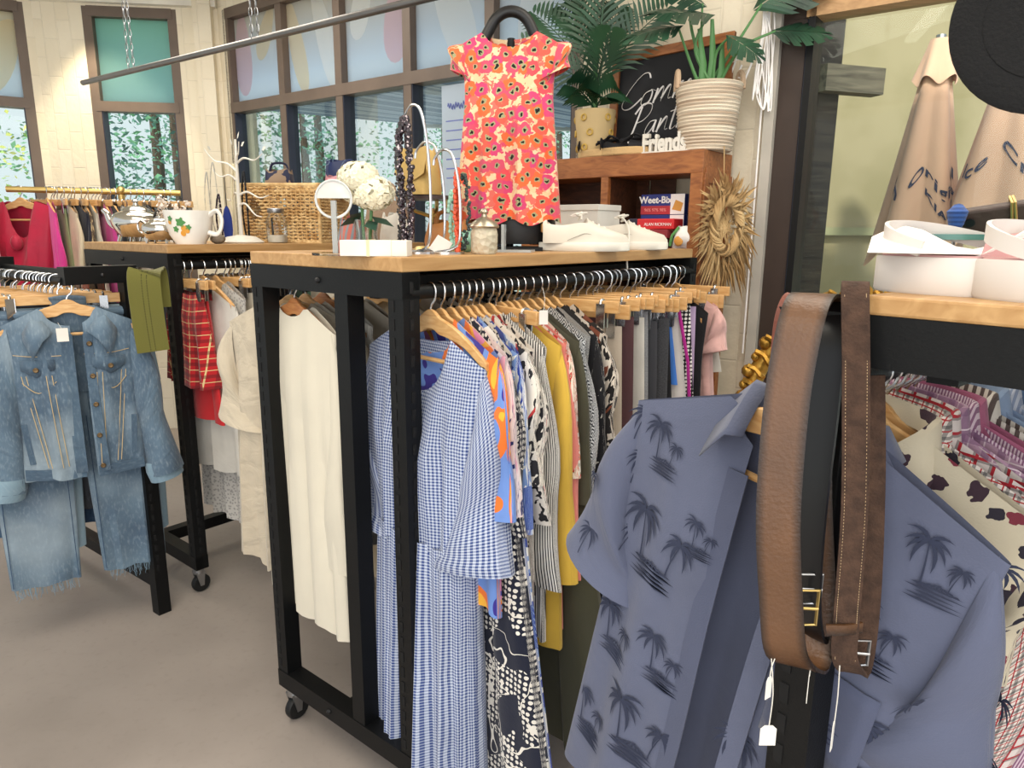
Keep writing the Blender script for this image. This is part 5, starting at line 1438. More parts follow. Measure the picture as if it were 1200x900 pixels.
# offsets in camera aligned axes (x right, y away, z up)
stemleaf(0, (-.09, -.02, .36), (-.16, -.05, .50), (-.8, -.2, -.12), (.0, -.45, .9), .22, .11)
stemleaf(0, (-.07, 0, .42), (-.03, -.04, .55), (-.85, -.35, .02), (.05, -.5, .85), .27, .12)
stemleaf(0, (-.09, .0, .5), (-.11, .0, .72), (-.5, -.5, .12), (.1, -.6, .7), .2, .12)
stemleaf(0, (.02, .0, .40), (.06, -.05, .46), (.6, -.5, -.45), (.1, -.8, .5), .16, .08)
stemleaf(0, (.09, .0, .42), (.20, .0, .60), (.65, -.3, .45), (-.35, -.85, .3), .33, .15)
stemleaf(0, (.12, .0, .42), (.26, -.02, .49), (.9, -.3, .0), (.05, -.75, .65), .2, .09)
stemleaf(0, (-.04, .0, .4), (-.05, .0, .60), (-.9, -.3, .4), (.3, -.7, .5), .22, .1)
m = MB()
for a0, a1 in (((-.03, 0, .22), (-.06, -.01, .5)), ((.0, .01, .22), (-.005, 0, .54)), ((.03, 0, .22), (.045, 0, .44))):
    m.tube([irz @ Vector(a0), irz @ ((Vector(a0) + Vector(a1)) / 2 + Vector((.012, 0, 0))), irz @ Vector(a1)], [.02, .016, .008], 8, flat=.5)
m.build('sheath_stems', M_STEM, bp)
# chalkboard sign
q = WP(.62, .0, 0); xs = onshelf(783, .2)
A0 = col(704, SP(0, .16, 0), E_, HS); B0 = col(846, SP(0, .22, 0), E_, HS)
cb = empty('chalkboard_sign', (A0 + B0) / 2, SRZ, 'chalkboard in a brown timber frame with white hand lettering, leaning at the wall', 'sign')
Wc = (B0 - A0).length; Hc = .455; lean = Matrix.Rotation(-.11, 4, 'X') @ Matrix.Rotation(-.03, 4, 'Y')
def lb(m): return m.xf(lean)
lb(MB().box((0, 0, Hc / 2), (Wc - .03, .008, Hc - .03))).build('board', mat('chalk_black', lambda b: b.mix(b.smooth(b.noise(5, 4), .45, .8), C('#1b1c20'), C('#34363b')), .8), cb, smooth=False)
m = MB(); m.box((0, -.004, Hc - .019), (Wc, .022, .038)); m.box((0, -.004, .019), (Wc, .022, .038))
for s in (-1, 1): m.box((s * (Wc / 2 - .019), -.004, Hc / 2), (.038, .0222, Hc))
lb(m).build('frame', M_SHELF, cb, smooth=False, bevel=.002)
GL = {'C': [[(.95, .8), (.85, .98), (.6, .95), (.25, .6), (.05, .2), (.15, .02), (.4, .02), (.75, .25)]], 'o': [[(.35, .42), (.12, .36), (.02, .12), (.12, .0), (.32, .1), (.38, .34), (.33, .44), (.5, .36)]],
      'm': [[(.02, .0), (.12, .42)], [(.05, .1), (.22, .38), (.32, .4), (.28, .0)], [(.28, .08), (.46, .38), (.56, .4), (.52, .05), (.62, .04)]], 'n': [[(.02, .0), (.12, .42)], [(.05, .1), (.24, .38), (.34, .4), (.30, .05), (.4, .04)]],
      'u': [[(.1, .42), (.02, .1), (.1, .0), (.28, .18), (.38, .42)], [(.38, .42), (.32, .05), (.42, .04)]], 'i': [[(.1, .42), (.04, .05), (.14, .04)]], 't': [[(.2, .85), (.06, .1), (.12, .0), (.24, .08)], [(-.02, .56), (.34, .6)]],
      'y': [[(.1, .42), (.05, .16), (.14, .06), (.32, .24)], [(.4, .42), (.2, -.28), (.02, -.34)]], 'P': [[(.28, .95), (.1, .3), (-.05, -.15)], [(.05, .75), (.3, 1.0), (.62, .95), (.62, .7), (.4, .5), (.18, .45)]],
      'a': [[(.38, .4), (.16, .38), (.02, .12), (.1, .0), (.28, .16), (.38, .4)], [(.38, .4), (.33, .06), (.44, .05)]], 'r': [[(.02, 0), (.12, .42)], [(.06, .12), (.2, .38), (.34, .4)]], '&': [[(.5, .1), (.2, .55), (.2, .85), (.35, .9), (.38, .7), (.08, .25), (.1, .03), (.3, 0), (.5, .3)]]}
AD = {'C': .72, 'o': .44, 'm': .66, 'n': .44, 'u': .44, 'i': .2, 't': .26, 'y': .44, 'P': .5, 'a': .44, 'r': .3, '&': .6}
def script(word, x, z, k, rot):
    m = MB()
    for ch in word:
        for st in GL[ch]:
            P = spline([(x + a * k + b * k * .12, -.0065, z + b * k + rot * (a * k + x)) for a, b in st], 5); m.tube(P, .0036, 6, flat=.35)
        x += AD[ch] * k
    lb(m).build('lettering', M_PW, cb)
script('Community', -Wc / 2 + .05, .235, .135, .1); script('Pantry', -Wc / 2 + .11, .11, .13, .1); script('&', -Wc / 2 + .1, .045, .06, 0)
# Friends wooden letters
fr = empty('letter_block', SP(onshelf(772, .035), .035, HS), SRZ, 'white cut out wooden letters spelling Friends standing on the bookcase', 'ornament')
me = text_mesh('Friends', .082, extrude=.009, bold=.0035); me.transform(Matrix.Translation((0, 0, .032)) @ Matrix.Rotation(pi / 2, 4, 'X')); me.materials.clear(); me.materials.append(M_WHITE)
o = bpy.data.objects.new('letters', me); COL.objects.link(o); o.parent = fr; o.scale = (.8, 1, 1.15)
MB().box((0, 0, .004), (.25, .022, .008)).build('letter_base', M_WHITE, fr, smooth=False)
# espadrilles
M_JUTE = mat('jute_sole', '#c9a878', .9, bump=(240, .4)); M_BLKC = mat('black_canvas', '#1b1b20', .8)
def shoe_outline(L, w, n=20):
    P = []
    for i in range(n):
        t = 2 * pi * i / n; x = L / 2 * cos(t); y = w / 2 * sin(t) * (1.0 + .18 * cos(t) - .12 * cos(2 * t)); P.append((x, y))
    return P
def espadrille(px, y, rz, label, dz=0):
    r = empty('espadrille', SP(onshelf(px, y), y, HS + dz), SRZ + rz, label, 'shoe', 'espadrilles on the bookcase')
    MB().prism(shoe_outline(.24, .085), .032, 'z').build('jute_sole', M_JUTE, r, bevel=.006)
    m = MB(); g = []
    for i in range(9):
        t = i / 8; x = .115 - .11 * t; w = .04 * (sin(min(1, t * 1.5 + .15) * pi / 2)); g.append([Vector((x, w * cos(pi * j / 10), .03 + .034 * (.35 + .65 * t) * sin(pi * j / 10))) for j in range(11)])
    m.grid(g); m.build('toe_upper', M_BLKC, r)
    m = MB(); ribbon(m, [(-.115, -.03, .034), (-.12, 0, .06), (-.115, .03, .034)], (0, 0, 1), .03, .003); m.build('heel_strap', M_BLKC, r)
    m = MB(); m.tube(spline([(-.03, -.03, .05), (.0, .01, .075), (.03, -.02, .082), (.05, .01, .07), (.01, .03, .07), (-.04, .0, .06)], 6), .009, 6, flat=.5); m.build('ankle_ties', M_BLKC, r)
espadrille(705, .05, .12, 'black espadrille with rope sole, nearer the palm pot'); espadrille(732, .045, .3, 'black espadrille with rope sole, nearer the white letters', .0)
# raffia wreath hung on the bookcase side
wc = SP(.05, .08, 1.53); wr = empty('raffia_wreath', wc, SRZ + pi / 2 - .5, 'shaggy dried raffia wreath hanging from the bookcase side', 'wreath'); wr.scale = (1.05, 1, 1.1)
M_RAF = mat('raffia', lambda b: b.ramp(b.noise(9, 2), [(.25, C('#8f6d42')), (.75, C('#d8ba88'))]), .85); rr = random.Random(11)
m = MB()
for k in range(230):
    a = rr.uniform(0, 2 * pi); r0 = rr.uniform(.05, .085); L = rr.uniform(.06, .125); a2 = a + rr.uniform(-.7, .5)
    p0 = Vector((r0 * cos(a) * .95, -rr.uniform(.0, .03), r0 * sin(a) * 1.4)); d = Vector((cos(a2) * .8, -rr.uniform(0, .35), sin(a2) * 1.15 - .35))
    p1 = p0 + d * L * .5 + Vector((0, -.012, 0)); p2 = p0 + d * L + Vector((0, .0, -.02 * rr.random()))
    w = Vector((-sin(a2), .2, cos(a2))) * rr.uniform(.0035, .0075)
    m.add([p0 - w * .6, p0 + w * .6, p1 + w, p2, p1 - w], [(0, 1, 2, 3, 4)])
m.build('raffia_fringe', M_RAF, wr, smooth=False)
m = MB()
for k in range(9):
    ph = rr.uniform(0, 6); m.tube([Vector(((.058 + .012 * sin(5 * t + ph)) * cos(t), -.04 + .016 * cos(5 * t + ph), (.058 + .012 * sin(5 * t + ph)) * 1.5 * sin(t))) for t in [2 * pi * i / 48 for i in range(48)]], .005, 5, closed=True)
m.build('twisted_ring', M_RAF, wr)
m = MB()
for k in range(60):
    a, b0_ = rr.uniform(0, 2 * pi), rr.uniform(0, 2 * pi)
    m.tube([(.052 * cos(a), -.01, .085 * sin(a)), (rr.uniform(-.02, .02), -.02, rr.uniform(-.03, .03)), (.052 * cos(b0_), -.01, .085 * sin(b0_))], .002, 4)
m.build('centre_weave', M_RAF, wr)
MB().tube([(0, -.01, .12), (-.005, -.005, .2), (0, .01, .28)], .002, 5).build('hanging_string', M_RAF, wr)
# cords by the window frame
cd = MB(); rr = random.Random(4); c0 = WP(-.08, .05, 0)
for k in range(6):
    z = 2.33; cd.tube(spline([c0 + Vector((0, 0, 2.36)), c0 + Vector((rr.uniform(-.05, .01), -.02, 2.2 - k * .02)), c0 + Vector((rr.uniform(-.06, .03), -.03, 2.05 - rr.random() * .1)), c0 + Vector((rr.uniform(-.04, .03), -.02, 2.2)), c0 + Vector((rr.uniform(-.03, .02), -.01, 2.34))], 8), .003, 6)
cd.tube([c0 + Vector((.0, .01, 2.36)), c0 + Vector((.0, .01, 1.0))], .004, 6)
tag(cd.build('cable_bundle', M_PW), 'loops of white cable bunched beside the right window frame', 'cable')
# ------------------------------------------------------------------ gilt chair
M_GILT = mat('gilt', lambda b: b.ramp(b.noise(14, 3), [(.3, C('#7d5a1c')), (.65, C('#c79a45'))]), .35, .75, bump=(45, .35)); M_BROC = fab('brocade', lambda b: b.mix(b.lt(b.m('ABSOLUTE', b.m('SUBTRACT', b.noise(30, 2), .5)), .05), C('#9c6f52'), C('#c79a76')), wr=.2)
gc_ = aty(1012, 400, 2.05); gch = empty('gilt_armchair', (gc_.x, gc_.y, 0), -.35, 'ornate gilt armchair with brocade back behind the right rack', 'chair')
AP = [(-.29, .95), (-.30, 1.02), (-.27, 1.12), (-.2, 1.22), (-.1, 1.29), (0, 1.31), (.1, 1.29), (.2, 1.22), (.27, 1.12), (.30, 1.02), (.29, .95)]
ap = spline([(x, 0, z) for x, z in AP], 5)
m = MB(); m.tube(ap, .027, 10)
for i in range(2, len(ap) - 1, 2):
    p = ap[i]; rad_ = (p - Vector((0, 0, 1.0))).normalized()
    m.ball(p + rad_ * .026 + Vector((0, -.012, 0)), .015 if i % 4 else .022, 8)
    m.tube(spline([p + Vector((0, -.03, 0)) - rad_ * .02, p + Vector((.012, -.04, 0)), p + Vector((.02, -.03, .01)) + rad_ * .025, p + Vector((.0, -.03, .02)) + rad_ * .03], 3), .008, 5)
for p in ((-.3, .6, .95), (.3, .6, .95)): m.tube([(p[0] * .97, 0, .98), (p[0] * .97, 0, .45)], .028, 8)
m.build('carved_frame', M_GILT, gch)
m = MB(); gg = []
inner = [(-.25, .5)] + [(x * .86, .1 + z * .9) for x, z in AP[1:-1]] + [(.25, .5)]
m.add([Vector((x, -.015, z)) for x, z in inner] + [Vector((0, -.03, .85))], [(i, (i + 1) % len(inner), len(inner)) for i in range(len(inner))]); m.build('upholstered_back', M_BROC, gch)
MB().box((0, -.28, .44), (.6, .56, .12)).build('seat', M_BROC, gch, bevel=.03)
for sx in (-.26, .26):
    for sy in (-.52, -.03): MB().tube([(sx, sy, .39), (sx * 1.05, sy, .2), (sx, sy, 0)], [.03, .02, .025], 8).build('leg', M_GILT, gch)
    m = MB(); m.tube(spline([(sx * 1.1, 0, .72), (sx * 1.2, -.2, .7), (sx * 1.2, -.42, .68), (sx * 1.15, -.45, .5)], 5), .022, 8); m.build('arm', M_GILT, gch)
# ------------------------------------------------------------------ things on the middle table
ZM = MID.h + .033
def onm(px, x): return MID.onrow(px, x, ZM)
NEAR = .54
def mid_item(name, label, cat, px, x, rz=0.0, group=None):
    p = onm(px, x); p.z = ZM; return empty(name, p, MID.rz + rz, label, cat, group)
M_CLEAR = thin_glass('clear_acrylic', '#f4f8f8', 1.2); M_JARG = thin_glass('jar_glass', '#fbfbf8', .7)
# sneakers
M_SNK = mat('sneaker_leather', '#d3cdbf', .5); M_SOLE = mat('sneaker_sole', '#d8d4c9', .6); M_HEEL = mat('heel_tan', '#c99a62', .6)
def sneaker(px, x, rz, label, lace=False):
    r = mid_item('sneaker', label, 'shoe', px, x, rz, 'white sneakers on the middle table'); r.scale = (1, 1, .82)
    ol = [(x_, y_ * 1.0) for x_, y_ in shoe_outline(.285, .1, 28)]
    m = MB(); n = len(ol)
    rows = [[Vector((a * k, b * k, z)) for a, b in ol] for k, z in ((.95, 0), (1, .004), (1.0, .03), (.98, .033))]
    m.grid(rows, cu=True); m.add(rows[0], [tuple(range(n))[::-1]]); m.add(rows[-1], [tuple(range(n))]); m.build('sole', M_SOLE, r)
    m = MB(); g = []
    for i in range(23):
        t = i / 22; X = .139 - .272 * t
        hw = .048 * sin(min(1, (t * 2.2 + .08)) * pi / 2) * (1 - .22 * max(0, (t - .4) / .6)) * (1 if t < .97 else .8)
        ht = .028 + .045 * min(1, t * 2.4) ** 1.1 + (.022 * min(1, max(0, (t - .4)) / .12))
        if t > .6: ht -= .012 * sin((t - .6) / .4 * pi)
        if i == 0: hw = .006; ht = .012
        row = []
        op = t > .52
        for j in range(17):
            a = pi * j / 16; ca, sa = cos(a), sin(a)
            zz = .03 + ht * (sa ** .7)
            if op: zz = min(zz, .03 + ht * .93)
            if op and t < .95 and .28 < j / 16 < .72: zz -= .035 * sin((j / 16 - .28) / .44 * pi) ** .4
            row.append(Vector((X, hw * math.copysign(abs(ca) ** .75, ca), zz)))
        g.append(row)
    m.grid(g); m.build('upper', M_SNK, r)
    m = MB(); m.box((-.131, 0, .085), (.012, .05, .034)); m.build('heel_tab', M_HEEL, r, bevel=.005)
    m = MB()
    for k in range(5):
        X = .055 - .018 * k; z = .087 + .010 * k + (.0 if k < 4 else .004)
        m.tube(spline([(X, -.032, z - .016), (X + .004, -.012, z), (X + .004, .012, z), (X, .032, z - .016)], 4), .0035, 6)
    X = -.02; 
    m.tube(spline([(X, -.01, .13), (X + .02, -.03, .14), (X - .015, -.045, .135), (X, -.012, .13), (X + .01, .02, .145), (X - .02, .04, .13), (X, .01, .13)], 6), .003, 6)
    for ch in ():
        pass
    if lace: m.tube(spline([(X, -.02, .132), (.0, -.06, .09), (.0, -.085, .0), (-.005, -.1, -.03), (-.002, -.1, -.075)], 8), .0033, 6)
    m.build('laces', M_WHITE, r)
    m = MB(); m.tube(spline([(.05, -.044, .045), (.0, -.045, .065), (-.03, -.046, .055), (-.06, -.046, .04)], 5), .0012, 5); m.build('side_seam', mat('seam_grey', '#9a958a', .7), r)
sneaker(684, .555, .74, 'white leather sneaker with tan heel tab, nearer the poppy top'); sneaker(733, .53, .62, 'white leather sneaker with a lace dangling over the table edge', True)
# shoe boxes
for k, lab in enumerate(('lower white lidded box of the stack beside the poppy top', 'upper white lidded box of the stack beside the poppy top')):
    r = mid_item('shoe_box', lab, 'box', 686, .30, .0, 'stacked white boxes on the middle table')
    r.location.z += .078 * k
    MB().box((0, 0, .029), (.19, .15, .058)).build('box_body', mat('box_white', '#cfccc5', .6), r, smooth=False)
    MB().box((0, 0, .067), (.198, .158, .021)).build('lid', mat('box_white', '#cfccc5', .6), r, smooth=False, bevel=.002)
# display stand with poppy top
DP = onm(596, .36); ds = empty('display_stand', (DP.x, DP.y, ZM), .0, 'black garment display stand with arched top bar holding the poppy top', 'stand')
MB().box((0, 0, .006), (.2, .18, .012)).build('base_plate', M_BLACK, ds, smooth=False)
MB().tube([(0, .02, .01), (0, .02, .62)], .012, 10).build('pole', M_BLACK, ds)
m = MB(); m.tube(spline([(-.125, .02, .555), (-.085, .02, .61), (-.045, .02, .675), (0, .02, .695), (.045, .02, .675), (.08, .02, .61), (.12, .02, .55)], 6), .0165, 10); m.build('shoulder_arch', M_BLACK2, ds)
m = MB(); m.lathe([(.0, .02), (.115, .02), (.125, .06), (.12, .16), (.1, .22), (.0, .23)], 24, (.02, .03, 0), 1, .6); m.build('torso_form', M_BLACK2, ds)
zt_ = ZM + .63
r, S3 = garment('poppy_blouse', 'red orange and cream poppy print cap sleeved top on the black display stand', 'top', (DP.x - .005, DP.y + .0, zt_), -.12, F_POPPY, None, sw=.145, L=.53, hw=.165, th=.05, sleeve=dict(L=.085, wd=.12, ang=.42, th=.03, flare=1.0, puff=.012, armh=.15, N=20), nw=.075, nd=.045, slope=.5, z0=.005, amp=.012, nf=4, ph=.6, arm=.16, N=72, M=30, hemw=.01)
# jar
r = mid_item('lidded_jar', 'pressed glass jar with silver lid on the table edge', 'jar', 566, .565)
m = MB(); m.lathe([(.0, .001), (.03, .001), (.034, .008), (.035, .05), (.032, .066), (.03, .068)], 24); m.build('glass_body', mat('frost_jar', '#e3d8be', .25, trans=.35, bump=lambda b: b.vor(70)), r)
m = MB(); m.lathe([(.037, .066), (.039, .07), (.034, .078), (.02, .088), (.008, .094), (.0065, .1), (.011, .106), (.006, .114), (0, .116)], 24); m.build('lid', mat('pewter', '#b7ae9b', .3, .9), r)
# white box with elastic
r = mid_item('gift_box', 'long low white cardboard box with a cream ribbon', 'box', 439, .50, .62)
MB().box((0, 0, .018), (.155, .06, .036)).build('carton', M_WHITE, r, smooth=False, bevel=.0015)
m = MB(); m.box((-.012, 0, .0183), (.007, .0615, .0374)); m.box((.042, 0, .0183), (.001, .0612, .037)); m.build('ribbon', mat('ribbon_cream', '#d9c9a3', .6), r, smooth=False)
# round acrylic display stand
r = mid_item('jewellery_stand', 'round clear acrylic disc stand for earrings', 'display stand', 391, .40, .62)
MB().lathe([(0, 0), (.055, 0), (.055, .006), (0, .006)], 24).build('base', M_CLEAR, r)
MB().box((0, 0, .065), (.012, .008, .12)).build('stem', mat('acrylic_grey', '#b9bbb8', .2, trans=.4), r, smooth=False)
m = MB(); m.tube([(.042 * cos(t), 0, .128 + .042 * sin(t)) for t in [2 * pi * i / 32 for i in range(32)]], .003, 6, closed=True); m.build('ring', mat('acrylic_edge', '#d9dcda', .15, trans=.3), r)
m = MB(); m.add([Vector((.04 * cos(t), 0, .13 + .04 * sin(t))) for t in [pi * i / 16 for i in range(17)]], [tuple(range(17))]); m.build('engraved_half', mat('acrylic_frost', '#dfe3df', .4, alpha=.75), r, smooth=False)
# hydrangeas
r = mid_item('hydrangea_vase', 'cream hydrangea heads in a clear glass vase', 'flowers', 428, .33)
m = MB(); m.lathe([(.03, .0), (.033, .002), (.027, .05), (.033, .085), (.031, .085), (.025, .05), (.03, .005)], 20); m.build('vase', M_JARG, r)
rr = random.Random(9); M_HYD = mat('hydrangea_petal', '#efe9cf', .8)
for c_, R_ in (((-.02, 0, .165), .05), ((.03, .0, .15), .05), ((.0, -.02, .185), .048)):
    m = MB()
    for k in range(230):
        d = Vector((rr.gauss(0, 1), rr.gauss(0, 1), rr.gauss(0, 1))).normalized(); q = Vector(c_) + Vector((d.x * R_ * 1.1, d.y * R_, d.z * R_ * .8)); a = d.orthogonal().normalized(); a.rotate(Matrix.Rotation(rr.uniform(0, 6), 3, d)); b2 = d.cross(a); w = .012
        m.add([q - a * w, q + b2 * w + d * .003, q + a * w, q - b2 * w + d * .003], [(0, 1, 2, 3)])
    m.ball(c_, R_ * .8, 14); m.build('flower_head', M_HYD, r, smooth=False)
m = MB(); m.tube([(-.01, 0, .01), (-.015, 0, .14)], .004, 6); m.tube([(.01, 0, .01), (.025, 0, .13)], .004, 6); m.build('stem', M_STEM, r)
m = MB()
for a, z in ((.3, .1), (2.8, .11), (-.7, .09), (4, .1)):
    d = Vector((cos(a), sin(a) * .5, -.35)); s_ = Vector((-sin(a) * .3, cos(a), .2)).normalized()
    q = Vector((0, 0, z)) + d * .02; m.add([q, q + d * .03 + s_ * .02, q + d * .075, q + d * .03 - s_ * .02], [(0, 1, 2, 3)])
m.build('leaves', mat('dark_leaf', '#24473a', .4), r, smooth=False)
# bead necklaces & stands
def hoop_stand(px, x, h, w, label, beads, rz=.3):
    r = mid_item('necklace_stand', label, 'display stand', px, x, rz, 'silver hoop necklace stands')
    m = MB(); P = spline([(-w * .4, 0, .004), (w * .45, 0, .02), (w * .62, 0, h * .3), (w * .55, 0, h * .7), (w * .3, 0, h * .95), (-w * .05, 0, h), (-w * .35, 0, h * .93), (-w * .42, 0, h * .86)], 7)
    m.tube(P, .0035, 8); m.build('bent_hoop', M_CHROME, r)
    MB().lathe([(0, 0), (.05, 0), (.05, .006), (0, .007)], 20, (0, .0, 0)).build('base', M_CHROME, r)
    return r
def beads(name, label, px, x, ztop, zbot, w, colr, n, br_, rz=.3, cat='necklace', group='bead necklaces'):
    p = onm(px, x); r = MB(); rr = random.Random(len(label))
    for k in range(n):
        t = k / n; a = 2 * pi * t; ww = w * (1 + rr.uniform(-.35, .1))
        q = Vector((ww * sin(a) * (abs(cos(a / 2)) * .4 + .6), .014 * cos(a * 3), zbot + (ztop - zbot) * (.5 + .5 * cos(a)))) + Vector((rr.uniform(-.3, .3) * w, rr.uniform(-.008, .008), 0))
        r.ball(q, br_ * rr.uniform(.8, 1.2), 6)
    o = r.build(name, colr, loc=(p.x, p.y, 0)); tag(o, label, cat, group); return o
M_BEADB = mat('bead_plum', lambda b: b.ramp(b.noise(120, 1), [(.4, C('#1f151c')), (.55, C('#40303a')), (.66, C('#cdbfc0'))], True), .25); M_BEADO = mat('bead_orange', '#d4512c', .35); M_BEADK = mat('bead_black', '#15161a', .3)
hoop_stand(486, .44, .36, .07, 'tallest silver hoop stand carrying thick dark bead necklaces', None)
hoop_stand(500, .36, .29, .085, 'medium silver hoop stand behind the dark bead necklaces', None)
hoop_stand(520, .50, .255, .075, 'shorter silver hoop stand beside the poppy top', None, .2)
beads('bead_necklace', 'thick dark plum seed bead necklaces hanging from the tallest silver hoop', 475, .46, ZM + .325, ZM + .012, .016, M_BEADB, 430, .0055)
beads('bead_necklace', 'thin black bead necklace behind the plum beads', 468, .43, ZM + .3, ZM + .03, .008, M_BEADK, 120, .0035)
beads('bead_necklace', 'orange red bead strand at the left edge of the poppy top', 535, .52, ZM + .21, ZM - .0 + .008, .006, M_BEADO, 120, .0055)
beads('bead_necklace', 'dark green bead strand at the left edge of the poppy top', 541, .50, ZM + .2, ZM + .012, .018, mat('bead_green', '#2c3d38', .3), 110, .0045)
beads('bead_necklace', 'pale mint bead strand beside the orange strand', 529, .46, ZM + .16, ZM + .012, .008, mat('bead_mint', '#a6d5c0', .4), 70, .005)
# brass pedestal and bags
r = mid_item('brass_pedestal', 'brass three armed stand with dark wooden top holding a gold bag', 'display stand', 505, .2)
MB().tube([(0, 0, 0), (0, 0, .125)], .009, 10).build('column', M_BRASS, r)
m = MB()
for a in (0, 2.1, 4.2): m.tube(spline([(0, 0, .1), (.03 * cos(a), .03 * sin(a), .11), (.055 * cos(a), .055 * sin(a), .12), (.06 * cos(a), .06 * sin(a), .15)], 4), .006, 6)
m.build('arms', M_BRASS, r); MB().lathe([(0, .15), (.09, .15), (.09, .16), (0, .16)], 24).build('top_plate', M_DARKW := mat('dark_wood_plate', '#3b2a24', .4), r); MB().lathe([(0, 0), (.06, 0), (.05, .012), (0, .015)], 20).build('base', M_BRASS, r)
def softbag(name, label, px, x, z, w, h, d, mt, rz=0, handle=True, flap=None, hm=None):
    p = onm(px, x); r = empty(name, (p.x, p.y, z), MID.rz + rz, label, 'bag'); m = MB(); g = []
    for i in range(10):
        t = i / 9; k = 1 - .18 * t - .1 * (1 - t) ** 4; row = []
        for j in range(24):
            a = 2 * pi * j / 24; ca, sa = cos(a), sin(a); row.append(Vector((w / 2 * k * math.copysign(abs(ca) ** .5, ca), d / 2 * (1 - .6 * t * t) * math.copysign(abs(sa) ** .6, sa) + .005 * sin(6 * a + 4 * t), h * t + .008 * sin(4 * a) * t)))
        g.append(row)
    m.grid(g, cu=True); m.add(g[0], [tuple(range(24))[::-1]]); m.build('bag_body', mt, r)
    if flap: 
        fm = MB(); fm.grid([[Vector((w * (-.42 + .84 * i / 8), -d / 2 * (1.08 - .5 * (1 - t)) - .002, h * (1.0 - .55 * t) - .02 * sin(pi * i / 8) * t)) for i in range(9)] for t in (0, .3, .6, 1)]); fm.build('flap', flap, r)
    if handle: MB().tube(spline([(-w * .3, 0, h * .9), (-w * .2, 0, h * 1.3), (w * .2, 0, h * 1.3), (w * .3, 0, h * .9)], 6), .007, 8, flat=.5).build('handle', hm or mt, r)
    return r
M_GOLDB = mat('gold_leather', '#b99a5c', .4, .25, bump=(35, .2)); M_TAUPE = mat('taupe_suede', '#8a7562', .9); M_TANB = mat('tan_leather_bag', '#a9713d', .5)
softbag('handbag', 'gold tan leather handbag on the brass pedestal', 492, .2, ZM + .162, .15, .13, .08, M_GOLDB, 0, False, M_GOLDB)
softbag('handbag', 'taupe suede slouch bag behind the hydrangeas', 452, .2, ZM, .16, .14, .08, M_TAUPE, 0, True)
softbag('canvas_bag', 'ivory canvas pouch in front of the taupe bag', 461, .3, ZM, .09, .1, .05, M_WHITE, 0, False)
softbag('handbag', 'tan brown leather bag low behind the shorter hoop', 523, .27, ZM, .16, .085, .08, M_TANB, 0, True)
softbag('handbag', 'rust and pink striped pouch beside the hydrangea vase', 412, .25, ZM, .09, .09, .05, fab('rust_stripe', stripes('#b5665a', '#7a8288', .02, .4)), 0, False)
r = mid_item('price_card', 'small tilted white price card in front of the tan bag', 'card', 515, .47, .5)
MB().box((0, 0, .02), (.045, .002, .045), M=Matrix.Rotation(.5, 4, 'Y') @ Matrix.Rotation(-.5, 4, 'X')).build('card', M_PAPER, r, smooth=False)
r = mid_item('acrylic_riser', 'low clear acrylic riser by the poppy top', 'display stand', 603, .50, .5)
MB().box((0, 0, .004), (.1, .08, .007)).build('slab', mat('acrylic_slab', '#d5dadb', .1, trans=.5), r, smooth=False); MB().box((-.035, 0, .04), (.008, .03, .075)).build('upright', mat('acrylic_slab', '#d5dadb', .1, trans=.5), r, smooth=False)
r = mid_item('trinket', 'mint green glass trinket under the poppy top hem', 'ornament', 546, .42); MB().ball((0, 0, .03), .03, 14).build('glass_ball', mat('mint_glass', '#8fc9b4', .15, trans=.3), r)

# ------------------------------------------------------------------ things on the left table
ZL = LEFT.h + .033
def lt_item(name, label, cat, px, y, rz=0.0, group=None):
    p = LEFT.oncross(px, y, ZL); p.z = ZL; return empty(name, p, LEFT.rz + rz, label, cat, group)
def lt_row(name, label, cat, px, x, rz=0.0, group=None):
    p = LEFT.onrow(px, x, ZL); p.z = ZL; return empty(name, p, LEFT.rz + rz, label, cat, group)
M_SILV = mat('silver_plate', '#cfcbc4', .12, 1.0)
def pot(name, label, cat, px, y, k, spout=True, lid=True, hand2=False, rz=.5):
    r = lt_item(name, label, cat, px, y, rz, 'silver tea service')
    prof = [(0, .02), (.06, .02), (.075, .035), (.092, .07), (.096, .09), (.085, .115), (.055, .13)]
    m = MB(); m.lathe([(a * k, b * k) for a, b in prof], 32, sx=1.15)
    for x in (-.06, .06):
        for y_ in (-.035, .035): m.tube([(x * k, y_ * k, .03 * k), (x * k * 1.15, y_ * k * 1.1, 0)], .007 * k, 6)
    m.build('pot_body', M_SILV, r)
    if lid: MB().lathe([(a * k, b * k) for a, b in ((.056, .129), (.05, .14), (.025, .152), (.01, .155), (.008, .165), (.014, .172), (.008, .18), (0, .181))], 24, sx=1.1).build('lid', M_SILV, r)
    if spout: MB().tube(spline([(-.085 * k, 0, .06 * k), (-.125 * k, 0, .08 * k), (-.145 * k, 0, .12 * k), (-.165 * k, 0, .135 * k)], 5), [k * (.024 - .001 * i) for i in range(16)], 10).build('spout', M_SILV, r)
    for s in ([1, -1] if hand2 else [1]): MB().tube(spline([(s * .09 * k, 0, .115 * k), (s * .125 * k, 0, .135 * k), (s * .15 * k, 0, .11 * k), (s * .14 * k, 0, .07 * k), (s * .1 * k, 0, .05 * k)], 6), .0065 * k, 8).build('handle', M_BLACK2 if not hand2 else M_SILV, r)
pot('teapot', 'silver teapot with long spout and dark handle on the left table', 'teapot', 160, .22, 1.05)
pot('sugar_bowl', 'silver two handled sugar bowl in front of the teapot', 'bowl', 186, .1, .66, False, True, True)
pot('milk_jug', 'small silver jug behind the sugar bowl', 'jug', 178, .32, .75, False, False)
r = lt_item('china_jug', 'large white china cup painted with oranges and green leaves', 'cup', 221, .14, .55); r.scale = (.92, .92, .92)
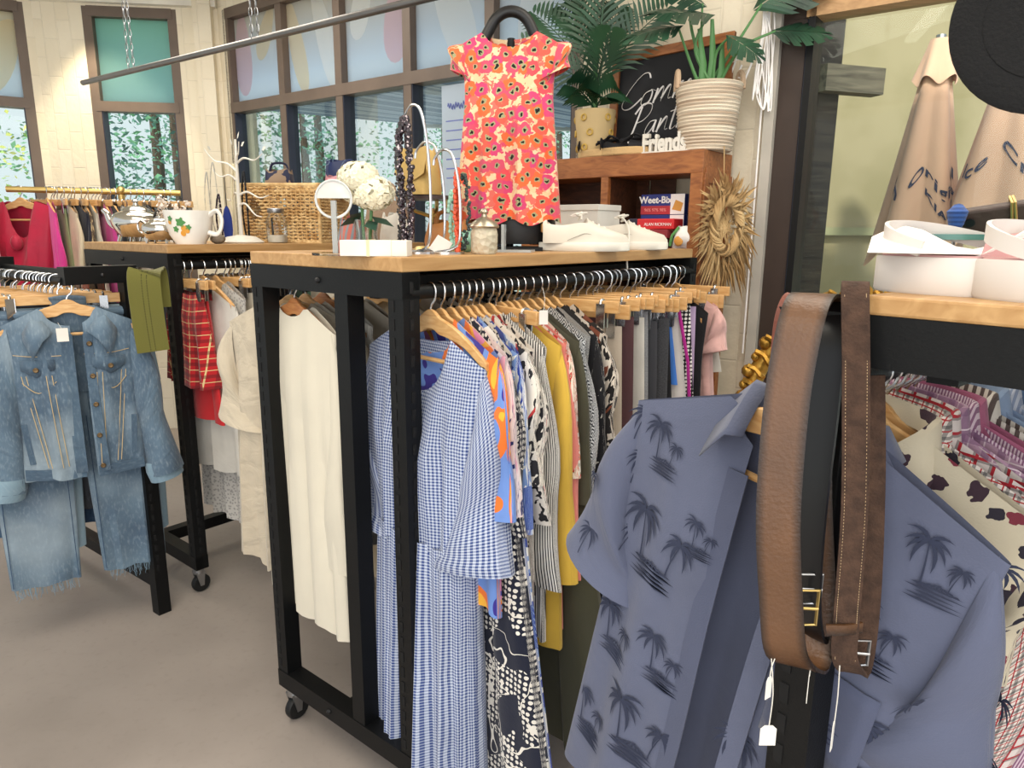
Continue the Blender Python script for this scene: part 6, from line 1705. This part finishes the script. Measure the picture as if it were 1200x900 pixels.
m = MB(); m.lathe([(0, 0), (.06, 0), (.062, .006), (.082, .04), (.094, .09), (.1, .14), (.096, .14), (.09, .09), (.078, .042), (.056, .012), (0, .01)], 40)
cupb = m.build('cup_body', mat('white_china', '#eeeae2', .2), r)
m = MB(); m.tube(spline([(.092, 0, .12), (.13, 0, .14), (.15, 0, .1), (.13, 0, .045), (.086, 0, .05)], 6), .008, 8, flat=1.4); m.build('handle', mat('white_china', '#eeeae2', .2), r)
def paint(m, a, z, pts, R0=None):
    vs = []
    for u, v in pts:
        zz = z + v; rr_ = (.062 + (.082 - .062) * zz / .04 if zz < .04 else .082 + (.094 - .082) * (zz - .04) / .05 if zz < .09 else .094 + .006 * (zz - .09) / .05) + .002; aa = a + u / .095; vs.append(Vector((rr_ * cos(aa), rr_ * sin(aa), zz)))
    m.add(vs, [tuple(range(len(vs)))])
def blob(k, n=12, lob=0, am=0): return [(k * (1 + am * cos(lob * 2 * pi * i / n)) * cos(2 * pi * i / n), k * (1 + am * cos(lob * 2 * pi * i / n)) * sin(2 * pi * i / n)) for i in range(n)]
m = MB()
for u, v, k in ((.02, .09, .018), (-.025, .105, .011), (.05, .07, .011), (-.005, .062, .012)): paint(m, -1.6 + u / .095, v, blob(k, 18, 5, .25))
absorb(cupb, m, mat('paint_green', '#4f8a4d', .3))
m = MB()
for u, v, k in ((.032, .065, .013), (.026, .045, .012), (-.03, .09, .009), (.045, .055, .01)): paint(m, -1.6 + u / .095, v, blob(k))
absorb(cupb, m, mat('paint_orange', '#d99a3f', .3))
# white dried flower spray behind the cup
r = lt_row('flower_spray', 'pale white dried flower spray standing behind the china cup', 'flowers', 205, .3)
rr = random.Random(21); m = MB(); m2 = MB()
for k in range(11):
    a, h_ = rr.uniform(0, 6.3), rr.uniform(.1, .2); t_ = Vector((.07 * cos(a), .05 * sin(a), h_)); m.tube([(0, 0, 0), t_ * .5 + Vector((0, 0, .02)), t_], .0016, 5)
    for j in range(14):
        dd = Vector((rr.gauss(0, 1), rr.gauss(0, 1), rr.gauss(0, 1))).normalized(); q = t_ + dd * rr.uniform(.004, .022); s_ = dd.orthogonal().normalized() * .008; u_ = dd.cross(s_)
        m2.add([q - s_, q + u_, q + s_, q - u_], [(0, 1, 2, 3)])
m.build('stems', M_WHITE, r); m2.build('petals', mat('dried_petal', '#e6dcd2', .9), r, smooth=False)
MB().lathe([(0, 0), (.03, 0), (.034, .04), (.025, .07), (.022, .07), (.028, .04), (0, .006)], 18).build('vase', M_WHITE, r)
# jewellery tree
r = lt_row('jewellery_tree', 'white metal jewellery tree with curling branches on the left table', 'jewellery stand', 281, .60)
m = MB(); m.tube([(0, 0, 0), (.0, 0, .2), (.005, 0, .43)], [.009, .008, .005], 8); 
for (dx, dy, dz, z0) in ((-.2, -.03, .1, .3), (-.11, -.05, .05, .26), (.2, 0, .03, .33), (.15, .05, .0, .2), (.1, -.04, .08, .33), (-.15, .03, -.01, .2), (.17, 0, -.05, .16)):
    m.tube(spline([(0, 0, z0), (dx * .3, dy * .3, z0 + dz * .2 + .015), (dx * .7, dy * .7, z0 + dz * .6 - .01), (dx, dy, z0 + dz)], 5), [.0055 - .00025 * i for i in range(16)], 6)
m.build('branches', M_WHITE, r); m = MB()
for x, z, a in ((.02, .43, 1.0), (.045, .4, .5), (-.02, .41, 2.2), (.2, .375, .3), (-.2, .4, 2.6)):
    d = Vector((cos(a), 0, sin(a))); s_ = Vector((-sin(a), .3, cos(a))); q = Vector((x, 0, z)); m.add([q, q + d * .014 + s_ * .01, q + d * .035, q + d * .014 - s_ * .01], [(0, 1, 2, 3)])
m.build('leaves', M_WHITE, r, smooth=False); MB().lathe([(0, 0), (.09, .0), (.095, .006), (.06, .028), (.015, .035), (0, .036)], 28).build('dish_base', M_WHITE, r)
def strand(label, px, x, zt, zb, w, mt, n, br_):
    p = LEFT.onrow(px, x, ZL); m = MB(); rr = random.Random(n)
    for k in range(n):
        a = 2 * pi * k / n; m.ball((w * sin(a) * (.5 + .5 * abs(sin(a / 2))), .006 * cos(a * 2), zb + (zt - zb) * (.5 + .5 * cos(a))), br_ * rr.uniform(.8, 1.2), 6)
    o = m.build('necklace', mt, loc=(p.x, p.y, 0)); tag(o, label, 'necklace', 'necklaces on the jewellery tree')
M_SILB = mat('silver_bead', '#b9b5ad', .3, .8)
strand('fine silver chain necklace, leftmost on the white jewellery tree', 245, .56, ZL + .29, ZL + .04, .012, M_SILB, 110, .0028)
strand('silver looped necklace second from left on the jewellery tree', 253, .58, ZL + .33, ZL + .03, .018, M_SILB, 120, .0028)
strand('black and white bead necklace on the jewellery tree', 257, .62, ZL + .2, ZL + .02, .012, M_BEADB, 90, .0045)
strand('cream shell necklace near the trunk of the jewellery tree', 277, .56, ZL + .33, ZL + .02, .014, mat('shell_bead', '#ddd2b2', .5), 130, .006)
strand('black bead necklace, rightmost on the jewellery tree', 288, .6, ZL + .3, ZL + .015, .012, M_BEADK, 130, .0048)
p = LEFT.onrow(266, .58, ZL); tg = empty('tassel', (p.x, p.y, ZL + .015), 0, 'royal blue fabric tassel hanging on the jewellery tree', 'tassel')
m = MB(); m.lathe([(.016, 0), (.021, .04), (.02, .09), (.012, .125), (.004, .14)], 14, sy=.6); m.build('threads', mat('royal_blue', '#1f3380', .8), tg); MB().tube([(0, 0, .135), (.0, 0, .26)], .002, 5).build('cord', M_BEADK, tg)
# wicker basket
M_WICK = mat('wicker', lambda b: b.ramp(b.noise(30, 2), [(.3, C('#b98f59')), (.7, C('#e6c690'))]), .75, bump=(200, .3))
WB = LEFT.onrow(349, .52, ZL); wk = empty('wicker_basket', (WB.x, WB.y, ZL), LEFT.rz + .55, 'large square wicker basket with bags heaped on its top', 'basket')
bw, bd_, bh = .36, .36, .255
def wside(ax, sgn, hole):
    m = MB(); rows = 17
    for i in range(rows):
        z = .012 + (bh - .024) * i / (rows - 1); W_ = bw if ax == 'x' else bd_; D_ = (bd_ if ax == 'x' else bw) / 2 * sgn
        segs = [(0, 1)]
        if hole and .3 < i / rows < .8:
            hh = .14 * (1 - abs((i / rows - .55) / .25)); segs = [(0, .13 - hh * .5), (.13 + hh * .9, 1)]
        for a, b in segs:
            if b - a < .02: continue
            n = max(3, int(34 * (b - a))); P = []
            for k in range(n + 1):
                u = (a + (b - a) * k / n - .5) * W_; off = .0035 * (1 if (k + i) % 2 else -1); zz = z + .0025 * sin(k * 1.9 + i)
                P.append((u, D_ + off, zz) if ax == 'x' else (D_ + off, u, zz))
            m.tube(P, .0052, 5)
    for k in range(18):
        u = (k / 17 - .5) * (bw if ax == 'x' else bd_)
        if hole and .02 < k / 17 < .3: continue
        D_ = (bd_ if ax == 'x' else bw) / 2 * sgn; m.tube([(u, D_, 0), (u, D_, bh)] if ax == 'x' else [(D_, u, 0), (D_, u, bh)], .003, 5)
    return m
wside('x', -1, True).build('woven_side', M_WICK, wk); wside('x', 1, False).build('woven_side', M_WICK, wk); wside('y', 1, False).build('woven_side', M_WICK, wk); wside('y', -1, False).build('woven_side', M_WICK, wk)
m = MB()
for z in (.006, bh): m.tube([(-bw / 2, -bd_ / 2, z), (bw / 2, -bd_ / 2, z), (bw / 2, bd_ / 2, z), (-bw / 2, bd_ / 2, z)], .009, 8, closed=True)
for sx in (-1, 1):
    for sy in (-1, 1): m.tube([(sx * bw / 2, sy * bd_ / 2, 0), (sx * bw / 2, sy * bd_ / 2, bh)], .008, 8)
m.build('rim', M_WICK, wk); MB().box((0, 0, .008), (bw - .02, bd_ - .02, .01)).build('basket_floor', M_WICK, wk, smooth=False)
MB().box((0, 0, bh - .03), (bw - .03, bd_ - .03, .01)).build('inner_tray', M_WICK, wk, smooth=False)
def wk_item(px, dy): 
    p = col(px, (WB.x, WB.y + dy), (1, .1), ZL + bh); return p
def lbag(label, px, dy, w, h, d, mt, rz=0, handle=False, hm=None):
    p = wk_item(px, dy); r = softbag('handbag', label, 450, .2, ZL + bh - .025, w, h, d, mt, 0, handle, None, hm); r.location = (p.x, p.y, ZL + bh - .024); r.rotation_euler = (0, 0, rz)
lbag('brown and navy patterned fabric bag on the left of the wicker basket', 330, -.05, .14, .095, .1, fab('bag_print', blotch('#8f7a66', [('#2a2d45', 22, .55, 2)], .02)), .1, True, M_NVB := mat('navy_strap', '#262a45', .6))
lbag('navy blue satin bag with pale line drawing standing on the wicker basket', 402, .02, .17, .15, .05, mat('navy_satin', lambda b: b.mix(b.lt(b.m('ABSOLUTE', b.m('SUBTRACT', b.noise(9, 1, dist=1.0), .5)), .006), C('#1b2a55'), C('#a9c4dc')), .4), .0)
lbag('dusty pink round purse leaning in front of the navy bag', 393, -.08, .09, .07, .05, mat('pink_purse', '#c78f97', .6), .0)
lbag('cream cap shaped purse at the right corner of the wicker basket', 418, -.1, .12, .065, .08, M_WHITE, .0)
lbag('pointed brown bag behind the navy bag', 427, .08, .05, .12, .04, mat('brown_bag', '#7a6450', .7), .0)
# mason jar
r = lt_row('mason_jar', 'clear glass jar with metal lid holding a cream label in front of the wicker basket', 'jar', 323, .66)
MB().lathe([(0, .002), (.04, .002), (.045, .01), (.045, .1), (.033, .122), (.033, .135)], 28).build('glass_body', M_JARG, r)
MB().lathe([(.035, .13), (.036, .132), (.036, .148), (.033, .15), (0, .151)], 28).build('lid', M_STEEL, r)
MB().lathe([(0, .004), (.039, .004), (.04, .035), (0, .036)], 24).build('contents', M_WHITE, r); MB().tube([(.0, -.02, .03), (-.012, -.015, .11)], .0045, 6).build('spoon', M_BLACK2, r)
r = lt_row('coin_purse', 'small ruffled grey purse beside the china cup', 'purse', 253, .7)
m = MB(); m.ball((0, 0, .02), .03, 12, sz=.7); m.build('pouch', mat('grey_lace', '#8a7f70', .7, bump=(80, .5)), r)

# ------------------------------------------------------------------ things on the right rack table
ZR = RIGHT.h + .02
def rt(px, py): p = atz(px, py, ZR); return p
M_SAND_ = mat('sandal_white', '#d4cdc6', .5); M_SPINK = mat('sandal_pink', '#cf9f9d', .5)
def sandal(p, rz, label, L=.22):
    r = empty('platform_sandal', p, rz, label, 'sandal', 'white platform sandals'); ol = shoe_outline(L, .085, 32)
    m = MB(); n = len(ol); rows = [[Vector((a * k, b * k, z)) for a, b in ol] for k, z in ((.97, 0), (1, .003), (1, .036), (.985, .038))]
    m.grid(rows, cu=True); m.add(rows[0], [tuple(range(n))[::-1]]); m.add(rows[-1], [tuple(range(n))]); m.build('platform_sole', M_SAND_, r, ang=60)
    MB().prism([(a * .93, b * .9) for a, b in ol], .002, 'z', (0, 0, .038)).build('footbed', M_SPINK, r)
    lp = [Vector((L * .46 * cos(t), .040 * sin(t), .046 + .022 * max(0, cos(t - 2.6)))) for t in [radians(-60 + 300 * i / 20) for i in range(21)]]
    m = MB(); ribbon(m, lp, (0, 0, 1), .016, .004, 2); m.build('ankle_strap', M_SAND_, r)
    m = MB(); ribbon(m, [(.03, -.041, .034), (.034, -.033, .055), (.036, 0, .064), (.034, .033, .055), (.03, .041, .034)], (1, 0, 0), .035, .004); m.build('toe_strap', M_SPINK, r)
    return r
A1 = aty(1128, 340, .745); A1.z = ZR; sandal(A1, -.62, 'white platform sandal nearest the corner of the right rack table', .17)
A2 = aty(1265, 352, .65); A2.z = ZR; sandal(A2, -.68, 'second white platform sandal running out at the right edge', .17)
pc = aty(1100, 292, .75); r = empty('paper_slip', pc, -.5, 'crumpled white printed paper slip lying on the platform sandal', 'paper')
m = MB(); m.grid([[Vector((.13 * (i / 8 - .5), .07 * (j / 5 - .5), .012 * sin(i * .8) * (j / 5) + .012 - .016 * (1 - j / 5))) for i in range(9)] for j in range(6)]); m.build('sheet', mat('slip_print', lambda b: b.mix(b.gt(b.noise(60, 3, b.shift(b.vec, sc=(.3, 3, 1))), .66), C('#f0eae4'), C('#cfc0bb')), .8), r)
m = MB(); ribbon(m, [aty(1098, 322, .73), aty(1130, 312, .715), aty(1165, 297, .70), aty(1215, 268, .69)], (.1, -.4, .9), .011, .002); tag(m.build('paper_band', M_PAPER), 'stiff white paper band slanting up to the right over the sandals', 'paper')
w0 = aty(1170, 258, .84); wl = empty('wallet', (w0.x, w0.y, w0.z), -.45, 'dark brown leather wallet with gold elastic on the glass tray', 'wallet')
M_WAL = mat('wallet_leather', '#43332c', .55, bump=(90, .2)); WM = Matrix.Rotation(.42, 4, 'X') @ Matrix.Rotation(-.18, 4, 'Y')
MB().box((0, 0, 0), (.08, .014, .038)).xf(WM).build('wallet_body', M_WAL, wl, smooth=False, bevel=.003)
m = MB(); m.tube([(.012, -.0095, -.023), (.012, -.0095, .023), (.012, .0095, .023), (.012, .0095, -.023)], .0016, 6, closed=True); m.tube([(.017, -.0095, -.023), (.015, -.0095, .023), (.015, .0095, .023), (.017, .0095, -.023)], .0016, 6, closed=True); m.xf(WM); m.build('elastic', M_BRASS, wl)
MB().tube([(-.028, -.0085, .006), (-.028, -.0115, .006)], .005, 12).xf(WM).build('snap', M_BLACK2, wl)
gt = aty(1165, 285, .80); g_ = empty('glass_tray', (gt.x, gt.y, ZR), -.45, 'low glass display tray with teal edge under the wallet', 'tray')
hgt = max(.02, aty(1165, 278, .80).z - ZR)
MB().box((0, 0, hgt), (.13, .09, .006)).build('glass_top', mat('teal_glass', '#5f9c92', .1, trans=.4), g_, smooth=False)
m = MB()
for sx in (-1, 1):
    for sy in (-1, 1): m.tube([(sx * .058, sy * .038, 0), (sx * .058, sy * .038, hgt)], .004, 6)
m.build('legs', M_CLEAR, g_)
bb = aty(1105, 298, .80); r = empty('blue_brooch', (bb.x, bb.y, ZR), 0, 'royal blue velvet brooch box behind the sandal', 'box')
m = MB(); m.lathe([(0, 0), (.016, 0), (.018, .012), (.014, .03), (0, .036)], 14); m.build('velvet_case', mat('royal_velvet', '#263a78', .9), r)
bb = aty(1122, 250, .84); r = empty('scarf_clip', (bb.x, bb.y, ZR), 0, 'blue spotted scarf ornament on a pin beside the wallet', 'ornament')
m = MB(); hz = aty(1122, 250, .84).z - ZR; m.tube([(0, 0, 0), (0, 0, hz)], .002, 6); m.build('pin', M_STEEL, r)
m = MB(); m.lathe([(.002, hz - .025), (.008, hz - .012), (.011, hz + .002), (.004, hz + .01), (0, hz + .011)], 12); m.build('knot', fab('blue_spot', dots('#3c5fa3', '#1d2c5c', 200, .3)), r)
# black hat on a stand at the right edge
hp = aty(1230, 22, .62); hs = empty('hat_stand', (hp.x + .09, hp.y + .06, ZR), 0, 'thin black hat stand on the right rack table, mostly out of frame', 'stand')
MB().tube(spline([(0, 0, 0), (0, 0, (hp.z - ZR) * .6), (-.02, -.01, (hp.z - ZR) * .9), (-.09, -.06, hp.z - ZR)], 6), .004, 8).build('pole', M_BLACK, hs); MB().lathe([(0, 0), (.04, 0), (.04, .005), (0, .006)], 20).build('base', M_BLACK, hs)
ht_ = empty('felt_hat', hp, -.36, 'black felt wide brimmed hat hanging at the top right corner', 'hat')
M_FELT = mat('black_felt', '#0c0c0d', .95, bump=(300, .3)); HM = Matrix.Rotation(pi / 2 - .12, 4, 'X')
m = MB(); m.lathe([(.02, .006), (.045, .002), (.068, -.001), (.0735, .002), (.0735, .005), (.068, .002), (.045, .006), (.042, .03), (.036, .055), (.02, .06), (0, .058)], 48); m.v = [(x * .95, y * 1.0, -z) for x, y, z in m.v]
st = m.xf(HM); m.build('brim_and_crown', M_FELT, ht_)
MB().lathe([(0, -.0), (.046, -.001), (.046, -.004), (0, -.004)], 32).xf(HM).build('inner_lining', M_FELT, ht_)

# ------------------------------------------------------------------ hanging pole across the upper left
pa, pb = aty(97, 97, 3.1), aty(500, -3, 2.3); pz = (pa.z + pb.z) / 2
pa = ray(97, 97); pb = ray(496, -1); ZP = 2.19
pa = Vector((0, 0, CH)) + pa * ((ZP - CH) / pa.z); pb = Vector((0, 0, CH)) + pb * ((ZP - CH) / pb.z); 
pr = empty('hanging_pole', pa, 0, 'grey steel pole slung on chains across the windows at upper left', 'pole')
dv = pb - pa
MB().tube([(0, 0, 0), dv * 1.6], .0125, 12).build('pole_tube', mat('pole_steel', '#6f6d6c', .35, .8), pr)
for f in (.21, .62, 1.35):
    m = MB(); c0 = dv * f; L_c = CZ - ZP; n = int(L_c / .028)
    for sx in (-.012, .012):
        for k in range(n):
            z = .014 + k * .028; pts = [(sx * (1 - k / n) + .006 * cos(t) * (k % 2), .006 * cos(t) * (1 - k % 2), z + .017 * sin(t)) for t in [2 * pi * i / 8 for i in range(8)]]
            m.tube([c0 + Vector(q) for q in pts], .0018, 4, closed=True)
    m.build('chain', M_STEEL, pr)

# ------------------------------------------------------------------ lights
M_TUBE = mat('light_diffuser', '#ffffff', .5, emit=('#fff6e6', 6))
def batten(p, rz, lab):
    r = empty('ceiling_batten', p, rz, lab, 'light', 'fluorescent battens on the ceiling')
    MB().box((0, 0, CZ - p[2] - .02), (1.25, .12, .04)).build('tray', M_PLAST, r, smooth=False); MB().box((0, 0, CZ - p[2] - .055), (1.2, .09, .03)).build('diffuser', M_TUBE, r, smooth=False)
    return r
v = ray(1085, 20); P_ = Vector((0, 0, CH)) + v * ((CZ - .06 - CH) / v.z); d_ = (P_ - WQ).dot(WN); P_ = P_ - WN * 2 * d_
batten((P_.x, P_.y, CZ), .6, 'fluorescent batten on the ceiling above the racks, reflected in the right window')
def area(name, loc, size, energy, colr, rot=(0, 0, 0), sy=None):
    l = bpy.data.lights.new(name, 'AREA'); l.energy = energy; l.color = colr; l.size = size
    if sy: l.shape = 'RECTANGLE'; l.size_y = sy
    o = bpy.data.objects.new(name, l); COL.objects.link(o); o.location = loc; o.rotation_euler = rot; return o
area('ceiling_light', (-1.2, 1.2 , 3.0), 1.6, 36, (1, .93, .82)); area('ceiling_light', (1.0, 1.4 , 3.0), 1.6, 36, (1, .93, .82)); area('ceiling_light', (-1.8, 3.6, 3.0), 1.4, 40, (1, .92, .8)); area('ceiling_light', (.2, -1.2, 3.0), 2.0, 50, (1, .95, .88))
area('front_fill_light', (-.3, -2.4, 1.7), 5.0, 90, (1, .97, .93), (pi / 2, 0, 0), 2.4)  # added fill behind the camera, brightens upright faces from the front
sp = bpy.data.lights.new('wall_spot', 'SPOT'); sp.energy = 60; sp.spot_size = 1.2; sp.spot_blend = .6; sp.color = (1, .85, .6); sp.shadow_soft_size = .05
so = bpy.data.objects.new('wall_spot', sp); COL.objects.link(so); so.location = (-2.75, 4.85, 3.02); so.rotation_euler = (.35, 0, .2)
area('courtyard_fill', (2.3, 2.85, 2.9), 1.2, 20, (1, .94, .88), (.9, 0, -.5))  # added fill lamp aimed at the folded umbrellas
sun = bpy.data.lights.new('sun', 'SUN'); sun.energy = 4.0; sun.angle = .05; sun.color = (1, .95, .85); sn = bpy.data.objects.new('sun', sun); COL.objects.link(sn); sn.rotation_euler = (-.75, -.55, 0); sn.rotation_euler = (radians(48), 0, radians(-35))
w = bpy.data.worlds.new('world'); SC.world = w; w.use_nodes = True; nt = w.node_tree; bg = nt.nodes['Background']
b = NB(nt, 'Generated')
g = b.ramp(b.smooth(b.xyz(2), -.1, .6), [(0, C('#dfe6ea')), (.5, C('#eef4fb')), (1, C('#b9d3f2'))]); nt.links.new(g, bg.inputs[0]); bg.inputs[1].default_value = 1.1
SC.view_settings.view_transform = 'Standard'; SC.view_settings.look = 'None'; SC.view_settings.exposure = 0.0; SC.view_settings.gamma = 1.0
SC.cycles.max_bounces = 8; SC.cycles.transparent_max_bounces = 24; SC.cycles.use_denoising = True
for o in (P_SH, P_SHD, P_CL):
    if o.location.z < -10:
        for k in list(o.children): bpy.data.objects.remove(k)
        bpy.data.objects.remove(o)
